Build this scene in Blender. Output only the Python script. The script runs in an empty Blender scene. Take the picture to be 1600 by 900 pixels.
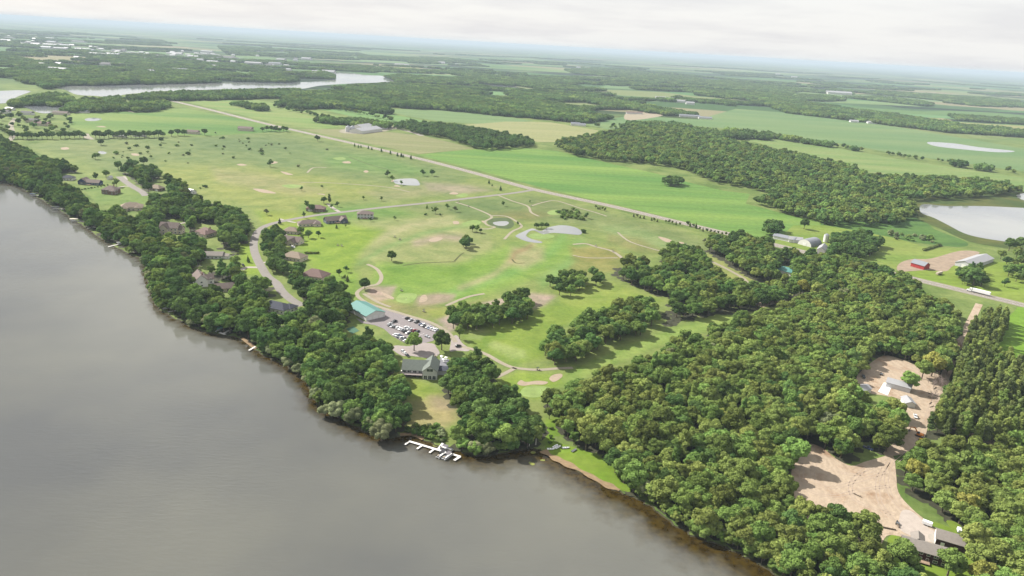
import bpy, math, random
import numpy as np
from mathutils import Vector, Matrix
from mathutils.geometry import delaunay_2d_cdt

# ------------------------------------------------------------------ camera
H_CAM = 210.0; FOC = 1140.0
ROLL = math.radians(3.25)
PITCH = math.atan(378 * math.cos(ROLL) / FOC) + math.radians(0.15)
scene = bpy.context.scene
cam_d = bpy.data.cameras.new('camera'); cam = bpy.data.objects.new('camera', cam_d)
scene.collection.objects.link(cam); scene.camera = cam
cam_d.sensor_width = 36.0; cam_d.lens = 36.0 * FOC / 1600.0
cam_d.clip_start = 1.0; cam_d.clip_end = 200000.0
cam.matrix_world = Matrix.Translation((0, 0, H_CAM)) @ Matrix.Rotation(math.radians(90) - PITCH, 4, 'X') @ Matrix.Rotation(ROLL, 4, 'Z')

# ------------------------------------------------------------------ sun, sky, exposure
SUN_EL = 40.0; SUN_AZ = -60.0            # azimuth from +Y, negative = to the left of the view
SUN_POWER = 5.0; SKY_STRENGTH = 0.1; CLOUD_GAIN = 4.95; HAZE_D = 0.000062
vs = scene.view_settings
vs.view_transform = 'Standard'; vs.look = 'None'; vs.gamma = 1.0; vs.use_curve_mapping = False
vs.exposure = 0.97
el = math.radians(SUN_EL); az = math.radians(SUN_AZ)
to_sun = Vector((math.sin(az) * math.cos(el), math.cos(az) * math.cos(el), math.sin(el)))
sd = bpy.data.lights.new('sun', 'SUN'); sd.energy = SUN_POWER; sd.angle = math.radians(0.6); sd.color = (1.0, 0.955, 0.88)
so = bpy.data.objects.new('sun', sd); scene.collection.objects.link(so)
so.rotation_euler = to_sun.to_track_quat('Z', 'Y').to_euler(); so.location = (-300, 200, 500)

world = bpy.data.worlds.new('World'); scene.world = world; world.use_nodes = True
wn = world.node_tree; wn.nodes.clear()
def N(nt, t, **kw):
    n = nt.nodes.new(t)
    for k, v in kw.items():
        if k.startswith('i_'): n.inputs[k[2:].replace('_', ' ')].default_value = v
        else: setattr(n, k, v)
    return n
out = N(wn, 'ShaderNodeOutputWorld'); bg = N(wn, 'ShaderNodeBackground'); bg.inputs['Strength'].default_value = SKY_STRENGTH
sky = N(wn, 'ShaderNodeTexSky', sky_type='NISHITA', sun_disc=False)
sky.sun_elevation = el; sky.sun_rotation = az; sky.air_density = 1.2; sky.dust_density = 2.5; sky.altitude = 200
tc = N(wn, 'ShaderNodeTexCoord'); sp = N(wn, 'ShaderNodeSeparateXYZ'); wn.links.new(tc.outputs['Generated'], sp.inputs[0])
zz = N(wn, 'ShaderNodeMath', operation='ADD'); zz.inputs[1].default_value = 0.09; wn.links.new(sp.outputs['Z'], zz.inputs[0])
zm = N(wn, 'ShaderNodeMath', operation='MAXIMUM'); zm.inputs[1].default_value = 0.06; wn.links.new(zz.outputs[0], zm.inputs[0])
dx = N(wn, 'ShaderNodeMath', operation='DIVIDE'); dy = N(wn, 'ShaderNodeMath', operation='DIVIDE')
wn.links.new(sp.outputs['X'], dx.inputs[0]); wn.links.new(zm.outputs[0], dx.inputs[1])
wn.links.new(sp.outputs['Y'], dy.inputs[0]); wn.links.new(zm.outputs[0], dy.inputs[1])
cb = N(wn, 'ShaderNodeCombineXYZ'); wn.links.new(dx.outputs[0], cb.inputs[0]); wn.links.new(dy.outputs[0], cb.inputs[1])
n1 = N(wn, 'ShaderNodeTexNoise'); n1.inputs['Scale'].default_value = 0.6; n1.inputs['Detail'].default_value = 7; n1.inputs['Roughness'].default_value = 0.55
wn.links.new(cb.outputs[0], n1.inputs['Vector'])
r1 = N(wn, 'ShaderNodeValToRGB')
r1.color_ramp.elements[0].position = 0.36; r1.color_ramp.elements[0].color = (0.88, 0.88, 0.91, 1)
r1.color_ramp.elements[1].position = 0.56; r1.color_ramp.elements[1].color = (1.0, 1.0, 1.0, 1)
wn.links.new(n1.outputs['Fac'], r1.inputs[0])
cg = N(wn, 'ShaderNodeMix', data_type='RGBA', blend_type='MULTIPLY'); cg.inputs['Factor'].default_value = 1
wn.links.new(r1.outputs[0], cg.inputs['A']); cg.inputs['B'].default_value = (CLOUD_GAIN, CLOUD_GAIN * 0.995, CLOUD_GAIN * 0.985, 1)
mx = N(wn, 'ShaderNodeMix', data_type='RGBA'); mx.inputs['Factor'].default_value = 0.9
# broken cloud overhead: brighter and darker masses higher up
n9 = N(wn, 'ShaderNodeTexNoise'); n9.inputs['Scale'].default_value = 1.5; n9.inputs['Detail'].default_value = 5; wn.links.new(cb.outputs[0], n9.inputs['Vector'])
r9 = N(wn, 'ShaderNodeMapRange'); r9.inputs['From Min'].default_value = 0.35; r9.inputs['From Max'].default_value = 0.62; r9.inputs['To Min'].default_value = 0.5; r9.inputs['To Max'].default_value = 1.35; wn.links.new(n9.outputs['Fac'], r9.inputs[0])
h9 = N(wn, 'ShaderNodeMapRange'); h9.inputs['From Min'].default_value = 0.12; h9.inputs['From Max'].default_value = 0.3; wn.links.new(sp.outputs['Z'], h9.inputs[0])
f9 = N(wn, 'ShaderNodeMix', data_type='FLOAT'); f9.inputs['A'].default_value = 1.0; wn.links.new(h9.outputs[0], f9.inputs['Factor']); wn.links.new(r9.outputs[0], f9.inputs['B'])
g9 = N(wn, 'ShaderNodeVectorMath', operation='SCALE'); wn.links.new(cg.outputs['Result'], g9.inputs[0]); wn.links.new(f9.outputs['Result'], g9.inputs['Scale'])
wn.links.new(sky.outputs[0], mx.inputs['A']); wn.links.new(g9.outputs[0], mx.inputs['B'])
wn.links.new(mx.outputs['Result'], bg.inputs[0]); wn.links.new(bg.outputs[0], out.inputs[0])

# ------------------------------------------------------------------ helpers: survey points on the ground
_f = np.array([0, math.cos(PITCH), -math.sin(PITCH)]); _u0 = np.array([0, math.sin(PITCH), math.cos(PITCH)]); _r0 = np.array([1., 0, 0])
_r = _r0 * math.cos(ROLL) + _u0 * math.sin(ROLL); _u = -_r0 * math.sin(ROLL) + _u0 * math.cos(ROLL)
def P(x, y, z=0.0):
    d = _f * FOC + _r * (x - 800) + _u * (450 - y); t = (H_CAM - z) / -d[2]
    return (d[0] * t, d[1] * t, z)
def P2(x, y, z=0.0): return P(x, y, z)[:2]
def proj(X, Y, Z):
    """survey point -> plan coordinates of the aerial survey (arrays)"""
    dz = Z - H_CAM
    c = Y * _f[1] + dz * _f[2]; c = np.where(c < 1, 1, c)
    a = X * _r[0] + Y * _r[1] + dz * _r[2]; b = X * _u[0] + Y * _u[1] + dz * _u[2]
    return 800 + FOC * a / c, 450 - FOC * b / c
def inside(px, py, poly):
    px = np.asarray(px, float); py = np.asarray(py, float); r = np.zeros(px.shape, bool)
    n = len(poly)
    for i in range(n):
        x0, y0 = poly[i]; x1, y1 = poly[(i + 1) % n]
        c = ((y0 > py) != (y1 > py))
        if y1 != y0: r ^= c & (px < (x1 - x0) * (py - y0) / (y1 - y0) + x0)
    return r
def in1(x, y, poly):
    r = False; j = len(poly) - 1
    for i in range(len(poly)):
        yi = poly[i][1]; yj = poly[j][1]
        if (yi > y) != (yj > y) and x < (poly[j][0] - poly[i][0]) * (y - yi) / (yj - yi) + poly[i][0]: r = not r
        j = i
    return r
_F, _U, _R = [tuple(map(float, q)) for q in (_f, _u, _r)]
def proj1(X, Y, Z):
    dz = Z - H_CAM; c = max(1.0, Y * _F[1] + dz * _F[2])
    return 800 + FOC * (X * _R[0] + Y * _R[1] + dz * _R[2]) / c, 450 - FOC * (X * _U[0] + Y * _U[1] + dz * _U[2]) / c
def sdist(px, py, poly, closed=True):
    d = np.full(np.shape(px), 1e9); n = len(poly)
    for i in range(n if closed else n - 1):
        x0, y0 = poly[i][:2]; x1, y1 = poly[(i + 1) % n][:2]
        vx, vy = x1 - x0, y1 - y0; L = vx * vx + vy * vy + 1e-9
        t = np.clip(((px - x0) * vx + (py - y0) * vy) / L, 0, 1)
        d = np.minimum(d, np.hypot(px - x0 - t * vx, py - y0 - t * vy))
    return d
def smooth(pts, n=5, closed=False):
    """Catmull-Rom through 2-D points"""
    out = []; m = len(pts)
    for i in range(m if closed else m - 1):
        g = lambda k: np.array(pts[k % m] if closed else pts[min(max(k, 0), m - 1)], float)
        p0, p1, p2, p3 = g(i - 1), g(i), g(i + 1), g(i + 2)
        for k in range(n):
            t = k / n
            out.append(tuple(0.5 * ((2 * p1) + (p2 - p0) * t + (2 * p0 - 5 * p1 + 4 * p2 - p3) * t * t + (3 * p1 - p0 - 3 * p2 + p3) * t ** 3)))
    if not closed: out.append(tuple(pts[-1]))
    return out

# ------------------------------------------------------------------ helpers: objects
COL = scene.collection
def tag(o, label=None, cat=None, group=None, kind=None):
    if label: o['label'] = label
    if cat: o['category'] = cat
    if group: o['group'] = group
    if kind: o['kind'] = kind
    return o
def mesh_obj(name, verts, faces, mat=None, parent=None, link=True):
    me = bpy.data.meshes.new(name); me.from_pydata([tuple(v) for v in verts], [], faces)
    if mat: me.materials.append(mat)
    o = bpy.data.objects.new(name, me)
    if link: COL.objects.link(o)
    if parent: o.parent = parent
    return o
def empty(name, loc, rz=0.0, **kw):
    o = bpy.data.objects.new(name, None); COL.objects.link(o); o.location = loc; o.rotation_euler = (0, 0, rz)
    o.empty_display_size = 0.5
    return tag(o, **kw)
class MB:
    def __init__(s): s.v = []; s.f = []
    def add(s, v, f):
        b = len(s.v); s.v += [tuple(p) for p in v]; s.f += [tuple(i + b for i in q) for q in f]; return s
    def box(s, x0, x1, y0, y1, z0, z1, tx=0, ty=0):
        """axis box; tx, ty draw the top in on each side"""
        v = [(x0, y0, z0), (x1, y0, z0), (x1, y1, z0), (x0, y1, z0), (x0 + tx, y0 + ty, z1), (x1 - tx, y0 + ty, z1), (x1 - tx, y1 - ty, z1), (x0 + tx, y1 - ty, z1)]
        return s.add(v, [(0, 3, 2, 1), (4, 5, 6, 7), (0, 1, 5, 4), (1, 2, 6, 5), (2, 3, 7, 6), (3, 0, 4, 7)])
    def prism(s, prof, y0, y1):
        """profile in x-z extruded along y"""
        n = len(prof); v = [(x, y0, z) for x, z in prof] + [(x, y1, z) for x, z in prof]
        return s.add(v, [tuple(range(n)), tuple(range(2 * n - 1, n - 1, -1))] + [(i, i + n, (i + 1) % n + n, (i + 1) % n) for i in range(n)])
    def tube(s, a, b, r0, r1=None, n=8, cap=True):
        r1 = r0 if r1 is None else r1; a = Vector(a); b = Vector(b); d = (b - a).normalized()
        q = d.to_track_quat('Z', 'Y'); v = []
        for c, r in ((a, r0), (b, r1)):
            for k in range(n):
                t = 2 * math.pi * k / n; v.append(c + q @ Vector((r * math.cos(t), r * math.sin(t), 0)))
        f = [(k, (k + 1) % n, (k + 1) % n + n, k + n) for k in range(n)]
        if cap: f += [tuple(range(n - 1, -1, -1)), tuple(range(n, 2 * n))]
        return s.add(v, f)
    def beam(s, a, b, w, h):
        a = Vector(a); b = Vector(b); d = (b - a); d.normalize(); sd = Vector((-d.y, d.x, 0))
        if sd.length < 1e-3: sd = Vector((1, 0, 0))
        sd.normalize(); up = d.cross(sd); v = []
        for c in (a, b):
            for i, j in ((-1, -1), (1, -1), (1, 1), (-1, 1)): v.append(c + sd * (i * w / 2) + up * (j * h / 2))
        return s.add(v, [(0, 1, 2, 3), (7, 6, 5, 4), (0, 4, 5, 1), (1, 5, 6, 2), (2, 6, 7, 3), (3, 7, 4, 0)])
    def build(s, name, mat, parent=None, link=True): return mesh_obj(name, s.v, s.f, mat, parent, link)
def copy_tree(o, parent=None):
    c = o.copy(); COL.objects.link(c); c.parent = parent
    for ch in o.children: copy_tree(ch, c)
    return c

# ------------------------------------------------------------------ materials
def lin(r, g, b):
    f = lambda c: (c / 255 / 12.92) if c <= 10.3 else ((c / 255 + 0.055) / 1.055) ** 2.4
    return (f(r), f(g), f(b))
KSUN = 2.9                       # light on open level ground at this exposure
def A(r, g, b, k=KSUN):           # base colour of a surface that reads r, g, b in open sun
    return tuple(min(0.85, c / k) for c in lin(r, g, b))
_mats = {}
def mat(name, col, rough=0.8, vary=0.0, scale=0.3, bump=0.0, bscale=None, metal=0.0, spec=0.3):
    if name in _mats: return _mats[name]
    m = bpy.data.materials.new(name); m.use_nodes = True; nt = m.node_tree; b = nt.nodes['Principled BSDF']
    b.inputs['Roughness'].default_value = rough; b.inputs['Metallic'].default_value = metal; b.inputs['Specular IOR Level'].default_value = spec
    b.inputs['Base Color'].default_value = (*col, 1)
    if vary or bump:
        g = N(nt, 'ShaderNodeNewGeometry')
        nz = N(nt, 'ShaderNodeTexNoise'); nz.inputs['Scale'].default_value = scale; nz.inputs['Detail'].default_value = 6; nz.inputs['Roughness'].default_value = 0.6
        nt.links.new(g.outputs['Position'], nz.inputs['Vector'])
        if vary:
            mr = N(nt, 'ShaderNodeMapRange'); mr.inputs['From Min'].default_value = 0.3; mr.inputs['From Max'].default_value = 0.7
            mr.inputs['To Min'].default_value = 1 - vary; mr.inputs['To Max'].default_value = 1 + vary
            nt.links.new(nz.outputs['Fac'], mr.inputs[0])
            mm = N(nt, 'ShaderNodeVectorMath', operation='SCALE'); mm.inputs[0].default_value = col; nt.links.new(mr.outputs[0], mm.inputs['Scale'])
            nt.links.new(mm.outputs[0], b.inputs['Base Color'])
        if bump:
            bp = N(nt, 'ShaderNodeBump'); bp.inputs['Distance'].default_value = bump; bp.inputs['Strength'].default_value = 1
            nt.links.new(nz.outputs['Fac'], bp.inputs['Height']); nt.links.new(bp.outputs[0], b.inputs['Normal'])
    _mats[name] = m; return m
def field_mat(name, c1, c2, ang=0.0, sx=0.004, sy=0.02, fine=0.15):
    """crop or grass: broad drifts stretched along the rows plus a fine mottle"""
    if name in _mats: return _mats[name]
    m = bpy.data.materials.new(name); m.use_nodes = True; nt = m.node_tree; b = nt.nodes['Principled BSDF']
    b.inputs['Roughness'].default_value = 0.9; b.inputs['Specular IOR Level'].default_value = 0.1
    g = N(nt, 'ShaderNodeNewGeometry'); mp = N(nt, 'ShaderNodeMapping'); mp.inputs['Rotation'].default_value = (0, 0, ang); mp.inputs['Scale'].default_value = (sx, sy, 0)
    nt.links.new(g.outputs['Position'], mp.inputs[0])
    n1 = N(nt, 'ShaderNodeTexNoise'); n1.inputs['Scale'].default_value = 1; n1.inputs['Detail'].default_value = 5; nt.links.new(mp.outputs[0], n1.inputs['Vector'])
    n2 = N(nt, 'ShaderNodeTexNoise'); n2.inputs['Scale'].default_value = fine; n2.inputs['Detail'].default_value = 5; n2.inputs['Roughness'].default_value = 0.65; nt.links.new(g.outputs['Position'], n2.inputs['Vector'])
    rp = N(nt, 'ShaderNodeMapRange'); rp.inputs['From Min'].default_value = 0.36; rp.inputs['From Max'].default_value = 0.64; nt.links.new(n1.outputs['Fac'], rp.inputs[0])
    mix = N(nt, 'ShaderNodeMix', data_type='RGBA'); mix.inputs['A'].default_value = (*c1, 1); mix.inputs['B'].default_value = (*c2, 1); nt.links.new(rp.outputs[0], mix.inputs['Factor'])
    mr = N(nt, 'ShaderNodeMapRange'); mr.inputs['From Min'].default_value = 0.3; mr.inputs['From Max'].default_value = 0.7; mr.inputs['To Min'].default_value = 0.82; mr.inputs['To Max'].default_value = 1.18; nt.links.new(n2.outputs['Fac'], mr.inputs[0])
    sc = N(nt, 'ShaderNodeVectorMath', operation='SCALE'); nt.links.new(mix.outputs['Result'], sc.inputs[0]); nt.links.new(mr.outputs[0], sc.inputs['Scale'])
    # crop rows and wheelings
    m3 = N(nt, 'ShaderNodeMapping'); m3.inputs['Rotation'].default_value = (0, 0, ang); m3.inputs['Scale'].default_value = (0.0015, 0.09, 0); nt.links.new(g.outputs['Position'], m3.inputs[0])
    n3 = N(nt, 'ShaderNodeTexNoise'); n3.inputs['Scale'].default_value = 1; n3.inputs['Detail'].default_value = 3; nt.links.new(m3.outputs[0], n3.inputs['Vector'])
    r3 = N(nt, 'ShaderNodeMapRange'); r3.inputs['From Min'].default_value = 0.35; r3.inputs['From Max'].default_value = 0.65; r3.inputs['To Min'].default_value = 0.9; r3.inputs['To Max'].default_value = 1.08; nt.links.new(n3.outputs['Fac'], r3.inputs[0])
    s2 = N(nt, 'ShaderNodeVectorMath', operation='SCALE'); nt.links.new(sc.outputs[0], s2.inputs[0]); nt.links.new(r3.outputs[0], s2.inputs['Scale'])
    nt.links.new(s2.outputs[0], b.inputs['Base Color']); _mats[name] = m; return m

def sheet(name, pts, z, material, step=None, kind='structure'):
    """level sheet over a 2-D outline; step adds inner points"""
    b = [Vector(p[:2]) for p in pts]; n = len(b); edges = [(i, (i + 1) % n) for i in range(n)]
    v = list(b)
    if step is not None:
        xs = [p.x for p in b]; ys = [p.y for p in b]
        gx, gy = np.meshgrid(np.arange(min(xs), max(xs), step), np.arange(min(ys), max(ys), step)); gx = gx.ravel(); gy = gy.ravel()
        pl = [tuple(p) for p in b]; k = inside(gx, gy, pl) & (sdist(gx, gy, pl) > step * 0.3)
        v += [Vector((x, y)) for x, y in zip(gx[k], gy[k])]
    vo, _, fo, _, _, _ = delaunay_2d_cdt(v, edges, [], 1, 1e-4)
    fo = [f for f in fo]
    if step is None or True:
        pl = [tuple(p) for p in b]
        cx = np.array([sum(vo[i].x for i in f) / len(f) for f in fo]); cy = np.array([sum(vo[i].y for i in f) / len(f) for f in fo])
        k = inside(cx, cy, pl); fo = [f for f, q in zip(fo, k) if q]
    fo = [f if (vo[f[1]] - vo[f[0]]).cross(vo[f[2]] - vo[f[0]]) > 0 else list(reversed(f)) for f in fo]
    o = mesh_obj(name, [(p.x, p.y, z) for p in vo], [tuple(f) for f in fo], material)
    o['kind'] = kind
    return o
def ribbon(name, pts, w, z, material, n=6, kind='structure', raw=False):
    """strip of width w along survey points; pts in ground metres"""
    c = pts if raw else smooth(pts, n); v = []; f = []
    for i, p in enumerate(c):
        a = np.array(c[max(i - 1, 0)]); b = np.array(c[min(i + 1, len(c) - 1)]); d = b - a; d = d / (np.hypot(*d) + 1e-9); s = np.array([-d[1], d[0]])
        ww = w(i / (len(c) - 1)) if callable(w) else w
        v += [(*(np.array(p) + s * ww / 2), z), (*(np.array(p) - s * ww / 2), z)]
    f = [(2 * i, 2 * i + 1, 2 * i + 3, 2 * i + 2) for i in range(len(c) - 1)]
    o = mesh_obj(name, v, f, material); o['kind'] = kind
    return o
def G(lst): return [P2(*p) for p in lst]
rng = random.Random(11); nr = np.random.default_rng(5)
# ================================================================== THE SETTING
# ---- shoreline of the big lake
SHORE_PX = [(-900, 213), (-200, 262), (0, 285), (20, 289), (50, 302), (75, 318), (100, 332), (115, 343), (130, 352), (155, 370), (175, 382), (200, 395), (226, 408), (229, 430), (238, 455), (247, 480),
            (262, 490), (300, 510), (330, 520), (372, 527), (395, 543), (420, 558), (450, 572), (475, 592), (488, 612), (497, 630), (520, 645), (560, 668), (600, 683), (625, 680), (645, 680), (665, 687),
            (690, 698), (720, 704), (750, 711), (790, 706), (825, 700), (848, 703), (860, 712), (880, 722), (910, 738), (945, 757), (975, 770), (1000, 779), (1020, 792), (1050, 815), (1090, 838), (1130, 852), (1165, 868), (1200, 888), (1240, 915), (1500, 1090)]
shore = smooth(G(SHORE_PX), 5)
shore = [shore[0]] + [(x + 0.9 * math.sin(i * 1.7) + 0.5 * math.sin(i * 4.1), y + 0.9 * math.cos(i * 2.3)) for i, (x, y) in enumerate(shore[1:-1])] + [shore[-1]]
FAR = 58000.0
land = shore + [(420, -200), (3000, -1200), (FAR, -1200), (FAR, FAR), (-FAR, FAR), (-FAR, shore[0][1] + 200), (-6000, shore[0][1] + 100)]

def ground_material():
    m = bpy.data.materials.new('ground'); m.use_nodes = True; nt = m.node_tree; b = nt.nodes['Principled BSDF']
    b.inputs['Roughness'].default_value = 0.95; b.inputs['Specular IOR Level'].default_value = 0.1
    L = nt.links.new
    g = N(nt, 'ShaderNodeNewGeometry')
    # near grass
    n1 = N(nt, 'ShaderNodeTexNoise'); n1.inputs['Scale'].default_value = 0.02; n1.inputs['Detail'].default_value = 8; n1.inputs['Roughness'].default_value = 0.65; L(g.outputs['Position'], n1.inputs['Vector'])
    r1 = N(nt, 'ShaderNodeValToRGB'); e = r1.color_ramp.elements
    e[0].position = 0.35; e[0].color = (*A(118, 150, 72), 1); e[1].position = 0.62; e[1].color = (*A(172, 190, 110), 1); L(n1.outputs['Fac'], r1.inputs[0])
    # far farmland: rectangular parcels in two sizes
    def parcels(sx, sy, rot, seed):
        mp = N(nt, 'ShaderNodeMapping'); mp.inputs['Scale'].default_value = (1 / sx, 1 / sy, 1); mp.inputs['Rotation'].default_value = (0, 0, rot); mp.inputs['Location'].default_value = (seed, seed * 2.3, 0)
        L(g.outputs['Position'], mp.inputs[0])
        v = N(nt, 'ShaderNodeTexVoronoi', distance='CHEBYCHEV', voronoi_dimensions='2D'); v.inputs['Scale'].default_value = 1; v.inputs['Randomness'].default_value = 0.75
        L(mp.outputs[0], v.inputs['Vector']); s = N(nt, 'ShaderNodeSeparateColor'); L(v.outputs['Color'], s.inputs[0]); return s
    s1 = parcels(900, 420, 0.5, 3.0)
    r2 = N(nt, 'ShaderNodeValToRGB'); r2.color_ramp.interpolation = 'CONSTANT'
    cols = [(0.0, A(95, 135, 78)), (0.16, A(132, 172, 98)), (0.34, A(168, 182, 118)), (0.46, A(112, 160, 92)), (0.6, A(150, 182, 108)), (0.72, A(64, 96, 56)), (0.82, A(190, 184, 140)), (0.9, A(120, 168, 100))]
    e = r2.color_ramp.elements; e[0].position = 0; e[0].color = (*cols[0][1], 1); e[1].position = cols[1][0]; e[1].color = (*cols[1][1], 1)
    for p, c in cols[2:]: q = e.new(p); q.color = (*c, 1)
    L(s1.outputs[0], r2.inputs[0])
    # wide woods patches far away
    mp = N(nt, 'ShaderNodeMapping'); mp.inputs['Scale'].default_value = (0.0005, 0.0011, 1); mp.inputs['Rotation'].default_value = (0, 0, 0.3); L(g.outputs['Position'], mp.inputs[0])
    n3 = N(nt, 'ShaderNodeTexNoise'); n3.inputs['Scale'].default_value = 1.0; n3.inputs['Detail'].default_value = 7; n3.inputs['Roughness'].default_value = 0.62; L(mp.outputs[0], n3.inputs['Vector'])
    w = N(nt, 'ShaderNodeMapRange'); w.inputs['From Min'].default_value = 0.53; w.inputs['From Max'].default_value = 0.56; L(n3.outputs['Fac'], w.inputs[0])
    mf = N(nt, 'ShaderNodeMix', data_type='RGBA'); L(w.outputs[0], mf.inputs['Factor']); L(r2.outputs[0], mf.inputs['A']); mf.inputs['B'].default_value = (*A(48, 76, 46), 1)
    # near -> far by position in the county
    sp_ = N(nt, 'ShaderNodeSeparateXYZ'); L(g.outputs['Position'], sp_.inputs[0])
    d = N(nt, 'ShaderNodeMapRange'); d.inputs['From Min'].default_value = 2300; d.inputs['From Max'].default_value = 2700; L(sp_.outputs['Y'], d.inputs[0])
    mx_ = N(nt, 'ShaderNodeMix', data_type='RGBA'); L(d.outputs[0], mx_.inputs['Factor']); L(r1.outputs[0], mx_.inputs['A']); L(mf.outputs['Result'], mx_.inputs['B'])
    n4 = N(nt, 'ShaderNodeTexNoise'); n4.inputs['Scale'].default_value = 0.25; n4.inputs['Detail'].default_value = 6; n4.inputs['Roughness'].default_value = 0.7; L(g.outputs['Position'], n4.inputs['Vector'])
    mr = N(nt, 'ShaderNodeMapRange'); mr.inputs['From Min'].default_value = 0.3; mr.inputs['From Max'].default_value = 0.7; mr.inputs['To Min'].default_value = 0.78; mr.inputs['To Max'].default_value = 1.2; L(n4.outputs['Fac'], mr.inputs[0])
    sc = N(nt, 'ShaderNodeVectorMath', operation='SCALE'); L(mx_.outputs['Result'], sc.inputs[0]); L(mr.outputs[0], sc.inputs['Scale']); L(sc.outputs[0], b.inputs['Base Color'])
    return m
def build_ground():
    b = [Vector(p) for p in land]; n = len(b); v = list(b); pl = land
    rings = []
    for R0 in np.geomspace(60, 52000, 46):
        for k in range(64):
            t = 2 * math.pi * (k + 0.5 * (len(rings) % 2)) / 64; rings.append((R0 * math.sin(t), R0 * math.cos(t)))
    q = np.array(rings); kk = inside(q[:, 0], q[:, 1], pl) & (sdist(q[:, 0], q[:, 1], pl) > 3)
    v += [Vector(p) for p in q[kk]]
    vo, _, fo, _, _, _ = delaunay_2d_cdt(v, [(i, (i + 1) % n) for i in range(n)], [], 1, 1e-3)
    cx = np.array([sum(vo[i].x for i in f) / len(f) for f in fo]); cy = np.array([sum(vo[i].y for i in f) / len(f) for f in fo]); k = inside(cx, cy, pl)
    fo = [tuple(f) if (vo[f[1]] - vo[f[0]]).cross(vo[f[2]] - vo[f[0]]) > 0 else tuple(reversed(f)) for f, q in zip(fo, k) if q]
    o = mesh_obj('ground', [(p.x, p.y, 0) for p in vo], fo, ground_material()); o['kind'] = 'structure'
build_ground()
# earth bank between the grass and the water
bank = MB()
for i in range(len(shore) - 1):
    (x0, y0), (x1, y1) = shore[i], shore[i + 1]
    if x1 < -900: continue
    dd = math.hypot(x1 - x0, y1 - y0) + 1e-6; nx, ny = (y0 - y1) / dd, (x1 - x0) / dd
    nx, ny = -nx, -ny
    bank.add([(x0, y0, 0.0), (x1, y1, 0.0), (x1 + nx * 1.6, y1 + ny * 1.6, -0.75), (x0 + nx * 1.6, y0 + ny * 1.6, -0.75)], [(0, 1, 2, 3)])
tag(bank.build('lake_bank', mat('bank_earth', A(92, 88, 58), 0.95, 0.35, 0.6)), kind='structure')

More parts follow.
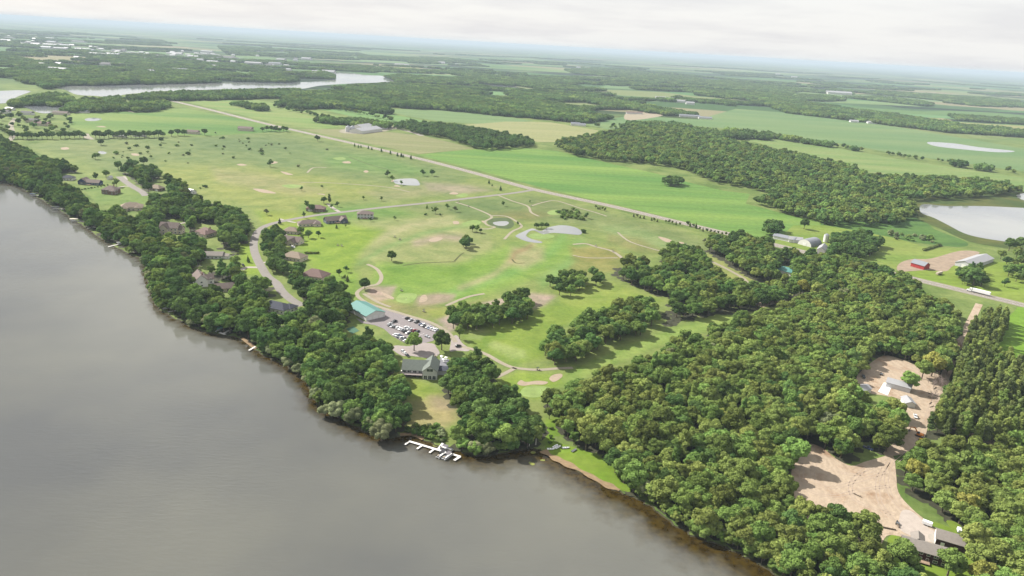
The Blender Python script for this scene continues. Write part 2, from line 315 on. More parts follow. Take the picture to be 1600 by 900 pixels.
# ---- water of the big lake: a sheet lying below the land, shallow brown rim along the shore
def water_mat(name, deep, shallow=None, wave=0.20, rough=0.05):
    m = bpy.data.materials.new(name); m.use_nodes = True; nt = m.node_tree; b = nt.nodes['Principled BSDF']; L = nt.links.new
    b.inputs['Roughness'].default_value = rough; b.inputs['IOR'].default_value = 1.333; b.inputs['Specular IOR Level'].default_value = 0.5
    g = N(nt, 'ShaderNodeNewGeometry')
    mp = N(nt, 'ShaderNodeMapping'); mp.inputs['Rotation'].default_value = (0, 0, math.radians(-28)); mp.inputs['Scale'].default_value = (0.30, 0.95, 1); L(g.outputs['Position'], mp.inputs[0])
    nz = N(nt, 'ShaderNodeTexNoise'); nz.inputs['Scale'].default_value = 0.55; nz.inputs['Detail'].default_value = 6; nz.inputs['Roughness'].default_value = 0.62; L(mp.outputs[0], nz.inputs['Vector'])
    wv = N(nt, 'ShaderNodeTexNoise'); wv.inputs['Scale'].default_value = 0.012; wv.inputs['Detail'].default_value = 4; L(g.outputs['Position'], wv.inputs['Vector'])
    ws = N(nt, 'ShaderNodeMapRange'); ws.inputs['From Min'].default_value = 0.38; ws.inputs['From Max'].default_value = 0.62; ws.inputs['To Min'].default_value = 0.35; ws.inputs['To Max'].default_value = 1.0; L(wv.outputs['Fac'], ws.inputs[0])
    ca = N(nt, 'ShaderNodeAttribute', attribute_name='lee'); cm = N(nt, 'ShaderNodeMath', operation='MULTIPLY_ADD'); cm.inputs[1].default_value = -0.85; cm.inputs[2].default_value = 1.0; L(ca.outputs['Fac'], cm.inputs[0])
    wl = N(nt, 'ShaderNodeMath', operation='MULTIPLY'); L(ws.outputs[0], wl.inputs[0]); L(cm.outputs[0], wl.inputs[1])
    bp = N(nt, 'ShaderNodeBump'); bp.inputs['Distance'].default_value = wave; L(nz.outputs['Fac'], bp.inputs['Height']); L(wl.outputs[0], bp.inputs['Strength']); L(bp.outputs[0], b.inputs['Normal'])
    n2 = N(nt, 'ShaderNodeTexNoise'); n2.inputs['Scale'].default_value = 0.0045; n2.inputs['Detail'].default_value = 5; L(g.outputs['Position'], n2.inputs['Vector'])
    c = N(nt, 'ShaderNodeMix', data_type='RGBA'); c.inputs['A'].default_value = (deep[0] * .76, deep[1] * .78, deep[2] * .84, 1); c.inputs['B'].default_value = (deep[0] * 1.3, deep[1] * 1.28, deep[2] * 1.16, 1)  # cloud reflections painted into the base colour as darker and lighter blotches
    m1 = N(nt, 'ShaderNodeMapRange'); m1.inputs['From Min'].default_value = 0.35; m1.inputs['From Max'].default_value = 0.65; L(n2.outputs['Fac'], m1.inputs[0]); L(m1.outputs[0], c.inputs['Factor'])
    if shallow is None: L(c.outputs['Result'], b.inputs['Base Color'])
    else:
        at = N(nt, 'ShaderNodeAttribute', attribute_name='shallow')
        n3 = N(nt, 'ShaderNodeTexNoise'); n3.inputs['Scale'].default_value = 0.09; n3.inputs['Detail'].default_value = 7; n3.inputs['Roughness'].default_value = 0.6; L(g.outputs['Position'], n3.inputs['Vector'])
        a1 = N(nt, 'ShaderNodeMath', operation='MULTIPLY_ADD'); a1.inputs[1].default_value = 1.5; L(at.outputs['Fac'], a1.inputs[0])
        a0 = N(nt, 'ShaderNodeMath', operation='MULTIPLY_ADD'); a0.inputs[1].default_value = 1.1; a0.inputs[2].default_value = -0.75; L(n3.outputs['Fac'], a0.inputs[0]); L(a0.outputs[0], a1.inputs[2]); a1.use_clamp = True
        bot = N(nt, 'ShaderNodeValToRGB'); e = bot.color_ramp.elements; e[0].position = 0.38; e[0].color = (*[x * 0.55 for x in shallow], 1); e[1].position = 0.66; e[1].color = (shallow[0] * 1.25, shallow[1] * 1.3, shallow[2] * 1.1, 1)
        n5 = N(nt, 'ShaderNodeTexNoise'); n5.inputs['Scale'].default_value = 0.3; n5.inputs['Detail'].default_value = 6; L(g.outputs['Position'], n5.inputs['Vector']); L(n5.outputs['Fac'], bot.inputs[0])
        c2 = N(nt, 'ShaderNodeMix', data_type='RGBA'); L(a1.outputs[0], c2.inputs['Factor']); L(c.outputs['Result'], c2.inputs['A']); L(bot.outputs[0], c2.inputs['B']); L(c2.outputs['Result'], b.inputs['Base Color'])
    return m
def build_lake():
    s = np.array(shore)
    xs = np.concatenate([-np.geomspace(40000, 700, 24), np.arange(-660, 420, 6.0)])
    ys = np.concatenate([np.array([-400, -200, -60]), np.arange(0, 1150, 6.0), np.geomspace(1200, shore[0][1] + 190, 14)])
    X, Y = np.meshgrid(xs, ys); nx, ny = len(xs), len(ys)
    px = X.ravel(); py = Y.ravel(); d = sdist(px, py, shore[5:], closed=False)
    wid = np.interp(px, [-400, -160, -60, 0, 120], [3, 6, 10, 14, 19])
    sh = np.exp(-(d / wid) ** 1.5)
    v = np.column_stack([px, py, np.full(px.shape, -0.4)])
    idx = np.arange(nx * ny).reshape(ny, nx); f = np.stack([idx[:-1, :-1], idx[:-1, 1:], idx[1:, 1:], idx[1:, :-1]], -1).reshape(-1, 4)
    land_in = inside(px, py, land) & (d > 20); keep = ~(land_in[f].all(1)); f = f[keep]
    used = np.unique(f); re = np.full(nx * ny, -1); re[used] = np.arange(len(used)); f = re[f]; v = v[used]; sh = sh[used]; lee = np.exp(-(d[used] / 26.0) ** 2)
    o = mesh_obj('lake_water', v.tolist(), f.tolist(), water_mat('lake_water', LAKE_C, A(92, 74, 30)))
    a = o.data.attributes.new('shallow', 'FLOAT', 'POINT'); a.data.foreach_set('value', sh.astype(np.float32)); a = o.data.attributes.new('lee', 'FLOAT', 'POINT'); a.data.foreach_set('value', lee.astype(np.float32)); o['kind'] = 'structure'
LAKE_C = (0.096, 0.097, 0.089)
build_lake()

# ---- farther waters
WP = water_mat('pond_water', (0.19, 0.195, 0.2), None, 0.012, 0.08)
ponds = [[(0, 142), (30, 141), (48, 143), (30, 150), (12, 159), (0, 162), (-80, 165), (-80, 142)],
         [(78, 137), (110, 133), (150, 133), (250, 131), (330, 129), (440, 129), (500, 127), (524, 123), (522, 117), (510, 113), (480, 111), (455, 110), (540, 113), (570, 117), (600, 119), (622, 127), (590, 129), (540, 131), (500, 134), (470, 139), (430, 138), (330, 140), (250, 144), (200, 147), (175, 152), (150, 150), (120, 148), (100, 140)],
         [(25, 164), (60, 164), (102, 166), (92, 172), (76, 177), (60, 176), (45, 170)],
         [(718, 133), (760, 131), (802, 135), (812, 138), (770, 137)], [(1437, 323), (1446, 319), (1480, 322), (1530, 322), (1600, 325), (1780, 335), (1780, 400), (1600, 381), (1560, 376), (1530, 371), (1505, 364), (1480, 351), (1458, 340), (1440, 333)],
         [(1588, 305), (1610, 302), (1660, 310), (1640, 318), (1600, 313)],
         [(616, 281), (634, 279), (650, 280), (656, 289), (645, 290), (630, 289), (618, 287)],
         [(845, 361), (858, 355), (878, 352), (898, 355), (909, 362), (905, 367), (880, 365), (862, 364), (848, 366), (832, 360), (822, 368), (832, 374), (847, 378), (842, 380), (822, 377), (808, 371), (806, 368), (818, 362), (832, 357)],
         [(770, 348), (780, 346), (792, 346), (795, 349), (788, 353), (775, 352)],
         [(153, 238), (159, 236), (167, 239), (160, 241)], [(133, 186), (145, 184), (159, 186), (150, 189), (136, 189)],
         [(1450, 222), (1490, 224), (1530, 230), (1585, 236), (1560, 238), (1500, 233), (1460, 228)], [(880, 127), (905, 127), (946, 131), (910, 131)]]
wet = []
for i, p in enumerate(ponds):
    q = smooth(G(p), 4, True); wet.append(p)
    sheet('lake' if i in (0, 1, 4, 5) else 'pond', q, 0.30 if p[0][1] < 200 else 0.14, WP)
reed = field_mat('reed', A(128, 134, 70), A(98, 122, 62), 0.2, 0.02, 0.02)
sheet('marsh', smooth(G([(1425, 322), (1450, 308), (1520, 308), (1600, 300), (1800, 310), (1800, 420), (1600, 392), (1545, 384), (1510, 376), (1470, 358), (1440, 345), (1425, 335)]), 4, True), 0.08, reed)
sheet('marsh', smooth(G([(765, 351), (762, 346), (772, 341), (795, 341), (803, 349), (797, 357), (778, 356)]), 4, True), 0.10, mat('pond_bank', A(104, 126, 70), 0.95, 0.3, 0.2))
sheet('marsh', smooth(G([(1280, 345), (1330, 346), (1430, 340), (1460, 358), (1510, 378), (1500, 386), (1440, 380), (1360, 368), (1290, 362)]), 4, True), 0.06, field_mat('meadow', A(126, 168, 84), A(104, 146, 76), 0.1, 0.01, 0.03))

# ---- fields
def fld(poly, c1, c2, ang=0.0, z=0.06, name='field', **k):
    fld.n += 1
    return sheet(name, G(poly), z + 0.0015 * fld.n, field_mat('crop_%d' % fld.n, A(*c1), A(*c2), ang, **k))
fld.n = 0
fld([(652, 242), (700, 237), (745, 233), (800, 230), (870, 236), (900, 243), (960, 257), (1020, 270), (1080, 286), (1130, 298), (1172, 303), (1165, 318), (1240, 338), (1282, 345), (1282, 360), (1230, 372), (1182, 370), (1110, 357), (1000, 329), (900, 306), (838, 291), (740, 264)], (124, 176, 84), (164, 200, 98), 0.35, sx=0.002, sy=0.012)
fld([(462, 202), (540, 202), (600, 205), (665, 213), (742, 232), (650, 241), (655, 241), (560, 221), (480, 204)], (168, 176, 116), (188, 188, 134), -0.3)
fld([(285, 158), (400, 156), (470, 169), (530, 181), (556, 195), (500, 202), (430, 192), (350, 173)], (150, 188, 96), (180, 196, 116), -0.2)
fld([(105, 178), (290, 169), (400, 191), (455, 205), (330, 212), (140, 209), (108, 198)], (118, 168, 80), (172, 196, 104), 0.1, sx=0.002, sy=0.008)
fld([(592, 171), (680, 170), (760, 178), (835, 189), (760, 194), (690, 190), (640, 182)], (146, 180, 116), (160, 190, 124), 0)
fld([(725, 195), (790, 190), (860, 191), (960, 208), (905, 222), (840, 222), (780, 205)], (190, 196, 132), (206, 206, 146), 0)
fld([(480, 166), (560, 168), (640, 184), (700, 196), (640, 196), (560, 184)], (140, 186, 106), (160, 200, 120), 0)
fld([(910, 193), (990, 180), (1090, 187), (1150, 170), (1250, 178), (1400, 198), (1600, 232), (1600, 268), (1400, 240), (1300, 222), (1180, 205), (1060, 195), (960, 205)], (136, 176, 112), (160, 188, 122), -0.2, sx=0.0015, sy=0.006)
fld([(1150, 214), (1200, 214), (1280, 226), (1400, 248), (1600, 278), (1600, 300), (1560, 290), (1460, 280), (1340, 268), (1260, 245)], (150, 184, 104), (176, 196, 120), -0.3)
fld([(676, 139), (720, 136), (775, 139), (790, 149), (735, 152), (700, 150)], (140, 188, 118), (158, 198, 126), 0, z=0.12)
fld([(570, 104), (620, 102), (660, 106), (640, 111), (590, 110)], (190, 200, 120), (200, 205, 130), 0, z=0.12)
fld([(1550, 545), (1572, 500), (1590, 480), (1760, 480), (1760, 640), (1640, 590)], (140, 188, 62), (158, 200, 76), 0.3)
fld([(1305, 395), (1370, 372), (1440, 385), (1500, 388), (1530, 395), (1520, 410), (1450, 420), (1400, 420), (1370, 412)], (150, 182, 84), (176, 194, 100), 0.1)
fld([(1400, 420), (1440, 436), (1545, 461), (1600, 475), (1760, 500), (1760, 430), (1600, 412), (1500, 405), (1470, 420)], (150, 186, 66), (172, 196, 88), 0.1, z=0.05)
fld([(1240, 352), (1290, 352), (1400, 372), (1440, 385), (1370, 402), (1300, 400), (1230, 390), (1210, 378)], (156, 186, 84), (180, 198, 100), 0.1, z=0.045)
# bands of farmland on the horizon side
for k, (x0, x1, y, t, c) in enumerate([(690, 900, 112, 4, (168, 190, 120)), (960, 1180, 132, 5, (140, 176, 112)), (1250, 1420, 152, 5, (150, 182, 112)), (1360, 1470, 178, 4, (196, 184, 134)), (1250, 1500, 168, 5, (136, 184, 114)),
                                       (300, 410, 103, 3, (170, 196, 100)), (0, 60, 113, 3, (176, 192, 100)), (880, 1010, 146, 6, (150, 180, 118)), (1480, 1600, 190, 6, (188, 190, 120)), (560, 700, 92, 3, (140, 176, 110)),
                                       (480, 640, 80, 2.5, (150, 176, 118)), (1000, 1250, 118, 3, (150, 184, 118)), (1300, 1600, 146, 3.5, (150, 184, 118)), (150, 400, 62, 2.5, (130, 168, 108)), (0, 140, 66, 3, (126, 164, 110))]):
    sl = 0.057
    fld([(x0, y), (x1, y + sl * (x1 - x0)), (x1 + 20, y + sl * (x1 - x0) + t), (x0 - 30, y + t)], c, tuple(min(255, q + 14) for q in c), 0, z=0.2)

# ---- golf course turf: one sheet whose own turf colours are stored per point
TURF_PX = [(40, 226), (140, 212), (320, 214), (430, 205), (476, 209), (560, 226), (655, 247), (740, 269), (830, 299), (950, 325), (1100, 364), (1190, 382), (1270, 400), (1290, 455), (1240, 490), (1130, 530), (1010, 570), (900, 625), (870, 700), (845, 712),
           (640, 700), (560, 620), (520, 500), (400, 460), (330, 380), (240, 320), (150, 320), (100, 270)]
def build_turf():
    poly = G(TURF_PX); step = 3.6
    xs = np.arange(min(p[0] for p in poly), max(p[0] for p in poly), step); ys = np.arange(min(p[1] for p in poly), max(p[1] for p in poly), step)
    X, Y = np.meshgrid(xs, ys); nx, ny = len(xs), len(ys); gx = X.ravel(); gy = Y.ravel()
    ins = inside(gx, gy, poly) & ~(inside(gx, gy, shore + [shore[0]]) & False)
    okland = inside(gx, gy, land) & (sdist(gx, gy, shore, closed=False) > 2.5)
    ins &= okland
    idx = np.arange(nx * ny).reshape(ny, nx); f = np.stack([idx[:-1, :-1], idx[:-1, 1:], idx[1:, 1:], idx[1:, :-1]], -1).reshape(-1, 4)
    f = f[ins[f].all(1)]; used = np.unique(f); re = np.full(nx * ny, -1); re[used] = np.arange(len(used)); f = re[f]; gx = gx[used]; gy = gy[used]
    px, py = proj(gx, gy, np.zeros_like(gx))
    col = np.tile(np.array(A(160, 184, 92)), (len(gx), 1))
    def paint(poly, c, soft=4.0, op=1.0):
        nonlocal col
        d = sdist(px, py, poly); d = np.where(inside(px, py, poly), d, -d); a = np.clip(d / soft * 0.5 + 0.5, 0, 1); a = a * a * (3 - 2 * a) * op
        col = col * (1 - a[:, None]) + np.array(A(*c))[None] * a[:, None]
    def streak(line, w, c, op=0.7):
        nonlocal col
        d = sdist(px, py, line, closed=False); a = np.exp(-(d / w) ** 2) * op
        col = col * (1 - a[:, None]) + np.array(A(*c))[None] * a[:, None]
    # distant holes: duller greens and straw
    paint([(40, 226), (140, 212), (430, 205), (655, 247), (740, 269), (700, 300), (540, 322), (420, 300), (300, 310), (240, 300), (130, 250)], (146, 172, 92), 10)
    paint([(250, 255), (420, 262), (560, 285), (640, 300), (520, 320), (420, 330), (330, 310), (250, 285)], (172, 190, 92), 12)
    paint([(330, 262), (440, 276), (520, 300), (460, 305), (340, 284)], (186, 190, 118), 9, 0.8)
    paint([(480, 235), (600, 245), (680, 270), (640, 275), (520, 262)], (132, 178, 84), 8, 0.8)
    paint([(300, 215), (420, 215), (500, 232), (420, 240), (310, 232)], (126, 158, 86), 10, 0.8)
    paint([(560, 300), (700, 285), (780, 292), (700, 303), (600, 313)], (176, 184, 116), 6, 0.8)
    paint([(660, 285), (730, 290), (770, 298), (720, 303), (670, 297)], (190, 184, 142), 4, 0.7)
    paint([(100, 225), (200, 222), (260, 238), (200, 245), (110, 240)], (160, 178, 100), 8, 0.7)
    paint([(395, 240), (470, 232), (540, 240), (460, 262), (410, 260)], (140, 170, 92), 8, 0.7)
    # middle: rough, tan slopes, bright fairways
    paint([(470, 320), (600, 322), (660, 335), (640, 352), (540, 350), (470, 340)], (128, 178, 74), 8, 0.8)
    paint([(620, 322), (720, 313), (830, 305), (940, 330), (1060, 358), (1120, 385), (1100, 400), (980, 372), (900, 352), (800, 340), (700, 345)], (150, 172, 94), 8)
    paint([(700, 315), (790, 312), (830, 330), (780, 342), (700, 335)], (130, 162, 86), 8, 0.7)
    paint([(765, 332), (830, 328), (865, 335), (830, 345), (780, 342)], (150, 154, 82), 6, 0.7)
    paint([(830, 310), (900, 318), (905, 335), (850, 330)], (146, 164, 92), 6, 0.6)
    paint([(550, 345), (700, 335), (760, 360), (780, 395), (720, 420), (620, 425), (560, 400)], (176, 192, 110), 10)
    streak([(545, 398), (580, 378), (640, 352), (700, 345)], 7, (196, 202, 132), 0.8)
    streak([(560, 412), (600, 388), (660, 365), (730, 352)], 4, (146, 190, 96), 0.6)
    streak([(650, 380), (690, 370), (720, 372)], 6, (204, 190, 150), 0.8)
    paint([(400, 330), (520, 345), (600, 360), (560, 400), (540, 440), (500, 440), (470, 390), (420, 360)], (160, 196, 66), 8)
    paint([(470, 425), (560, 425), (560, 470), (520, 460)], (150, 190, 70), 6)
    paint([(590, 410), (700, 420), (800, 380), (900, 372), (905, 400), (820, 440), (700, 480), (620, 470), (580, 440)], (156, 196, 80), 10)
    paint([(600, 412), (720, 412), (780, 405), (760, 425), (640, 445), (600, 440)], (140, 186, 66), 8, 0.8)
    streak([(880, 370), (860, 395), (800, 425), (730, 450), (690, 465)], 9, (144, 196, 88), 0.9)
    streak([(905, 380), (905, 400), (870, 425), (850, 440)], 10, (150, 196, 96), 0.8)
    streak([(840, 375), (810, 400), (770, 430), (720, 450)], 5, (204, 202, 136), 0.7)
    paint([(800, 385), (850, 385), (850, 405), (820, 420), (790, 412)], (196, 196, 130), 8, 0.8)
    paint([(890, 385), (960, 388), (975, 405), (930, 412), (895, 405)], (168, 166, 84), 6, 0.8)
    streak([(800, 405), (805, 395), (830, 385)], 4, (176, 150, 96), 0.6)
    paint([(905, 400), (980, 408), (960, 425), (880, 430)], (170, 172, 88), 6, 0.7)
    paint([(935, 350), (1010, 360), (1080, 385), (1030, 390), (960, 378)], (168, 196, 112), 8, 0.8)
    paint([(950, 365), (1000, 372), (1040, 395), (1000, 395), (950, 380)], (160, 160, 88), 6, 0.6)
    paint([(1095, 395), (1160, 420), (1180, 440), (1140, 440), (1105, 420)], (184, 196, 104), 5, 0.8)
    # around the green beside the car park
    paint([(574, 447), (620, 447), (612, 465), (590, 473), (572, 462)], (206, 192, 154), 4)
    paint([(650, 463), (680, 458), (713, 460), (705, 472), (670, 478), (650, 480)], (198, 186, 144), 4)
    paint([(570, 465), (640, 477), (700, 478), (760, 470), (700, 500), (640, 493), (590, 478)], (176, 174, 106), 6, 0.7)
    paint([(660, 485), (700, 480), (705, 495), (680, 498)], (170, 192, 84), 4, 0.8)
    paint([(735, 478), (790, 465), (800, 470), (770, 480), (740, 482)], (208, 198, 160), 3)
    paint([(683, 500), (712, 488), (712, 515), (700, 520)], (210, 198, 164), 4)
    paint([(812, 478), (830, 458), (870, 462), (850, 478), (825, 492)], (204, 192, 152), 4)
    paint([(720, 500), (850, 480), (960, 450), (1040, 470), (960, 480), (880, 510), (850, 560), (800, 570), (745, 545), (725, 525)], (158, 190, 74), 6)
    paint([(860, 445), (960, 440), (1000, 455), (960, 470), (880, 480)], (170, 196, 86), 6, 0.8)
    paint([(760, 540), (770, 532), (820, 548), (825, 560), (800, 562)], (178, 204, 106), 3)
    paint([(725, 515), (750, 510), (765, 520), (750, 532), (733, 530)], (178, 202, 108), 3, 0.8)
    # fairway between the wood and the tree belt
    paint([(870, 590), (920, 568), (980, 540), (1060, 512), (1120, 494), (1160, 488), (1160, 500), (1090, 520), (1000, 550), (920, 585), (880, 605)], (154, 190, 82), 5)
    streak([(880, 596), (960, 560), (1060, 520), (1150, 492)], 6, (178, 206, 100), 0.8)
    paint([(810, 580), (870, 585), (880, 600), (840, 625), (790, 610), (780, 595)], (160, 194, 74), 5)
    paint([(636, 590), (670, 600), (705, 620), (700, 650), (640, 660)], (164, 190, 76), 5)
    paint([(632, 628), (680, 620), (712, 628), (715, 655), (690, 672), (640, 668)], (196, 190, 122), 8, 0.8)
    paint([(668, 618), (708, 616), (712, 640), (680, 640)], (198, 182, 138), 7, 0.7)
    paint([(640, 672), (700, 678), (700, 692), (665, 690), (640, 682)], (142, 172, 66), 5, 0.8)
    paint([(850, 655), (880, 650), (875, 700), (850, 705)], (150, 190, 62), 5)
    # lawns around the lakeside houses
    paint([(125, 290), (190, 292), (260, 305), (250, 318), (150, 322)], (146, 180, 84), 5)
    paint([(372, 380), (402, 385), (410, 430), (380, 430)], (166, 200, 66), 4)
    paint([(410, 330), (470, 330), (520, 315), (480, 350), (420, 360)], (172, 192, 76), 5, 0.7)
    o = mesh_obj('golf_course_grass', np.column_stack([gx, gy, np.full(len(gx), 0.035)]).tolist(), f.tolist())
    at = o.data.color_attributes.new('turf', 'FLOAT_COLOR', 'POINT'); at.data.foreach_set('color', np.column_stack([col, np.ones(len(col))]).astype(np.float32).ravel())
    m = bpy.data.materials.new('turf'); m.use_nodes = True; nt = m.node_tree; b = nt.nodes['Principled BSDF']; L = nt.links.new
    b.inputs['Roughness'].default_value = 0.9; b.inputs['Specular IOR Level'].default_value = 0.12
    an = N(nt, 'ShaderNodeAttribute', attribute_name='turf'); g = N(nt, 'ShaderNodeNewGeometry')
    n1 = N(nt, 'ShaderNodeTexNoise'); n1.inputs['Scale'].default_value = 0.035; n1.inputs['Detail'].default_value = 9; n1.inputs['Roughness'].default_value = 0.68; n1.inputs['Distortion'].default_value = 0.6; L(g.outputs['Position'], n1.inputs['Vector'])
    r = N(nt, 'ShaderNodeValToRGB'); e = r.color_ramp.elements; e[0].position = 0.34; e[0].color = (0.74, 0.80, 0.84, 1); e[1].position = 0.66; e[1].color = (1.32, 1.14, 1.52, 1); L(n1.outputs['Fac'], r.inputs[0])
    mm = N(nt, 'ShaderNodeMix', data_type='RGBA', blend_type='MULTIPLY'); mm.inputs['Factor'].default_value = 1; L(an.outputs['Color'], mm.inputs['A']); L(r.outputs[0], mm.inputs['B'])
    n6 = N(nt, 'ShaderNodeTexNoise'); n6.inputs['Scale'].default_value = 0.3; n6.inputs['Detail'].default_value = 6; n6.inputs['Roughness'].default_value = 0.7; L(g.outputs['Position'], n6.inputs['Vector'])
    r6 = N(nt, 'ShaderNodeMapRange'); r6.inputs['From Min'].default_value = 0.32; r6.inputs['From Max'].default_value = 0.68; r6.inputs['To Min'].default_value = 0.84; r6.inputs['To Max'].default_value = 1.14; L(n6.outputs['Fac'], r6.inputs[0])
    s6 = N(nt, 'ShaderNodeVectorMath', operation='SCALE'); L(mm.outputs['Result'], s6.inputs[0]); L(r6.outputs[0], s6.inputs['Scale']); L(s6.outputs[0], b.inputs['Base Color'])
    n2 = N(nt, 'ShaderNodeTexNoise'); n2.inputs['Scale'].default_value = 0.017; n2.inputs['Detail'].default_value = 3; L(g.outputs['Position'], n2.inputs['Vector'])
    bp = N(nt, 'ShaderNodeBump'); bp.inputs['Distance'].default_value = 5.0; bp.inputs['Strength'].default_value = 1; L(n2.outputs['Fac'], bp.inputs['Height']); L(bp.outputs[0], b.inputs['Normal'])
    o.data.materials.append(m); o['kind'] = 'structure'
build_turf()

# ---- putting greens, sand, bare earth
green = field_mat('putting_green', A(176, 208, 120), A(190, 214, 130), 0.4, 0.05, 0.05)
for p in [[(621, 471), (619, 466), (626, 459), (640, 458), (651, 460), (650, 465), (643, 472), (633, 474)], [(812, 615), (822, 604), (845, 603), (862, 607), (858, 615), (840, 621), (822, 620)],
          [(826, 368), (838, 364), (860, 366), (866, 370), (850, 374), (832, 373)], [(722, 349), (740, 344), (752, 347), (745, 352), (728, 353)], [(855, 332), (865, 328), (880, 330), (878, 335), (862, 336)],
          [(440, 290), (458, 288), (475, 291), (455, 294)], [(712, 306), (724, 302), (732, 305), (722, 308)], [(520, 247), (535, 246), (540, 249), (528, 250)]]:
    sheet('putting_green', smooth(G(p), 4, True), 0.09, green)
sand = mat('bunker_sand', A(226, 204, 176), 0.95, 0.12, 0.3)
for p in [[(596, 456), (603, 459), (615, 465), (614, 468), (607, 466), (600, 462)], [(655, 472), (658, 463), (665, 461), (668, 468), (662, 472)], [(808, 600), (814, 594), (822, 597), (840, 595), (856, 597), (850, 601), (832, 601), (818, 603)], [(858, 592), (864, 586), (876, 584), (879, 588), (872, 594), (864, 597)],
          [(568, 268), (572, 266), (576, 268), (572, 270)], [(615, 291), (620, 289), (626, 292)], [(620, 283), (611, 284), (614, 281)], [(702, 303), (708, 300), (716, 302), (712, 304)], [(752, 345), (760, 346), (757, 349)],
          [(438, 268), (446, 269), (458, 273), (448, 273)], [(395, 295), (412, 296), (432, 302), (410, 301)], [(420, 254), (428, 252), (434, 254), (426, 256)], [(1028, 370), (1040, 372), (1052, 377), (1040, 378)], [(1060, 378), (1068, 379), (1070, 382), (1062, 381)],
          [(708, 346), (716, 346), (717, 350), (709, 350)], [(670, 375), (680, 371), (692, 372), (684, 377), (674, 378)], [(535, 253), (545, 252), (548, 255), (538, 255)], [(495, 303), (505, 303), (508, 305)], [(95, 231), (105, 230), (108, 233), (98, 234)], [(205, 240), (214, 240), (218, 243), (208, 243)], [(370, 257), (378, 256), (386, 258), (376, 259)], [(150, 198), (160, 197), (166, 199)]]:
    sheet('bunker', smooth(G(p), 4, True), 0.11, sand)

def earth_mat():
    m = bpy.data.materials.new('graded_earth'); m.use_nodes = True; nt = m.node_tree; b = nt.nodes['Principled BSDF']; L = nt.links.new
    b.inputs['Roughness'].default_value = 0.95; b.inputs['Specular IOR Level'].default_value = 0.1; g = N(nt, 'ShaderNodeNewGeometry')
    n1 = N(nt, 'ShaderNodeTexNoise'); n1.inputs['Scale'].default_value = 0.045; n1.inputs['Detail'].default_value = 8; n1.inputs['Roughness'].default_value = 0.62; L(g.outputs['Position'], n1.inputs['Vector'])
    r = N(nt, 'ShaderNodeValToRGB'); e = r.color_ramp.elements; e[0].position = 0.30; e[0].color = (*A(206, 168, 134), 1); e[1].position = 0.48; e[1].color = (*A(250, 226, 198), 1); L(n1.outputs['Fac'], r.inputs[0])
    # wheel ruts that wander
    wv = N(nt, 'ShaderNodeTexWave', wave_type='BANDS'); wv.inputs['Scale'].default_value = 0.055; wv.inputs['Distortion'].default_value = 22; wv.inputs['Detail'].default_value = 4; wv.inputs['Detail Scale'].default_value = 0.6
    mp = N(nt, 'ShaderNodeMapping'); mp.inputs['Location'].default_value = (-150, -270, 0); L(g.outputs['Position'], mp.inputs[0]); L(mp.outputs[0], wv.inputs['Vector'])
    mr = N(nt, 'ShaderNodeMapRange'); mr.inputs['To Min'].default_value = 0.93; mr.inputs['To Max'].default_value = 1.03; L(wv.outputs['Fac'], mr.inputs[0])
    sc = N(nt, 'ShaderNodeVectorMath', operation='SCALE'); L(r.outputs[0], sc.inputs[0]); L(mr.outputs[0], sc.inputs['Scale']); L(sc.outputs[0], b.inputs['Base Color'])
    n2 = N(nt, 'ShaderNodeTexNoise'); n2.inputs['Scale'].default_value = 0.5; n2.inputs['Detail'].default_value = 7; L(g.outputs['Position'], n2.inputs['Vector'])
    bp = N(nt, 'ShaderNodeBump'); bp.inputs['Distance'].default_value = 0.5; L(n2.outputs['Fac'], bp.inputs['Height']); L(bp.outputs[0], b.inputs['Normal'])
    return m
EARTH = earth_mat()
DIRT1 = [(1236, 745), (1244, 712), (1262, 694), (1285, 700), (1305, 716), (1330, 728), (1350, 722), (1372, 716), (1395, 712), (1400, 740), (1404, 770), (1425, 795), (1445, 812), (1462, 826), (1478, 838), (1470, 850), (1440, 848), (1405, 838), (1385, 838), (1372, 858), (1350, 852), (1320, 842), (1290, 838), (1262, 822), (1245, 790)]
DIRT2 = [(1338, 592), (1350, 576), (1380, 556), (1412, 563), (1450, 580), (1482, 592), (1476, 612), (1456, 645), (1446, 680), (1432, 700), (1400, 712), (1380, 708), (1408, 680), (1416, 650), (1410, 626), (1380, 618), (1350, 612)]
sheet('dirt_lot', smooth(G(DIRT1), 4, True), 0.11, EARTH)
sheet('dirt_yard', smooth(G(DIRT2), 4, True), 0.095, EARTH)
ribbon('dirt_track', G([(1450, 650), (1462, 615), (1478, 585), (1492, 550), (1505, 525), (1520, 495), (1530, 475)]), 6, 0.12, EARTH)
ribbon('dirt_track', G([(1448, 650), (1490, 668), (1530, 684), (1570, 700)]), 6, 0.125, EARTH)
ribbon('dirt_track', G([(1185, 478), (1200, 473), (1225, 470)]), 10, 0.10, EARTH)
pale = mat('gravel_drive', A(250, 234, 220), 0.95, 0.1, 0.4)
sheet('gravel_drive', smooth(G([(1408, 800), (1422, 798), (1440, 812), (1452, 826), (1468, 834), (1466, 846), (1446, 846), (1420, 836), (1405, 825)]), 4, True), 0.15, pale)
sheet('barn_yard', smooth(G([(1405, 412), (1425, 405), (1455, 404), (1500, 392), (1530, 394), (1520, 402), (1490, 415), (1478, 424), (1450, 422), (1405, 424)]), 4, True), 0.13, mat('barn_yard', A(214, 190, 164), 0.95, 0.2, 0.15))
sheet('farm_yard', smooth(G([(530, 206), (545, 200), (600, 196), (620, 200), (590, 207), (550, 209)]), 4, True), 0.2, mat('farm_yard', A(206, 198, 172), 0.95, 0.2, 0.1))
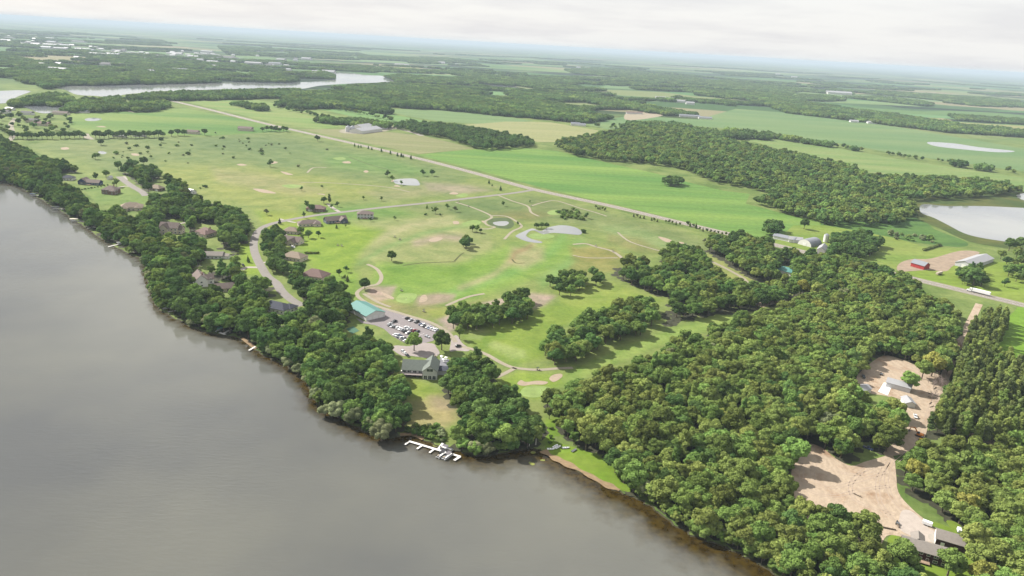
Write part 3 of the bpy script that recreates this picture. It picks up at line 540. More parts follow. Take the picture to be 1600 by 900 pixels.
sheet('farm_yard', smooth(G([(975, 184), (985, 176), (1040, 178), (1020, 184), (985, 188)]), 4, True), 0.2, mat('farm_yard2', A(216, 200, 170), 0.95, 0.2, 0.1))
# house lawn, shore grass
lawn = field_mat('lawn', A(148, 186, 62), A(166, 192, 78), 0, 0.03, 0.03)
sheet('lawn', smooth(G([(1385, 860), (1390, 838), (1410, 832), (1440, 845), (1468, 850), (1505, 850), (1478, 815), (1500, 820), (1515, 850), (1540, 900), (1560, 940), (1380, 940)]), 4, True), 0.10, lawn)
sheet('lawn', smooth(G([(1455, 815), (1478, 822), (1500, 834), (1496, 842), (1478, 838), (1460, 826)]), 4, True), 0.13, lawn)
sheet('shore_grass', smooth(G([(852, 703), (860, 690), (900, 700), (940, 715), (975, 745), (985, 768), (960, 762), (920, 742), (885, 724), (865, 712)]), 4, True), 0.075, lawn)
beach_pts = smooth(G([(848, 704), (862, 713), (882, 723), (912, 738), (945, 756), (968, 766)]), 6)
ribbon('beach', beach_pts, lambda t: 3.2 + 2.2 * math.sin(t * 9) * math.sin(t * 23 + 1) + 1.5 * (1 - t), 0.105, mat('beach_sand', A(202, 172, 132), 0.95, 0.18, 0.4), raw=True)
ribbon('beach', smooth(G([(625, 679), (645, 679), (662, 686)]), 5), 3.0, 0.105, mat('beach_sand', (0, 0, 0)), raw=True)
ribbon('beach', smooth(G([(378, 528), (395, 541), (400, 545)]), 5), 3.0, 0.105, mat('beach_sand', (0, 0, 0)), raw=True)

# ---- roads and paths
def road_mat(name, c): return mat(name, c, 0.9, 0.09, 0.25)
ASPH = road_mat('road_asphalt', A(192, 184, 176)); CONC = mat('concrete', A(232, 222, 208), 0.85, 0.06, 0.4); GRAV = road_mat('gravel_shoulder', A(206, 196, 172)); PATH = mat('path_concrete', A(214, 202, 176), 0.9, 0.1, 0.4)
WHITE = mat('white_paint', (0.78, 0.77, 0.75), 0.6)
HWY = G([(262, 156), (330, 172), (410, 192), (480, 208), (560, 226), (655, 248), (740, 270), (830, 295), (950, 321), (1060, 347), (1200, 380), (1330, 412), (1437, 438), (1529, 460), (1600, 477), (1800, 527)])
ribbon('highway_shoulder', HWY, 17, 0.10, GRAV); ribbon('highway', HWY, 9.5, 0.14, ASPH)
c_ = smooth(HWY, 6)
for off in (-3.7, 3.7, 0.0):
    q = []
    for i, p in enumerate(c_):
        a = np.array(c_[max(i - 1, 0)]); b_ = np.array(c_[min(i + 1, len(c_) - 1)]); d = (b_ - a) / np.hypot(*(b_ - a)); q.append(tuple(np.array(p) + off * np.array([-d[1], d[0]])))
    ribbon('road_marking', q, 0.22, 0.165, WHITE if off else mat('yellow_paint', (0.6, 0.42, 0.08), 0.6), raw=True)
RES = G([(832, 297), (800, 302), (740, 309), (660, 318), (600, 324), (540, 331), (490, 337), (445, 345), (418, 352), (403, 362), (397, 376), (397, 390), (402, 405), (410, 420), (418, 432), (432, 443), (440, 455), (455, 468), (472, 478)])
ribbon('residential_road', RES, 8.0, 0.13, ASPH)
ribbon('residential_road', G([(186, 276), (196, 284), (208, 292), (222, 300), (228, 306)]), 9, 0.13, ASPH)
sheet('driveway', G([(183, 277), (196, 275), (200, 281), (190, 284)]), 0.12, CONC)
ribbon('driveway', G([(180, 294), (195, 291), (206, 292)]), 4, 0.12, CONC)
ribbon('residential_road', G([(24, 185), (17, 195), (20, 212), (10, 225)]), 9, 0.13, GRAV)
ribbon('residential_road', G([(193, 158), (194, 168), (203, 174), (212, 176)]), 10, 0.2, GRAV)
ribbon('residential_road', G([(262, 157), (240, 156), (225, 152)]), 10, 0.2, GRAV)
ribbon('gravel_track', G([(600, 200), (630, 203), (660, 212), (650, 211)][:3]), 12, 0.18, CONC)
ribbon('gravel_track', G([(133, 209), (136, 214), (143, 218)]), 12, 0.12, GRAV)
for pts, w in [([(437, 342), (447, 345), (462, 348)], 4), ([(512, 318), (520, 325), (530, 331)], 5), ([(446, 372), (438, 378), (446, 366)], 4), ([(408, 411), (420, 409), (430, 404)], 4), ([(456, 425), (468, 428), (480, 428)], 4), ([(468, 478), (460, 478), (450, 476)], 4),
               ([(403, 418), (385, 418), (378, 422)], 5), ([(270, 352), (290, 348), (300, 350)], 4), ([(340, 352), (365, 355), (385, 357)], 4)]:
    ribbon('driveway', G(pts), w, 0.115, CONC)
for pts, w in [([(574, 413), (585, 418), (592, 424), (596, 434), (590, 444), (572, 448), (559, 456), (560, 464), (575, 474), (600, 482), (640, 494), (675, 505), (700, 520), (712, 535)], 3.6),
               ([(712, 540), (735, 545), (760, 554), (785, 568), (805, 575), (840, 578), (870, 576), (895, 575)], 3.6), ([(805, 575), (790, 583), (775, 590)], 3.4), ([(697, 478), (715, 470), (735, 463), (757, 459)], 3.4),
               ([(568, 459), (590, 472), (610, 480)], 3.0), ([(895, 382), (915, 381), (932, 386), (955, 392), (968, 400), (977, 409)], 4.0), ([(1092, 402), (1110, 408), (1135, 420), (1160, 434), (1168, 442)], 4.0),
               ([(712, 316), (740, 325), (768, 338), (758, 346), (762, 352), (773, 355), (760, 358), (750, 357)], 3.2), ([(768, 337), (790, 338), (805, 345), (815, 354), (800, 362), (788, 374)], 3.2), ([(778, 305), (800, 314), (824, 322), (830, 332), (842, 338)], 3.2),
               ([(830, 322), (850, 316), (870, 314), (905, 325), (930, 332), (948, 338)], 2.8), ([(965, 363), (985, 378), (1030, 392)], 2.6), ([(470, 285), (520, 286), (600, 292), (640, 300)], 2.6), ([(480, 270), (490, 262), (510, 262)], 3), ([(895, 399), (920, 403), (965, 403)], 2.4)]:
    ribbon('cart_path', G(pts), w, 0.15, PATH)
# tyre-worn crease lines in the rough
for pts in [[(630, 415), (660, 411), (712, 409)], [(710, 408), (720, 398), (725, 395)], [(800, 405), (806, 411), (820, 411)], [(545, 245), (580, 258), (620, 268)]]:
    ribbon('ditch', G(pts), 1.8, 0.12, mat('ditch_grass', A(112, 118, 60), 0.95, 0.3, 0.2))

# ---- car park and club forecourt
LOT = G([(556, 497), (572, 503), (598, 482), (612, 484), (640, 494), (668, 504), (684, 513), (692, 521), (676, 533), (660, 537), (632, 536), (612, 525), (600, 514), (585, 508), (565, 505)])
sheet('car_park', LOT, 0.12, mat('car_park_asphalt', A(190, 180, 180), 0.9, 0.06, 0.3))
sheet('forecourt', smooth(G([(618, 540), (640, 541), (655, 536), (676, 537), (682, 543), (687, 552), (680, 558), (672, 560), (655, 558), (640, 556), (628, 556), (612, 545)]), 4, True), 0.13, mat('forecourt_concrete', A(222, 208, 202), 0.9, 0.06, 0.3))
sheet('forecourt', smooth(G([(706, 528), (714, 524), (722, 536), (734, 545), (730, 549), (714, 548), (703, 549), (704, 538)]), 4, True), 0.125, mat('forecourt_concrete', (0, 0, 0)))
sheet('tennis_court', G([(540, 514), (552, 510), (562, 517), (550, 522)]), 0.14, mat('court_green', A(96, 150, 120), 0.8, 0.05, 0.3))
lot_line = MB()
def stall_lines(a, b, n, length):
    a = np.array(P2(*a)); b = np.array(P2(*b)); d = (b - a) / np.hypot(*(b - a)); s = np.array([-d[1], d[0]])
    for i in range(n + 1):
        c = a + (b - a) * i / n; e = c + s * length; w = d * 0.07
        lot_line.add([(*(c - w), 0.14), (*(c + w), 0.14), (*(e + w), 0.14), (*(e - w), 0.14)], [(0, 1, 2, 3)])
stall_lines((628, 497), (684, 518), 13, 5.5); stall_lines((606, 506), (655, 524), 13, 5.5)
tag(lot_line.build('parking_stripes', WHITE), kind='structure')
tag(sheet('patio', G([(688, 558), (702, 562), (700, 572), (685, 572)]), 0.16, mat('patio_slab', A(176, 176, 184), 0.9, 0.05, 0.5)), kind='structure')
tag(sheet('patio', G([(631, 577), (655, 584), (655, 590), (634, 588)]), 0.16, mat('patio_slab', (0, 0, 0))), kind='structure')
# ================================================================== TREES
def foliage(name, a, b, trans=0.25):
    """leaf colour a..b by leaf cluster and by tree"""
    m = bpy.data.materials.new(name); m.use_nodes = True; nt = m.node_tree; L = nt.links.new; nt.nodes.remove(nt.nodes['Principled BSDF'])
    o = nt.nodes['Material Output']
    at = N(nt, 'ShaderNodeAttribute', attribute_name='leaf'); oi = N(nt, 'ShaderNodeObjectInfo')
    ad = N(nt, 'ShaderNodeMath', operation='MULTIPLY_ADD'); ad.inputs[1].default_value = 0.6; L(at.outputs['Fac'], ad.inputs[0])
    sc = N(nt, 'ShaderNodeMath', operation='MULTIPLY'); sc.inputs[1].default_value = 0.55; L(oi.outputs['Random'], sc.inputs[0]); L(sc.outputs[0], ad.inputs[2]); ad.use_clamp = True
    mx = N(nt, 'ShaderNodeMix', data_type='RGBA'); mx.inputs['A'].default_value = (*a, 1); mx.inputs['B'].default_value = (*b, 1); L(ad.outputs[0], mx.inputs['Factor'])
    # second, independent per-tree draw: brightness and a slight warm shift
    r2 = N(nt, 'ShaderNodeMath', operation='FRACT'); m7 = N(nt, 'ShaderNodeMath', operation='MULTIPLY'); m7.inputs[1].default_value = 17.31; L(oi.outputs['Random'], m7.inputs[0]); L(m7.outputs[0], r2.inputs[0])
    hs = N(nt, 'ShaderNodeHueSaturation')
    h = N(nt, 'ShaderNodeMapRange'); h.inputs['To Min'].default_value = 0.485; h.inputs['To Max'].default_value = 0.515; L(r2.outputs[0], h.inputs[0]); L(h.outputs[0], hs.inputs['Hue'])
    r3 = N(nt, 'ShaderNodeMath', operation='FRACT'); m8 = N(nt, 'ShaderNodeMath', operation='MULTIPLY'); m8.inputs[1].default_value = 91.7; L(oi.outputs['Random'], m8.inputs[0]); L(m8.outputs[0], r3.inputs[0])
    v = N(nt, 'ShaderNodeMapRange'); v.inputs['To Min'].default_value = 0.68; v.inputs['To Max'].default_value = 1.32; L(r3.outputs[0], v.inputs[0]); L(v.outputs[0], hs.inputs['Value']); L(mx.outputs['Result'], hs.inputs['Color'])
    d = N(nt, 'ShaderNodeBsdfDiffuse'); t = N(nt, 'ShaderNodeBsdfTranslucent'); L(hs.outputs[0], d.inputs[0]); L(hs.outputs[0], t.inputs[0])
    ms = N(nt, 'ShaderNodeMixShader'); ms.inputs[0].default_value = trans; L(d.outputs[0], ms.inputs[1]); L(t.outputs[0], ms.inputs[2]); L(ms.outputs[0], o.inputs[0])
    return m
FOL = {'dark': foliage('leaves_dark', (.040, .085, .024), (.135, .220, .064)),
       'mid': foliage('leaves_mid', (.062, .115, .026), (.205, .295, .076)),
       'olive': foliage('leaves_olive', (.085, .120, .027), (.235, .290, .080)),
       'pale': foliage('leaves_pale', (.13, .165, .075), (.25, .275, .14)),
       'yellow': foliage('leaves_yellow', (.16, .17, .035), (.27, .285, .075)),
       'conifer': foliage('needles', (.050, .078, .026), (.15, .185, .060), 0.15),
       'brush': foliage('leaves_brush', (.05, .095, .022), (.12, .18, .045))}
BARK = mat('bark', (0.11, 0.085, 0.062), 0.95, 0.3, 2.0); BIRCH = mat('pale_bark', (0.5, 0.47, 0.42), 0.9, 0.2, 2.0); DEADW = mat('dead_branches', (0.26, 0.21, 0.19), 0.95, 0.2, 1.0)

def ico(sub=1):
    t = (1 + 5 ** .5) / 2
    v = [(-1, t, 0), (1, t, 0), (-1, -t, 0), (1, -t, 0), (0, -1, t), (0, 1, t), (0, -1, -t), (0, 1, -t), (t, 0, -1), (t, 0, 1), (-t, 0, -1), (-t, 0, 1)]
    f = [(0, 11, 5), (0, 5, 1), (0, 1, 7), (0, 7, 10), (0, 10, 11), (1, 5, 9), (5, 11, 4), (11, 10, 2), (10, 7, 6), (7, 1, 8), (3, 9, 4), (3, 4, 2), (3, 2, 6), (3, 6, 8), (3, 8, 9), (4, 9, 5), (2, 4, 11), (6, 2, 10), (8, 6, 7), (9, 8, 1)]
    v = [np.array(p) / np.linalg.norm(p) for p in v]
    for _ in range(sub):
        c = {}; nf = []
        def mid(a, b):
            k = (min(a, b), max(a, b))
            if k not in c: q = v[a] + v[b]; v.append(q / np.linalg.norm(q)); c[k] = len(v) - 1
            return c[k]
        for a, b, d in f: x, y, z = mid(a, b), mid(b, d), mid(d, a); nf += [(a, x, z), (b, y, x), (d, z, y), (x, y, z)]
        f = nf
    return np.array(v), f
ICO1 = ico(1); ICO0 = ico(0)
def crown_data(seed, lobes, per, leaf, core=ICO1, spread=0.55, droop=0.0):
    """lobes: list of (centre, radii). Returns verts, faces, per-face leaf value."""
    r = np.random.default_rng(seed); V = []; F = []; Q = []; nv = 0
    C = np.array([l[0] for l in lobes]); R = np.array([l[1] for l in lobes])
    iv, jf = core
    for c, rad in zip(C, R):
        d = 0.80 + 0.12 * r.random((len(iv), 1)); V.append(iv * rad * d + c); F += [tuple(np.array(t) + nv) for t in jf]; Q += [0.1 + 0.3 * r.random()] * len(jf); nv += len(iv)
    for i, (c, rad) in enumerate(zip(C, R)):
        n = int(per * (rad[0] * rad[1] + rad[0] * rad[2]) / 2)
        u = r.normal(size=(n, 3)); u /= np.linalg.norm(u, axis=1)[:, None]; u[:, 2] = np.where(u[:, 2] < -0.35, -u[:, 2], u[:, 2])
        # clusters: pull the leaf sprays towards a few bumps of the lobe
        kb = r.normal(size=(9, 3)); kb /= np.linalg.norm(kb, axis=1)[:, None]; near = (u @ kb.T).max(1)
        p = c + u * rad * (0.80 + 0.30 * np.clip(near - 0.55, 0, 1)[:, None] * 1.6 + 0.10 * r.random((n, 1)))
        keep = np.ones(n, bool)
        for j in range(len(C)):
            if j != i: keep &= ((((p - C[j]) / (R[j] * 0.86)) ** 2).sum(1) > 1)
        p = p[keep]; u = u[keep]; n = len(p)
        if not n: continue
        nrm = u + r.normal(size=(n, 3)) * spread; nrm[:, 2] += 0.25; nrm /= np.linalg.norm(nrm, axis=1)[:, None]
        a = np.cross(nrm, r.normal(size=(n, 3))); a /= np.linalg.norm(a, axis=1)[:, None]; b = np.cross(nrm, a)
        s = leaf * (0.6 + 0.8 * r.random((n, 1))); s2 = s * (0.55 + 0.5 * r.random((n, 1)))
        dr = np.zeros((n, 3)); dr[:, 2] = -droop
        q0 = p - a * s - b * s2 * .4; q1 = p - b * s2 + dr * .4; q2 = p + a * s + b * .3 * s2; q3 = p + b * s2 + a * .2 * s
        V.append(np.stack([q0, q1, q2, q3], 1).reshape(-1, 3)); base = nv + 4 * np.arange(n)
        F += [(k, k + 1, k + 2, k + 3) for k in base.tolist()]; tone = r.random()
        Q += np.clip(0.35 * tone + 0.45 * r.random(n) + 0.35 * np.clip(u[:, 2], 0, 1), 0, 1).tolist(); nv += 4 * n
    return np.concatenate(V), F, Q
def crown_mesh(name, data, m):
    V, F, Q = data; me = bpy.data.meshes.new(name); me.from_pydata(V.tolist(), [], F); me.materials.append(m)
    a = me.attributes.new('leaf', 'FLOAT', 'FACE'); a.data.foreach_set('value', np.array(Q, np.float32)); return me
def lobes_broad(seed, R, H, n, base=0.32, small=1.0):
    r = np.random.default_rng(seed); zc = H * (base + 1) / 2 - 0.3; rz = H * (1 - base) / 2; out = [((0, 0, zc), (R * .52, R * .52, rz * .68))]
    for k in range(n):
        t = 2 * math.pi * (k * 0.618 + 0.1 * r.random()); e = r.uniform(-0.45, 1.0); ce = math.sqrt(max(0, 1 - e * e)); q = 0.62 + 0.22 * r.random()
        rr = R * r.uniform(0.20, 0.40) * small
        out.append(((R * q * ce * math.cos(t), R * q * ce * math.sin(t), zc + rz * q * e), (rr, rr * r.uniform(.85, 1.15), rr * r.uniform(.75, 1.0))))
    return out
def lobes_columnar(seed, R, H, n):
    r = np.random.default_rng(seed); out = []
    for k in range(n):
        z = H * (0.25 + 0.72 * (k + .5) / n); w = R * (1 - 0.55 * ((k + .5) / n)) * r.uniform(.8, 1.1); t = r.uniform(0, 6.3)
        out.append(((R * .3 * math.cos(t), R * .3 * math.sin(t), z), (w, w, H * 0.13)))
    return out
def lobes_cone(seed, R, H):
    r = np.random.default_rng(seed); out = [((0, 0, H * .42), (R * .5, R * .5, H * .4))]
    for k in range(7):
        z = H * (0.14 + 0.78 * k / 7); w = R * (1 - z / H) + .25
        for j in range(3 if k < 5 else 1):
            t = j * 2.09 + k + r.random(); out.append(((w * .45 * math.cos(t), w * .45 * math.sin(t), z), (w * .6, w * .6, H * .075)))
    out.append(((0, 0, H * .93), (.35, .35, H * .08))); return out
def trunk_data(H, R, r0, seed, limbs=5, top=0.62):
    r = random.Random(seed); m = MB(); h1 = H * 0.30; m.tube((0, 0, -0.3), (0, 0, 0.5), r0 * 1.35, r0 * 1.05, 8, False); m.tube((0, 0, 0.5), (0, 0, h1), r0 * 1.05, r0 * 0.8, 8, False)
    m.tube((0, 0, h1), (R * .05, 0, H * top), r0 * .8, r0 * .35, 7, False)
    for k in range(limbs):
        t = k * 2.4 + r.random(); z = h1 * (0.85 + 0.12 * k); e = (math.cos(t) * R * .5, math.sin(t) * R * .5, z + H * .26)
        mid = (e[0] * .5, e[1] * .5, (z + e[2]) / 2 - .2); m.tube((0, 0, z), mid, r0 * .5, r0 * .35, 6, False); m.tube(mid, e, r0 * .35, r0 * .15, 5, False)
    return m
# --- prototype shapes: crown data and trunk data
SHAPES = {}
def shape(key, lob, per, leaf, H, R, r0, core=ICO1, limbs=5, **k):
    SHAPES[key] = dict(crown=crown_data(hash(key) % 1000 if False else sum(map(ord, key)), lob, per, leaf, core, **k), H=H, R=R, r0=r0, limbs=limbs)
for i in range(5): shape('broad%d' % i, lobes_broad(20 + i, 6.2, 15.0, [22, 26, 20, 28, 24][i], 0.18), 26, 0.62, 15.5, 6.2, 0.42)
for i in range(2): shape('wide%d' % i, lobes_broad(30 + i, 7.4, 12.5, 32, 0.2), 26, 0.55, 12.5, 7.4, 0.45)
for i in range(2): shape('tall%d' % i, lobes_broad(40 + i, 4.6, 17.0, 15, 0.14), 26, 0.58, 17.5, 4.6, 0.34)
for i in range(2): shape('willow%d' % i, lobes_broad(50 + i, 6.6, 12.5, 20, 0.05, 1.05), 34, 0.5, 12.5, 6.6, 0.5, spread=0.35, droop=0.5)
for i in range(2): shape('small%d' % i, lobes_broad(60 + i, 3.2, 8.0, 9, 0.2), 30, 0.42, 8.0, 3.2, 0.18, limbs=3)
for i in range(2): shape('slim%d' % i, lobes_columnar(70 + i, 2.7, 15.5, 8), 26, 0.5, 15.5, 2.7, 0.2, limbs=2)
for i in range(2): shape('cone%d' % i, lobes_cone(80 + i, 2.6, 9.0), 40, 0.38, 9.0, 2.6, 0.18, limbs=0)
for i in range(2): shape('bush%d' % i, lobes_broad(90 + i, 1.9, 2.6, 6, -0.1, 1.3), 40, 0.3, 2.6, 1.9, 0.08, limbs=0)
for i in range(2): shape('mid%d' % i, lobes_broad(100 + i, 6.4, 14.0, 10, 0.1, 1.15), 6, 1.15, 14.0, 6.4, 0.4, core=ICO1, limbs=0)
def lobes_clump(seed, n, R, H):
    r = np.random.default_rng(seed); return [((R * math.sqrt(r.random()) * math.cos(t), R * math.sqrt(r.random()) * math.sin(t), H * r.uniform(.42, .62)), (r.uniform(4.5, 7.5), r.uniform(4.5, 7.5), H * r.uniform(.38, .48))) for t in r.uniform(0, 6.3, n)]
for i in range(3): shape('clump%d' % i, lobes_clump(110 + i, 11, 15, 13), 1.6, 2.0, 14, 18, 0.5, core=ICO1, limbs=0)
_cm = {}; _tm = {}
def crown_me(key, pal):
    if (key, pal) not in _cm: _cm[key, pal] = crown_mesh('crown', SHAPES[key]['crown'], FOL[pal])
    return _cm[key, pal]
def trunk_me(key, bark=None):
    k = (key, bark.name if bark else 'bark')
    if k not in _tm:
        s = SHAPES[key]; b = trunk_data(s['H'], s['R'], s['r0'], sum(map(ord, key)), s['limbs']); me = bpy.data.meshes.new('trunk'); me.from_pydata(b.v, [], b.f); me.materials.append(bark or BARK); _tm[k] = me
    return _tm[k]
def tree(x, y, key, pal, s=1.0, name='broadleaf_tree', label=None, group=None, cat='tree', bark=None, z=0.0, sz=None):
    t = empty(name, (x, y, z), rng.uniform(0, 6.28), label=label, cat=cat, group=group)
    c = bpy.data.objects.new('crown', crown_me(key, pal)); COL.objects.link(c); c.parent = t
    k = bpy.data.objects.new('trunk', trunk_me(key, bark)); COL.objects.link(k); k.parent = t
    t.scale = (s, s, (sz or s)); return t
def bush(x, y, key, pal, s, name='shrub', label=None, group=None):
    o = bpy.data.objects.new(name, crown_me(key, pal)); COL.objects.link(o); o.location = (x, y, 0); o.rotation_euler = (0, 0, rng.uniform(0, 6.28)); o.scale = (s, s, s * rng.uniform(.8, 1.1))
    return tag(o, label, 'shrub', group)

# --- stuff: one object of points that carries a tree on every point
def stuff_trees(name, pts, keys, label, cat):
    """pts: list (x, y, s, key_index); keys: list of (shape, palette)"""
    coll = bpy.data.collections.new(name + '_kinds')
    for i, (k, p) in enumerate(keys):
        s = SHAPES[k]; V, F, Q = s['crown']; nv = len(V); b = trunk_data(s['H'], s['R'], s['r0'], 3, min(s['limbs'], 2)) if s['limbs'] else MB()
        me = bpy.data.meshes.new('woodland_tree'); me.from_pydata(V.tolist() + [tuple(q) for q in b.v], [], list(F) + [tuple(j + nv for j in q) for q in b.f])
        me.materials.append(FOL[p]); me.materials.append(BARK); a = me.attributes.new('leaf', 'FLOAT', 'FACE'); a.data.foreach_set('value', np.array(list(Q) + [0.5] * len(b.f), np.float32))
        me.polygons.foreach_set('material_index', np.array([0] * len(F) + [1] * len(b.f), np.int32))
        o = bpy.data.objects.new('%02d_kind' % i, me); coll.objects.link(o)
    me = bpy.data.meshes.new(name); me.from_pydata([(p[0], p[1], 0.0) for p in pts], [], [])
    for nm, ty, val in (('s', 'FLOAT', [p[2] for p in pts]), ('k', 'INT', [p[3] for p in pts]), ('rz', 'FLOAT', [rng.uniform(0, 6.28) for p in pts]), ('sz', 'FLOAT', [p[2] * rng.uniform(.85, 1.15) for p in pts])):
        a = me.attributes.new(nm, ty, 'POINT'); a.data.foreach_set('value', val)
    o = bpy.data.objects.new(name, me); COL.objects.link(o)
    ng = bpy.data.node_groups.new(name, 'GeometryNodeTree'); ng.interface.new_socket('Geometry', in_out='INPUT', socket_type='NodeSocketGeometry'); ng.interface.new_socket('Geometry', in_out='OUTPUT', socket_type='NodeSocketGeometry')
    gi = ng.nodes.new('NodeGroupInput'); go = ng.nodes.new('NodeGroupOutput'); ip = ng.nodes.new('GeometryNodeInstanceOnPoints'); ci = ng.nodes.new('GeometryNodeCollectionInfo')
    ci.inputs['Collection'].default_value = coll; ci.inputs['Separate Children'].default_value = True; ci.inputs['Reset Children'].default_value = True
    def att(nm, ty): n = ng.nodes.new('GeometryNodeInputNamedAttribute'); n.data_type = ty; n.inputs['Name'].default_value = nm; return n.outputs['Attribute']
    L = ng.links.new; L(gi.outputs[0], ip.inputs['Points']); L(ci.outputs[0], ip.inputs['Instance']); ip.inputs['Pick Instance'].default_value = True
    L(att('k', 'INT'), ip.inputs['Instance Index'])
    cx = ng.nodes.new('ShaderNodeCombineXYZ'); s = att('s', 'FLOAT'); L(s, cx.inputs[0]); L(s, cx.inputs[1]); L(att('sz', 'FLOAT'), cx.inputs[2]); L(cx.outputs[0], ip.inputs['Scale'])
    cr = ng.nodes.new('ShaderNodeCombineXYZ'); L(att('rz', 'FLOAT'), cr.inputs[2])
    try: er = ng.nodes.new('FunctionNodeEulerToRotation'); L(cr.outputs[0], er.inputs[0]); L(er.outputs[0], ip.inputs['Rotation'])
    except Exception: L(cr.outputs[0], ip.inputs['Rotation'])
    L(ip.outputs[0], go.inputs[0]); md = o.modifiers.new('scatter', 'NODES'); md.node_group = ng
    return tag(o, label, cat, kind='stuff')

# --- where trees may not stand: what the survey shows open (outlines in survey coordinates)
DIRT1V = [(1236, 745), (1244, 712), (1262, 694), (1285, 700), (1305, 716), (1330, 728), (1350, 722), (1372, 716), (1395, 712), (1400, 740), (1404, 770), (1425, 795), (1445, 812), (1462, 826), (1478, 838), (1470, 850), (1440, 848), (1400, 840), (1378, 835), (1364, 815), (1345, 802), (1325, 796), (1295, 792), (1265, 770)]
KEEP = [DIRT1V, DIRT2,
        [(1495, 500), (1508, 500), (1512, 525), (1500, 548), (1494, 540)], 
        [(1388, 845), (1470, 832), (1505, 832), (1508, 862), (1462, 884), (1412, 878)], [(1490, 862), (1500, 858), (1530, 900), (1500, 905), (1480, 885)],
        [(1435, 437), (1600, 470), (1600, 492), (1560, 475), (1520, 482), (1440, 448)], [(1470, 462), (1530, 478), (1535, 495), (1520, 500)],
        [(120, 268), (190, 262), (196, 308), (150, 318), (125, 300)], [(95, 270), (120, 270), (122, 286), (95, 284)], [(184, 272), (200, 274), (238, 306), (228, 312), (186, 286)], [(145, 300), (215, 300), (212, 313), (150, 326)],
        [(188, 308), (224, 308), (224, 330), (195, 332)], [(232, 280), (262, 280), (262, 304), (236, 300)], [(248, 342), (290, 342), (290, 366), (248, 366)], [(304, 348), (344, 350), (342, 372), (306, 368)], [(316, 390), (365, 390), (362, 406), (318, 402)],
        [(300, 416), (330, 416), (332, 447), (302, 445)], [(338, 438), (366, 440), (362, 456), (340, 454)], [(408, 464), (462, 464), (462, 486), (415, 486)], [(368, 382), (410, 380), (420, 430), (376, 428)],
        [(395, 330), (412, 340), (404, 400), (424, 428), (408, 432), (388, 400), (388, 350)], [(425, 428), (440, 428), (480, 476), (462, 484), (430, 458)],
        [(540, 505), (562, 508), (560, 524), (538, 520)], [(545, 460), (600, 482), (600, 500), (575, 508), (545, 495)], [(556, 497), (598, 480), (690, 514), (690, 530), (660, 540), (630, 538)],
        [(612, 534), (700, 530), (704, 575), (680, 592), (640, 590), (618, 575)], [(636, 585), (668, 590), (700, 625), (716, 652), (690, 690), (636, 682)], [(700, 522), (730, 530), (735, 552), (700, 552)],
        [(444, 352), (472, 364), (474, 388), (444, 382)], [(444, 390), (480, 392), (482, 406), (446, 408)], [(474, 412), (516, 414), (514, 432), (478, 432)], [(470, 335), (600, 320), (600, 350), (470, 354)], [(478, 308), (512, 308), (512, 330), (480, 328)],
        [(1206, 362), (1300, 362), (1300, 388), (1260, 392), (1206, 380)], [(1216, 415), (1240, 415), (1240, 426), (1216, 426)], [(848, 660), (866, 655), (880, 665), (872, 690), (905, 702), (945, 722), (975, 760), (960, 768), (845, 708)],
        [(820, 640), (838, 640), (836, 652), (822, 652)], [(1345, 690), (1372, 690), (1372, 712), (1345, 710)], [(678, 676), (708, 676), (720, 720), (680, 712)]]
KBOX = [(min(p[0] for p in k), min(p[1] for p in k), max(p[0] for p in k), max(p[1] for p in k), k) for k in KEEP]
def ok_tree(x, y, h, r, poly, loose=False):
    for z in (.25, .5, .8):
        if not in1(*proj1(x, y, z * h), poly): return False
    if loose: return True
    w = 0.45 * r * FOC / max(1.0, math.hypot(y, H_CAM)); q = [proj1(x, y, z * h) for z in (0.0, .35, .7, .95)]; q += [(q[2][0] - w, q[2][1]), (q[2][0] + w, q[2][1])]
    x0 = min(p[0] for p in q); x1 = max(p[0] for p in q); y0 = min(p[1] for p in q); y1 = max(p[1] for p in q)
    for a, b, c, d, k in KBOX:
        if c < x0 or a > x1 or d < y0 or b > y1: continue
        if any(in1(px, py, k) for px, py in q): return False
    return True
_shore_a = np.array(shore[6:-1])
def scatter(poly, sp, hgt, rad, loose=False, jit=0.36, minsh=2.5):
    """jittered rows of tree positions over the stand outlined by poly"""
    ys_ = [p[1] for p in poly]; g = [P2(*p, 5.0) for p in poly]
    x0, x1 = min(p[0] for p in g), max(p[0] for p in g); y0, y1 = min(p[1] for p in g) - 25, max(p[1] for p in g) + 15
    out = []; row = 0; y = y0
    while y < y1:
        x = x0 + (sp / 2 if row % 2 else 0)
        while x < x1:
            q = (x + rng.uniform(-jit, jit) * sp, y + rng.uniform(-jit, jit) * sp)
            if ok_tree(q[0], q[1], hgt, rad, poly, loose): out.append(q)
            x += sp
        y += sp * 0.87; row += 1
    if out:
        a = np.array(out); m = inside(a[:, 0], a[:, 1], land) & (sdist(a[:, 0], a[:, 1], [tuple(s) for s in shore], closed=False) > minsh); out = [o for o, k in zip(out, m) if k]
    return out

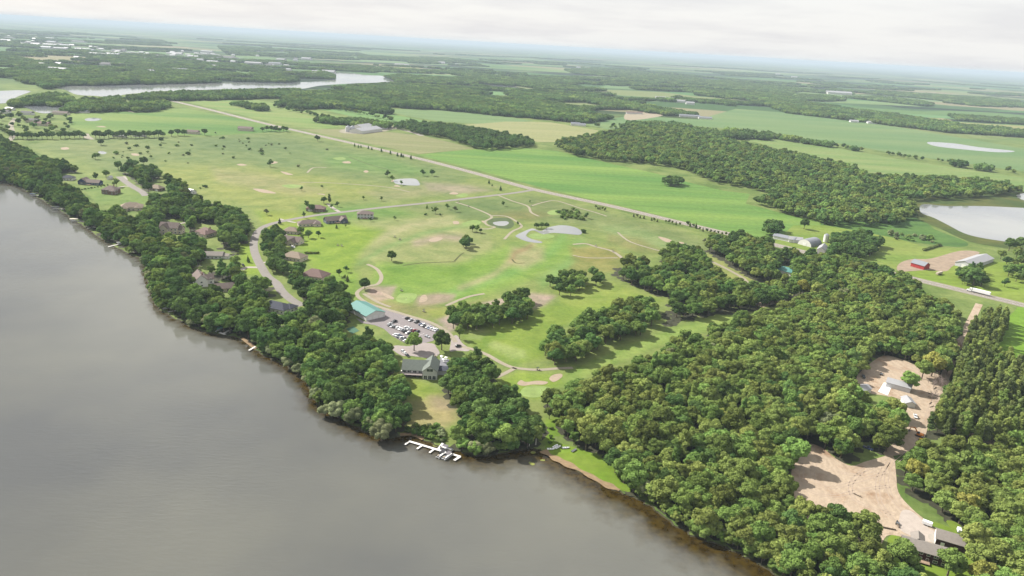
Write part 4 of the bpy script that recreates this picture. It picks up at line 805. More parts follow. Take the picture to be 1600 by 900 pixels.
W_MAIN = [(866, 705), (872, 660), (876, 640), (848, 632), (850, 608), (880, 600), (912, 588), (960, 570), (1000, 552), (1045, 543), (1058, 518), (1092, 522), (1104, 520), (1114, 504), (1145, 498), (1175, 490), (1205, 482), (1240, 468), (1290, 440), (1400, 424), (1440, 442), (1472, 460), (1500, 480), (1530, 486), (1532, 505),
          (1512, 515), (1492, 560), (1480, 600), (1470, 640), (1450, 690), (1400, 720), (1400, 800), (1480, 830), (1500, 850), (1530, 905), (1640, 960), (1640, 1010), (1200, 1010), (1150, 930), (1000, 840), (900, 760)]
W_SE = [(1395, 690), (1450, 680), (1500, 690), (1560, 690), (1610, 680), (1760, 700), (1760, 1010), (1540, 1010), (1500, 850), (1480, 800), (1400, 740)]
W_SLIM = [(1535, 468), (1590, 462), (1592, 480), (1575, 505), (1555, 545), (1600, 560), (1760, 600), (1760, 700), (1600, 695), (1560, 690), (1500, 680), (1450, 670), (1448, 650), (1480, 600), (1492, 560), (1515, 512)]
W_LEFT = [(-260, 190), (-60, 196), (0, 212), (30, 226), (50, 240), (100, 250), (132, 262), (180, 262), (205, 258), (240, 262), (262, 274), (290, 288), (298, 308), (345, 316), (396, 332), (402, 365), (396, 385), (376, 405), (376, 425), (425, 428), (436, 440), (430, 470), (465, 488), (480, 470), (462, 452), (440, 436), (470, 436), (520, 428), (546, 452),
          (552, 478), (560, 500), (592, 506), (614, 530), (620, 556), (634, 582), (638, 650), (622, 690), (600, 700), (500, 660), (460, 600), (370, 545), (240, 500), (220, 420), (100, 350), (0, 300), (-260, 270)]
W_MID = [(670, 600), (672, 578), (690, 566), (698, 552), (735, 545), (768, 568), (775, 590), (800, 606), (845, 634), (852, 655), (850, 690), (835, 705), (800, 716), (745, 718), (712, 712), (694, 700), (700, 675), (722, 655), (708, 636), (690, 620)]
W_E1 = [(403, 400), (404, 362), (430, 352), (448, 358), (452, 372), (474, 386), (476, 405), (520, 425), (520, 450), (480, 474), (445, 446), (440, 428), (420, 420)]
G_STRIP = [(703, 498), (706, 482), (740, 470), (775, 474), (792, 458), (805, 456), (822, 444), (832, 462), (832, 490), (800, 504), (760, 510), (706, 512)]
G_OAKS = [(856, 450), (862, 424), (900, 420), (940, 416), (942, 438), (935, 452), (900, 458), (860, 460)]
G_BAND = [(852, 565), (852, 532), (868, 508), (890, 498), (915, 484), (940, 486), (962, 470), (1000, 458), (1035, 476), (1032, 500), (1010, 514), (985, 530), (960, 528), (945, 545), (910, 556), (885, 568), (858, 570)]
G_BELT = [(960, 425), (964, 404), (985, 400), (1010, 405), (1035, 416), (1035, 390), (1060, 382), (1092, 388), (1102, 402), (1120, 420), (1150, 436), (1170, 446), (1212, 436), (1225, 450), (1260, 438), (1300, 440), (1240, 464), (1200, 476), (1150, 483), (1100, 489), (1065, 496), (1040, 506), (1040, 480), (1048, 462), (1025, 456), (1000, 446), (970, 434)]
G_EAST = [(1103, 388), (1112, 366), (1160, 364), (1200, 370), (1215, 384), (1240, 392), (1290, 398), (1330, 406), (1370, 414), (1400, 422), (1435, 438), (1400, 450), (1290, 455), (1225, 445), (1180, 436), (1140, 410)]
G_FARM = [(1282, 392), (1284, 374), (1300, 362), (1345, 360), (1380, 372), (1380, 395), (1340, 404), (1290, 404)]
cand = []          # (distance, x, y, shape, palette, scale, region)
def fill(poly, sp, region, mix, slo=.56, shi=1.06, h=13.5, r=5.2, **k):
    for x, y in scatter(poly, sp, h, r, **k):
        key, pal = rng.choices([m[:2] for m in mix], [m[2] for m in mix])[0]
        cand.append((math.hypot(x, y), x, y, key, pal, rng.uniform(slo, shi), region))
BR = ['broad%d' % i for i in range(5)]
fill(W_MAIN, 7.8, 'main', [(b, 'olive', 5) for b in BR] + [(b, 'mid', 3) for b in BR] + [(b, 'dark', 1.3) for b in BR] + [('tall0', 'olive', 5), ('tall1', 'mid', 4), ('wide0', 'olive', 4), ('wide1', 'mid', 3), ('slim0', 'mid', 1.2), ('broad1', 'pale', .35), ('broad2', 'yellow', .15)])
fill(W_SE, 7.8, 'southeast', [(b, 'olive', 6) for b in BR] + [(b, 'mid', 3) for b in BR] + [('tall0', 'olive', 4), ('wide0', 'mid', 3), ('wide1', 'olive', 3), ('broad2', 'yellow', .5)])
fill(W_MID, 7.8, 'middle', [(b, 'dark', 4) for b in BR] + [(b, 'mid', 3) for b in BR] + [('tall0', 'dark', 3)])
fill(W_LEFT, 8.2, 'left', [(b, 'dark', 5) for b in BR] + [(b, 'mid', 3.2) for b in BR] + [('tall0', 'dark', 4), ('tall1', 'mid', 4), ('wide0', 'dark', 3), ('wide1', 'mid', 3), ('broad3', 'pale', .5), ('broad1', 'olive', 1.5)])
MX = [(b, 'dark', 3) for b in BR[:3]] + [(b, 'mid', 3) for b in BR[:3]] + [('tall0', 'mid', 2), ('tall1', 'dark', 2)]
MX2 = [(b, 'mid', 3) for b in BR] + [(b, 'olive', 2) for b in BR] + [(b, 'dark', 3) for b in BR]
fill(G_STRIP, 8.5, 'strip', MX, .7, .95, 13, 5.5)
fill(G_OAKS, 12, 'oaks', MX, .7, .85, 13, 5.5)
fill(G_BAND, 10, 'band', MX2, .7, 1.0, 13, 5.5)
fill(G_BELT, 10.5, 'belt', MX2, .75, 1.05, 13, 5.5)
fill(G_EAST, 10, 'east', MX2, .75, 1.05, 13, 5.5)
fill(G_FARM, 10.5, 'farm', [(b, 'dark', 1) for b in BR], .8, 1.05, 13, 5.5)
fill(W_E1, 8.5, 'bend', MX, .6, .9, 13, 5.5)
def fringe(i0, i1, region, mix, step=4.2, gaps=()):
    acc = 0.0
    for i in range(i0, i1):
        (xa, ya), (xb, yb) = shore[i], shore[i + 1]; L_ = math.hypot(xb - xa, yb - ya); acc += L_
        while acc > step:
            acc -= step * rng.uniform(.8, 1.25); nx_, ny_ = (ya - yb) / (L_ + 1e-6), (xb - xa) / (L_ + 1e-6); o_ = rng.uniform(.5, 3.0); x = xa + nx_ * o_; y = ya + ny_ * o_
            px, py = proj1(x, y, 0)
            if px < -20 or any(a <= px <= b for a, b in gaps): continue
            if any(in1(*proj1(x, y, z), k) for z in (0, 4) for k in KEEP): continue
            key, pal = rng.choices([m[:2] for m in mix], [m[2] for m in mix])[0]; cand.append((math.hypot(x, y), x, y, key, pal, rng.uniform(.38, .68) if key[:5] != 'small' else rng.uniform(.6, 1.1), region))
SI = {k: min(range(len(shore)), key=lambda i: (shore[i][0] - P2(*k)[0]) ** 2 + (shore[i][1] - P2(*k)[1]) ** 2) for k in [(0, 285), (600, 683), (720, 704), (825, 700), (975, 770), (1240, 915)]}
FM = [('broad0', 'dark', 2), ('broad3', 'mid', 2), ('small0', 'dark', 2), ('small1', 'mid', 2), ('willow0', 'dark', 1.5), ('willow1', 'mid', 1.5), ('willow0', 'pale', .5)]
fringe(SI[(0, 285)], SI[(600, 683)], 'left', FM, gaps=[(258, 282), (338, 366), (376, 398), (172, 200), (208, 230), (114, 134), (86, 104), (54, 70), (140, 160)]); fringe(SI[(720, 704)], SI[(825, 700)], 'middle', FM); fringe(SI[(975, 770)], SI[(1240, 915)], 'main', [(a, {'dark': 'mid'}.get(b, 'olive'), c) for a, b, c in FM])
fill([(1496, 420), (1520, 412), (1538, 416), (1542, 444), (1500, 444)], 7, 'east', [('broad1', 'dark', 2), ('broad4', 'mid', 2), ('tall0', 'dark', 2)], .5, .72, 9, 4, loose=True)
fill([(1568, 404), (1590, 388), (1640, 388), (1640, 448), (1590, 440), (1574, 432)], 15, 'east', MX2, .5, .8, 10, 4, loose=True)
OPEN_BONUS = {'strip': .62, 'oaks': .5, 'band': .78, 'middle': .95}
cand.sort(key=lambda c: c[0] * OPEN_BONUS.get(c[6], 1.0))
px_, py_ = proj(np.array([c[1] for c in cand]), np.array([c[2] for c in cand]), np.full(len(cand), 8.0))
seen = (px_ > -15) & (px_ < 1615) & (py_ < 925)
GRP = {'main': 'trees of the big lakeside wood', 'southeast': 'trees of the wood beyond the dirt lot', 'middle': 'trees of the grove below the clubhouse', 'left': 'trees of the shore wood', 'strip': 'trees of the belt beside the car park',
       'oaks': 'trees of the mid course clump', 'band': 'trees of the belt between the lower fairways', 'belt': 'trees of the belt above the lower fairway', 'east': 'trees of the wood below the white farm', 'farm': 'trees of the farm grove', 'bend': 'trees inside the road bend'}
LOOK = {'olive': 'olive green', 'mid': 'mid green', 'dark': 'dark green', 'pale': 'pale grey green', 'yellow': 'yellowing'}
MARKS = [(880, 690, 'beside the beached boats'), (930, 715, 'above the sandy beach'), (990, 760, 'where the beach ends'), (1060, 800, 'on the brown shallows shore'), (1150, 850, 'on the lower right shore'), (1240, 880, 'at the bottom edge of the wood'),
         (960, 650, 'inland of the beach'), (1050, 700, 'deep in the wood inland of the beach end'), (1140, 750, 'between the shore and the dirt lot'), (1210, 700, 'on the left rim of the dirt lot'), (1320, 860, 'below the bare dirt lot'), (1290, 670, 'behind the bare dirt lot'),
         (1390, 870, 'left of the dark red house'), (1500, 880, 'right of the dark red house'), (1540, 820, 'behind the dark garage'), (1440, 750, 'on the right rim of the dirt lot'), (1560, 760, 'toward the right edge past the lot'), (1590, 870, 'in the lower right corner'),
         (1100, 760, 'halfway along the lower right shore wood'), (1090, 840, 'at the dark bank past the beach'), (1180, 800, 'inland of the lower right shore'), (1240, 820, 'left of the lot in the lowest wood'), (1180, 700, 'a short way left of the dirt lot'), (1120, 690, 'in the lower middle of the big wood'), (1250, 650, 'up left of the dirt lot'), (1010, 690, 'two rows behind the beach end'), (1060, 650, 'inland in the left half of the big wood'), (1140, 640, 'at the very centre of the big wood'), (1210, 750, 'against the left side of the dirt lot'), (1280, 820, 'just under the near rim of the lot'), (1320, 890, 'at the photo bottom under the lot'), (1170, 850, 'above the last visible stretch of water'), (1050, 750, 'behind the first trees past the beach'), (940, 680, 'right behind the beached boats'), (1380, 660, 'left of the orange excavator'), (1480, 700, 'right of the orange excavator'), (1300, 600, 'left of the white worksite shed'), (1180, 620, 'in the middle of the big wood'), (1080, 620, 'in the upper middle of the wood'), (1000, 600, 'along the lower fairway edge'),
         (1450, 560, 'behind the white worksite shed'), (700, 590, 'beside the clubhouse patio'), (760, 560, 'beside the cart path near the clubhouse'), (740, 690, 'behind the white dock'), (800, 680, 'near the pale birches'), (760, 620, 'in the heart of the clubhouse grove'), (690, 660, 'beside the shore scrub'),
         (840, 640, 'at the gap beside the boats'), (600, 580, 'facing the clubhouse entrance'), (560, 540, 'left of the forecourt'), (620, 640, 'left of the clubhouse lawn'), (560, 620, 'in the wood left of the clubhouse'), (500, 580, 'above the pale willows'), (520, 640, 'on the left shore point'),
         (430, 520, 'near the dark roofed shore house'), (350, 480, 'above the green canopied lift'), (770, 485, 'in the belt beside the car park'), (820, 465, 'at the far end of the car park belt'), (720, 495, 'at the near end of the car park belt'), (895, 440, 'in the middle of the mid course clump'), (868, 442, 'at the left end of the mid course clump'), (930, 434, 'at the right end of the mid course clump'),
         (870, 540, 'at the near end of the fairway belt'), (930, 510, 'in the middle of the fairway belt'), (1010, 485, 'at the far end of the fairway belt')]
_used = {}
def tree_label(c):
    a, b = proj(np.array([c[1]]), np.array([c[2]]), np.array([6.0])); a = a[0]; b = b[0]
    ms = sorted(MARKS, key=lambda q: (q[0] - a) ** 2 + 1.6 * (q[1] - b) ** 2)
    size = ('tall narrow' if c[3][:4] in ('tall', 'slim') else 'wide low' if c[3][:4] == 'wide' else 'small round' if c[5] < .7 else 'large spreading' if c[5] > .95 else 'broad')
    for m in ms:
        lb = '%s %s broadleaf tree %s' % (size, LOOK[c[4]], m[2])
        if _used.setdefault(lb, c[6]) == c[6]: return lb
rest = []; n_ind = 0
for c, s in zip(cand, seen):
    if s and n_ind < 300:
        tree(c[1], c[2], c[3], c[4], c[5], 'broadleaf_tree', tree_label(c), GRP[c[6]]); n_ind += 1
    else: rest.append(c)
print('forest candidates', len(cand), 'individual', n_ind, 'rest', len(rest))
def stuff_from(name, lst, label, cat='woodland'):
    keys = sorted({(c[3], c[4]) for c in lst}); ix = {k: i for i, k in enumerate(keys)}
    return stuff_trees(name, [(c[1], c[2], c[5], ix[(c[3], c[4])]) for c in lst], keys, label, cat)
# slender planting on the right edge
cand = []; fill(W_SLIM, 5.6, 'slim', [('slim0', 'conifer', 3), ('slim1', 'olive', 3), ('slim0', 'olive', 2), ('slim1', 'conifer', 2), ('tall0', 'mid', .6)], .7, 1.1, 15, 2.6)
rest2 = cand
stuff_from('woodland', rest + rest2, 'closed canopy of the farther lakeside woods around the golf course and the right hand plantation')

# ---- pale shore willows, one by one: (survey x, y of the foot, scale)
def willow(x, y, s, label, key=None, pal='pale'):
    X, Y = P2(x, y); return tree(X, Y, key or rng.choice(['willow0', 'willow1']), pal, s, 'willow_tree', label, 'pale willows leaning over the lake shore', 'willow')
for x, y, s, lb in [(508, 650, .62, 'pale willow at the left end of the willow row on the shore point'), (495, 626, .7, 'pale willow topmost of the row on the left shore point'), (528, 652, .85, 'large pale willow in the middle of the shore point row'),
                    (552, 662, .8, 'pale willow second from the right in the shore point row'), (596, 688, .95, 'pale grey willow standing alone at the tip of the shore point'), (577, 670, .55, 'small pale willow behind the lone willow at the point tip'),
                    (742, 708, .62, 'pale round willow overhanging the water right of the white dock'), (762, 711, .6, 'second pale round willow right of the white dock'), (722, 700, .5, 'low pale willow just right of the pontoon boats'),
                    (452, 574, .72, 'pale willow at the bend of the shore above the brown shallows'), (466, 584, .6, 'pale willow between the two shore bends left of the point'), (480, 598, .5, 'small pale willow low over the brown shallows'),
                    (427, 556, .75, 'rounded grey green willow right of the little jetty'), (405, 540, .7, 'rounded grey green willow behind the little jetty'), (332, 512, .95, 'big pale willow left of the green canopied boat lift'), (318, 505, .8, 'pale willow second left of the green canopied lift'),
                    (272, 476, .7, 'pale willow behind the white pontoon dock'), (235, 436, .7, 'pale willow at the left bulge of the shore'), (246, 452, .6, 'small pale willow just below the left bulge of the shore'), (228, 415, .75, 'grey green willow above the left bulge of the shore'),
                    (262, 462, .55, 'low pale willow between the bulge and the pontoon dock')]:
    willow(x, y, s, lb)
for x, y, s, lb in [(1140, 845, .6, 'pale grey tree low over the water on the lower right shore'), (1148, 850, .45, 'small pale tree beside the pale shore tree on the lower right'), (1010, 775, .7, 'bright yellow green tree at the water where the beach ends'), (1130, 862 - 16, .4, 'tiny pale shore tree on the lower right bank')]:
    willow(x, y, s, lb)
# birches with white stems on the gap by the beach
for x, y, s in [(827, 697, .72), (837, 695, .8), (833, 691, .65)]:
    X, Y = P2(x, y); tree(X, Y, 'tall%d' % (x % 2), 'olive', s, 'birch_tree', {827: 'left pale stemmed birch at the grassy gap beside the lake', 837: 'right pale stemmed birch at the grassy gap beside the lake', 833: 'rear pale stemmed birch at the grassy gap beside the lake'}[x], 'birches at the gap', 'birch', BIRCH)

# ---- single trees, each where it can be pointed at: x, y (foot), shape, palette, scale, label
LONE = [(872, 650, 'broad0', 'mid', .9, 'large tree between the lower green and the grassy lake gap'), (893, 640, 'broad3', 'mid', .85, 'tree right of the large one between the green and the gap'), (908, 630, 'broad1', 'olive', .85, 'tree at the corner where the lower fairway meets the big wood'), (858, 655, 'small0', 'olive', 1.0, 'small tree at the upper end of the grassy lake gap'), (612, 408, 'broad0', 'mid', .72, 'lone spreading tree with a shadow in the middle of the left fairway'), (570, 452, 'broad1', 'dark', .72, 'round tree inside the loop of the cart path above the teal roof'),
        (647, 548, 'broad2', 'mid', .92, 'large tree on the mulched island beside the forecourt'), (690, 547, 'broad3', 'dark', .98, 'large dark tree between the car park and the parked dark car'), (718, 530, 'tall0', 'mid', .72, 'upright tree at the corner of the car park belt'),
        (530, 432, 'small0', 'dark', .95, 'round dark tree left of the cart path, lower of two'), (541, 425, 'small1', 'dark', .8, 'round tree left of the cart path, upper of two'), (543, 440, 'cone0', 'conifer', .7, 'little evergreen below the two round trees'), (538, 437, 'small0', 'mid', .6, 'small tree beside the little evergreen on the lawn'),
        (498, 371, 'small0', 'dark', 1.0, 'round tree alone on the lawn right of the cream house'), (482, 372, 'broad0', 'dark', .62, 'round tree behind the cream house gable'), (470, 366, 'broad1', 'mid', .62, 'tree left of the round tree behind the cream house'), (472, 376, 'small0', 'mid', .9, 'low tree touching the cream house'),
        (475, 341, 'tall0', 'dark', .5, 'upright tree standing across the road from the long house'), (437, 350, 'cone0', 'conifer', .8, 'dark clipped evergreen on the inner side of the road bend'), (480, 326, 'small0', 'mid', 1.3, 'tree left of the tan roofed house'), (487, 331, 'broad2', 'dark', .68, 'large tree in front of the tan roofed house'),
        (506, 318, 'broad3', 'dark', .62, 'tree behind the tan roofed house'), (515, 318, 'slim0', 'conifer', .8, 'upright dark tree behind the right end of the tan roofed house'), (527, 323, 'small1', 'dark', .9, 'round tree right of the tan roofed house'), (518, 326, 'small0', 'mid', .8, 'round tree at the driveway of the tan roofed house'),
        (526, 357, 'cone1', 'mid', .6, 'thin young evergreen behind the dark blue house'), (540, 355, 'small0', 'olive', .4, 'tiny sapling right of the thin evergreen'), (561, 345, 'small0', 'mid', .5, 'small tree left below the grey house'), (579, 346, 'small1', 'dark', .65, 'small round tree right below the grey house'),
        (617, 344, 'small0', 'mid', .7, 'small bushy tree on the lawn right of the grey house'), (471, 298, 'small0', 'dark', .8, 'dark dot of a tree alone above the tan roofed house'), (503, 294, 'small1', 'dark', .6, 'small dark tree right of the one above the tan roofed house'), (417, 336, 'small0', 'pale', 1.0, 'wispy shrub like tree beyond the road bend'),
        (422, 261, 'small0', 'dark', 1.6, 'round dark tree alone in the upper left rough'), (568, 312, 'small0', 'mid', .7, 'little tree above the road right of the grey house'), (596, 314, 'tall1', 'mid', .42, 'taller tree above the road right of the little tree'),
        (605, 277, 'small0', 'dark', 1.4, 'dark tree left of the upper white pond'), (627, 289, 'small1', 'dark', .9, 'round bush like tree at the near rim of the upper white pond'), (613, 283, 'small0', 'mid', 1.2, 'tree on the left bank of the upper white pond'), (661, 275, 'small0', 'dark', 1.4, 'left tree of the pair right of the upper pond'), (675, 275, 'broad0', 'dark', .75, 'right tree of the pair right of the upper pond'),
        (764, 287, 'cone0', 'dark', .75, 'small tree just below the highway left of the junction'), (782, 298, 'cone1', 'dark', .9, 'small tree at the road left of the junction'), (769, 292, 'small0', 'dark', .5, 'bush between the two small trees left of the junction'), (786, 322, 'small0', 'dark', .85, 'round tree alone below the side road'),
        (828, 317, 'small1', 'dark', .5, 'tiny dark tree below the junction'), (667, 326, 'cone0', 'mid', .7, 'small evergreen on the slope right of the grey house, leftmost'), (675, 328, 'small0', 'mid', .5, 'tiny tree between evergreens on the slope'), (680, 334, 'small1', 'mid', 1.2, 'rounded tree on the slope below the tiny one'),
        (688, 338, 'small0', 'dark', .5, 'little dark tree right of the rounded one on the slope'), (699, 327, 'small0', 'mid', 1.0, 'left bushy tree of the trio on the slope'), (711, 331, 'small1', 'pale', 1.0, 'pale low tree right of the trio on the slope'), (665, 336, 'bush0', 'dark', .9, 'low bush at the foot of the slope evergreens'),
        (1050, 292, 'broad4', 'dark', .6, ''), (1256, 358, 'broad0', 'dark', .95, 'round dark tree alone behind the white farm'), (1288, 350, 'broad1', 'mid', .9, 'rounded tree at the tip of the far wood behind the farm'), (1300, 352, 'small0', 'pale', 1.4, 'pale tree at the tip of the far wood'),
        (1250, 500 - 37, 'broad2', 'yellow', 1.15, 'yellow green tree crown standing out of the wood left of the highway'), (1276, 496, 'broad2', 'yellow', 1.05, 'bright yellow tree crown in the middle of the wood'), (1062, 430, 'tall0', 'olive', .8, 'pale topped tree standing in the gap of the wide belt'),
        (1418, 610, 'broad3', 'mid', .95, 'tree standing right in front of the white worksite shed'), (1455, 588, 'broad2', 'yellow', 1.25, 'wide yellow green tree behind the worksite track'), (1440, 592, 'broad0', 'mid', 1.0, 'tree beside the wide yellow green tree at the worksite'),
        (1238, 728, 'broad4', 'mid', 1.15, 'large tree with a round shadow at the left rim of the dirt lot'), (1314, 714, 'broad1', 'mid', .85, 'bright green tree at the upper rim of the dirt lot'), (1384, 705, 'broad3', 'olive', 1.15, 'big olive tree above the dirt lot beside the track'), (1346, 846, 'broad1', 'olive', 1.1, 'tall tree reaching up over the near rim of the dirt lot'),
        (1405, 890, 'broad2', 'mid', 1.0, 'round tree hiding the left end of the dark red house'), (1480, 900, 'broad0', 'mid', .95, 'round tree hiding the right corner of the dark red house'), (1425, 905, 'broad1', 'mid', .6, 'low tree in front of the dark red house'),
        (1508, 440, 'broad0', 'mid', 1.1, 'tree with open branches left of the highway farm'), (1520, 446, 'broad4', 'dark', 1.3, 'tall dark tree behind the white semi truck'), (1532, 448, 'broad1', 'dark', 1.0, 'dark tree right of the tall tree behind the semi truck'), (1569, 448, 'small0', 'dark', 1.2, 'round tree beside the highway right of the semi truck'),
        (1563, 405, 'broad2', 'olive', .8, 'tree at the right end of the long white barn'), (1576, 392, 'broad3', 'mid', 1.1, 'leftmost dark tree at the right shore of the pond lake'), (1590, 392, 'broad0', 'dark', 1.2, 'large dark tree at the right shore of the pond lake'), (1590, 432, 'broad1', 'mid', 1.0, 'tree at the right edge below the long white barn'),
        (1575, 432, 'broad3', 'mid', .95, 'tree second from the right edge below the barn'), (1392, 370, 'small0', 'pale', 1.3, 'pale bush like tree in the meadow left of the lake'), (1400, 372, 'small1', 'pale', 1.1, 'pale bush like tree right of its twin in the meadow'), (1455, 378, 'small0', 'mid', 1.0, 'light green bush like tree on the lake meadow'),
        (728, 390, 'broad0', 'dark', .72, 'front tree of the dense clump on the left fairway'), (724, 386, 'broad1', 'dark', .7, 'left tree of the dense clump on the left fairway'), (733, 384, 'broad2', 'dark', .7, 'right tree of the dense clump on the left fairway'), (728, 380, 'broad0', 'mid', .66, 'rear tree of the dense clump on the left fairway'),
        (738, 362, 'broad3', 'mid', .55, 'left tree of the loose clump above the dense one'), (745, 363, 'small0', 'mid', 1.2, 'right tree of the loose clump above the dense one'), (751, 364, 'small1', 'mid', .7, 'small tree at the right of the loose clump'),
        (838, 357, 'broad1', 'dark', .5, 'left bushy tree on the far bank of the curved pond'), (846, 357, 'broad2', 'dark', .52, 'middle bushy tree on the far bank of the curved pond'), (854, 357, 'broad0', 'dark', .5, 'right bushy tree on the far bank of the curved pond'), (809, 352, 'small0', 'dark', .6, 'little bush tree left of the curved pond'),
        (911, 364, 'bush0', 'dark', 1.4, 'bush at the right tip of the curved pond'), (916, 341, 'small0', 'dark', 1.0, 'dark tree at the right end of the scrub below the highway'), (1100, 380, 'small0', 'pale', .8, 'thin pale tree alone on the upper right fairway'),
        (404, 398, 'small0', 'dark', .5, ''), (388, 410, 'cone0', 'mid', .75, 'small evergreen alone on the lawn left of the road'), (418, 345, 'bush1', 'dark', .8, ''),
        (150, 282, 'small0', 'dark', 1.4, 'tree behind the navy blue house'), (166, 278, 'broad0', 'mid', .8, 'bright tree between the navy house and the small shed'), (182, 292, 'small1', 'mid', 1.5, 'tree right of the brown roofed lakeside house'),
        (218, 283, 'broad1', 'dark', .95, 'left tree of the dark clump beside the upper road'), (228, 284, 'broad2', 'dark', 1.0, 'middle tree of the dark clump beside the upper road'), (240, 283, 'broad0', 'dark', .95, 'right tree of the dark clump beside the upper road'), (205, 262, 'broad3', 'dark', .9, 'dark tree of the row behind the upper road'),
        (185, 266, 'broad4', 'dark', .95, 'second dark tree of the row behind the upper road'), (225, 258, 'broad1', 'dark', .95, 'rightmost dark tree of the row behind the upper road'), (212, 262, 'broad2', 'dark', .8, 'low dark tree of the row behind the upper road'), (149, 249, 'broad0', 'mid', .7, 'tree beside the tiny white pond in the rough'), (158, 227, 'broad1', 'dark', .8, 'dark tree above the tiny white pond'), (252, 223, 'broad3', 'dark', .7, 'dark tree alone in the upper left rough')]
for x, y, key, pal, s, lb in LONE:
    if not lb: continue
    X, Y = P2(x, y)
    if key[:4] == 'bush': bush(X, Y, key, pal, s * 1.4, 'shrub', lb)
    else: tree(X, Y, key, pal, s, 'evergreen_tree' if key[:4] == 'cone' else 'shade_tree', lb, 'single trees of the golf course and gardens', 'evergreen' if key[:4] == 'cone' else 'shade tree')
# isolated island of trees in the bright field
for k in range(14):
    t = k * 2.4; q = math.sqrt(k / 14) ; X, Y = P2(1050 + 15 * q * math.cos(t), 289 + 3.2 * q * math.sin(t)); tree(X, Y, BR[k % 5], 'dark', rng.uniform(.8, 1.0), 'shade_tree', 'tree of the dark oval island of trees in the bright green field', 'trees of the island in the green field', 'shade tree')
# tree row across the upper left
rowx = [20, 28, 36, 43, 50, 58, 66, 74, 82, 95, 102, 109, 117, 125, 131, 150, 156, 163, 170, 177, 184, 191, 198, 205, 212, 218, 226, 233, 241, 248, 255, 268, 278, 288, 320]
for x in rowx:
    y = 218 - 0.012 * x + rng.uniform(-.8, .8) - (2 if x > 260 else 0)
    X, Y = P2(x, y); lb = 'dark tree in the left section of the long row across the upper left' if x < 90 else 'dark tree in the short middle section of the upper left row' if x < 140 else 'dark tree in the long hedge like row across the upper left fields' if x < 260 else 'dark tree in the loose right section of the upper left row'
    tree(X, Y, rng.choice(BR), 'dark', rng.uniform(.8, 1.1), 'row_tree', lb, 'trees of the long row across the upper left', 'tree')
# young pines along the highway
LBP = 'young pine in the roadside row, section %s'
secs = [('nearest the junction', [(931, 326), (934, 327), (937, 327.5), (941, 328.5), (945, 330)]), ('left of the long gap', [(990, 339), (995, 340), (1000, 341), (1006, 342)]), ('in the middle of the row', [(1018, 345), (1022, 346), (1027, 347)]),
        ('right of the middle', [(1040, 348), (1045, 349), (1050, 350), (1056, 351.5), (1062, 352.5)]), ('of taller pines', [(1074, 353), (1078, 354.5), (1083, 355.5), (1087, 357)]), ('at the wood end', [(1093, 360), (1098, 361.5), (1104, 363), (1110, 364), (1116, 365), (1122, 366), (1128, 367.5), (1134, 368.5), (1140, 370), (1146, 371)])]
for nm, pts in secs:
    for x, y in pts:
        X, Y = P2(x, y); tree(X, Y, rng.choice(['small0', 'small1', 'cone1']), 'conifer', rng.uniform(.5, .68) * (1.35 if nm == 'of taller pines' else 1), 'pine_tree', LBP % nm, 'young pines planted along the highway', 'pine')
for x, y in [(554, 229), (560, 231), (564, 231), (575.5, 233), (581, 234.5), (596, 237.5), (610, 241), (621, 244.5), (627, 245.5), (630, 246), (642, 249)]:
    X, Y = P2(x, y); tree(X, Y, rng.choice(['cone0', 'cone1']), 'dark', rng.uniform(.7, 1.0), 'pine_tree', 'small pine beside the far stretch of the highway', 'small pines beside the far highway', 'pine')
for x, y in [(410, 206), (417, 205), (424, 205), (430, 206), (437, 206), (443, 205), (448, 206), (432, 203), (496, 221)]:
    X, Y = P2(x, y); tree(X, Y, rng.choice(BR), 'dark', rng.uniform(.6, .9), 'shade_tree', 'tree of the small clump beside the highway near the white grain farm', 'trees of the highway clump', 'shade tree')
# scrub: rough patches and odd bushes
def scrub(poly, sp, label, group, pals, s0=.8, s1=1.5):
    for x, y in scatter(poly, sp, 2.5, 1.5, loose=True, jit=.45, minsh=1.0): bush(x, y, rng.choice(['bush0', 'bush1']), rng.choice(pals), rng.uniform(s0, s1), 'shrub', label, group)
scrub([(634, 676), (640, 662), (668, 660), (690, 664), (700, 676), (692, 694), (668, 686), (645, 682)], 3.3, 'shrub of the bright scrub on the bank behind the white dock', 'scrub behind the dock', ['brush', 'mid', 'brush', 'pale'])
scrub([(866, 334), (885, 324), (900, 326), (918, 338), (915, 344), (880, 342)], 8.5, 'shrub of the scrub patch below the highway', 'scrub below the highway', ['mid', 'dark'], 1.2, 2.2)
scrub([(1385, 365), (1410, 363), (1470, 372), (1475, 380), (1440, 378), (1400, 375)], 13, 'shrub on the wet meadow left of the lake', 'meadow shrubs', ['mid', 'pale'], 1.2, 2.4)
scrub([(848, 668), (866, 665), (872, 690), (852, 694)], 6, 'low shrub on the grassy gap above the beached boats', 'shrubs of the gap', ['brush'], .5, 1.0)
for i in range(60):
    x, y = rng.choice([(rng.uniform(130, 470), rng.uniform(222, 262)), (rng.uniform(330, 520), rng.uniform(208, 245)), (rng.uniform(180, 300), rng.uniform(228, 250)), (rng.uniform(240, 330), rng.uniform(285, 318))])
    X, Y = P2(x, y)
    if ok_tree(X, Y, 3, 2, [(0, 0), (1600, 0), (1600, 900), (0, 900)]): bush(X, Y, rng.choice(['bush0', 'bush1']), rng.choice(['mid', 'mid', 'pale', 'brush']), rng.uniform(.8, 2.2), 'shrub', 'shrub dotted over the %s of the upper left golf rough' % ('left end' if x < 200 else 'left half' if x < 300 else 'middle' if x < 390 else 'right end') if y < 270 else 'shrub between the shore gardens and the upper fairway', 'shrubs of the upper left rough' if y < 270 else 'shrubs behind the shore gardens')
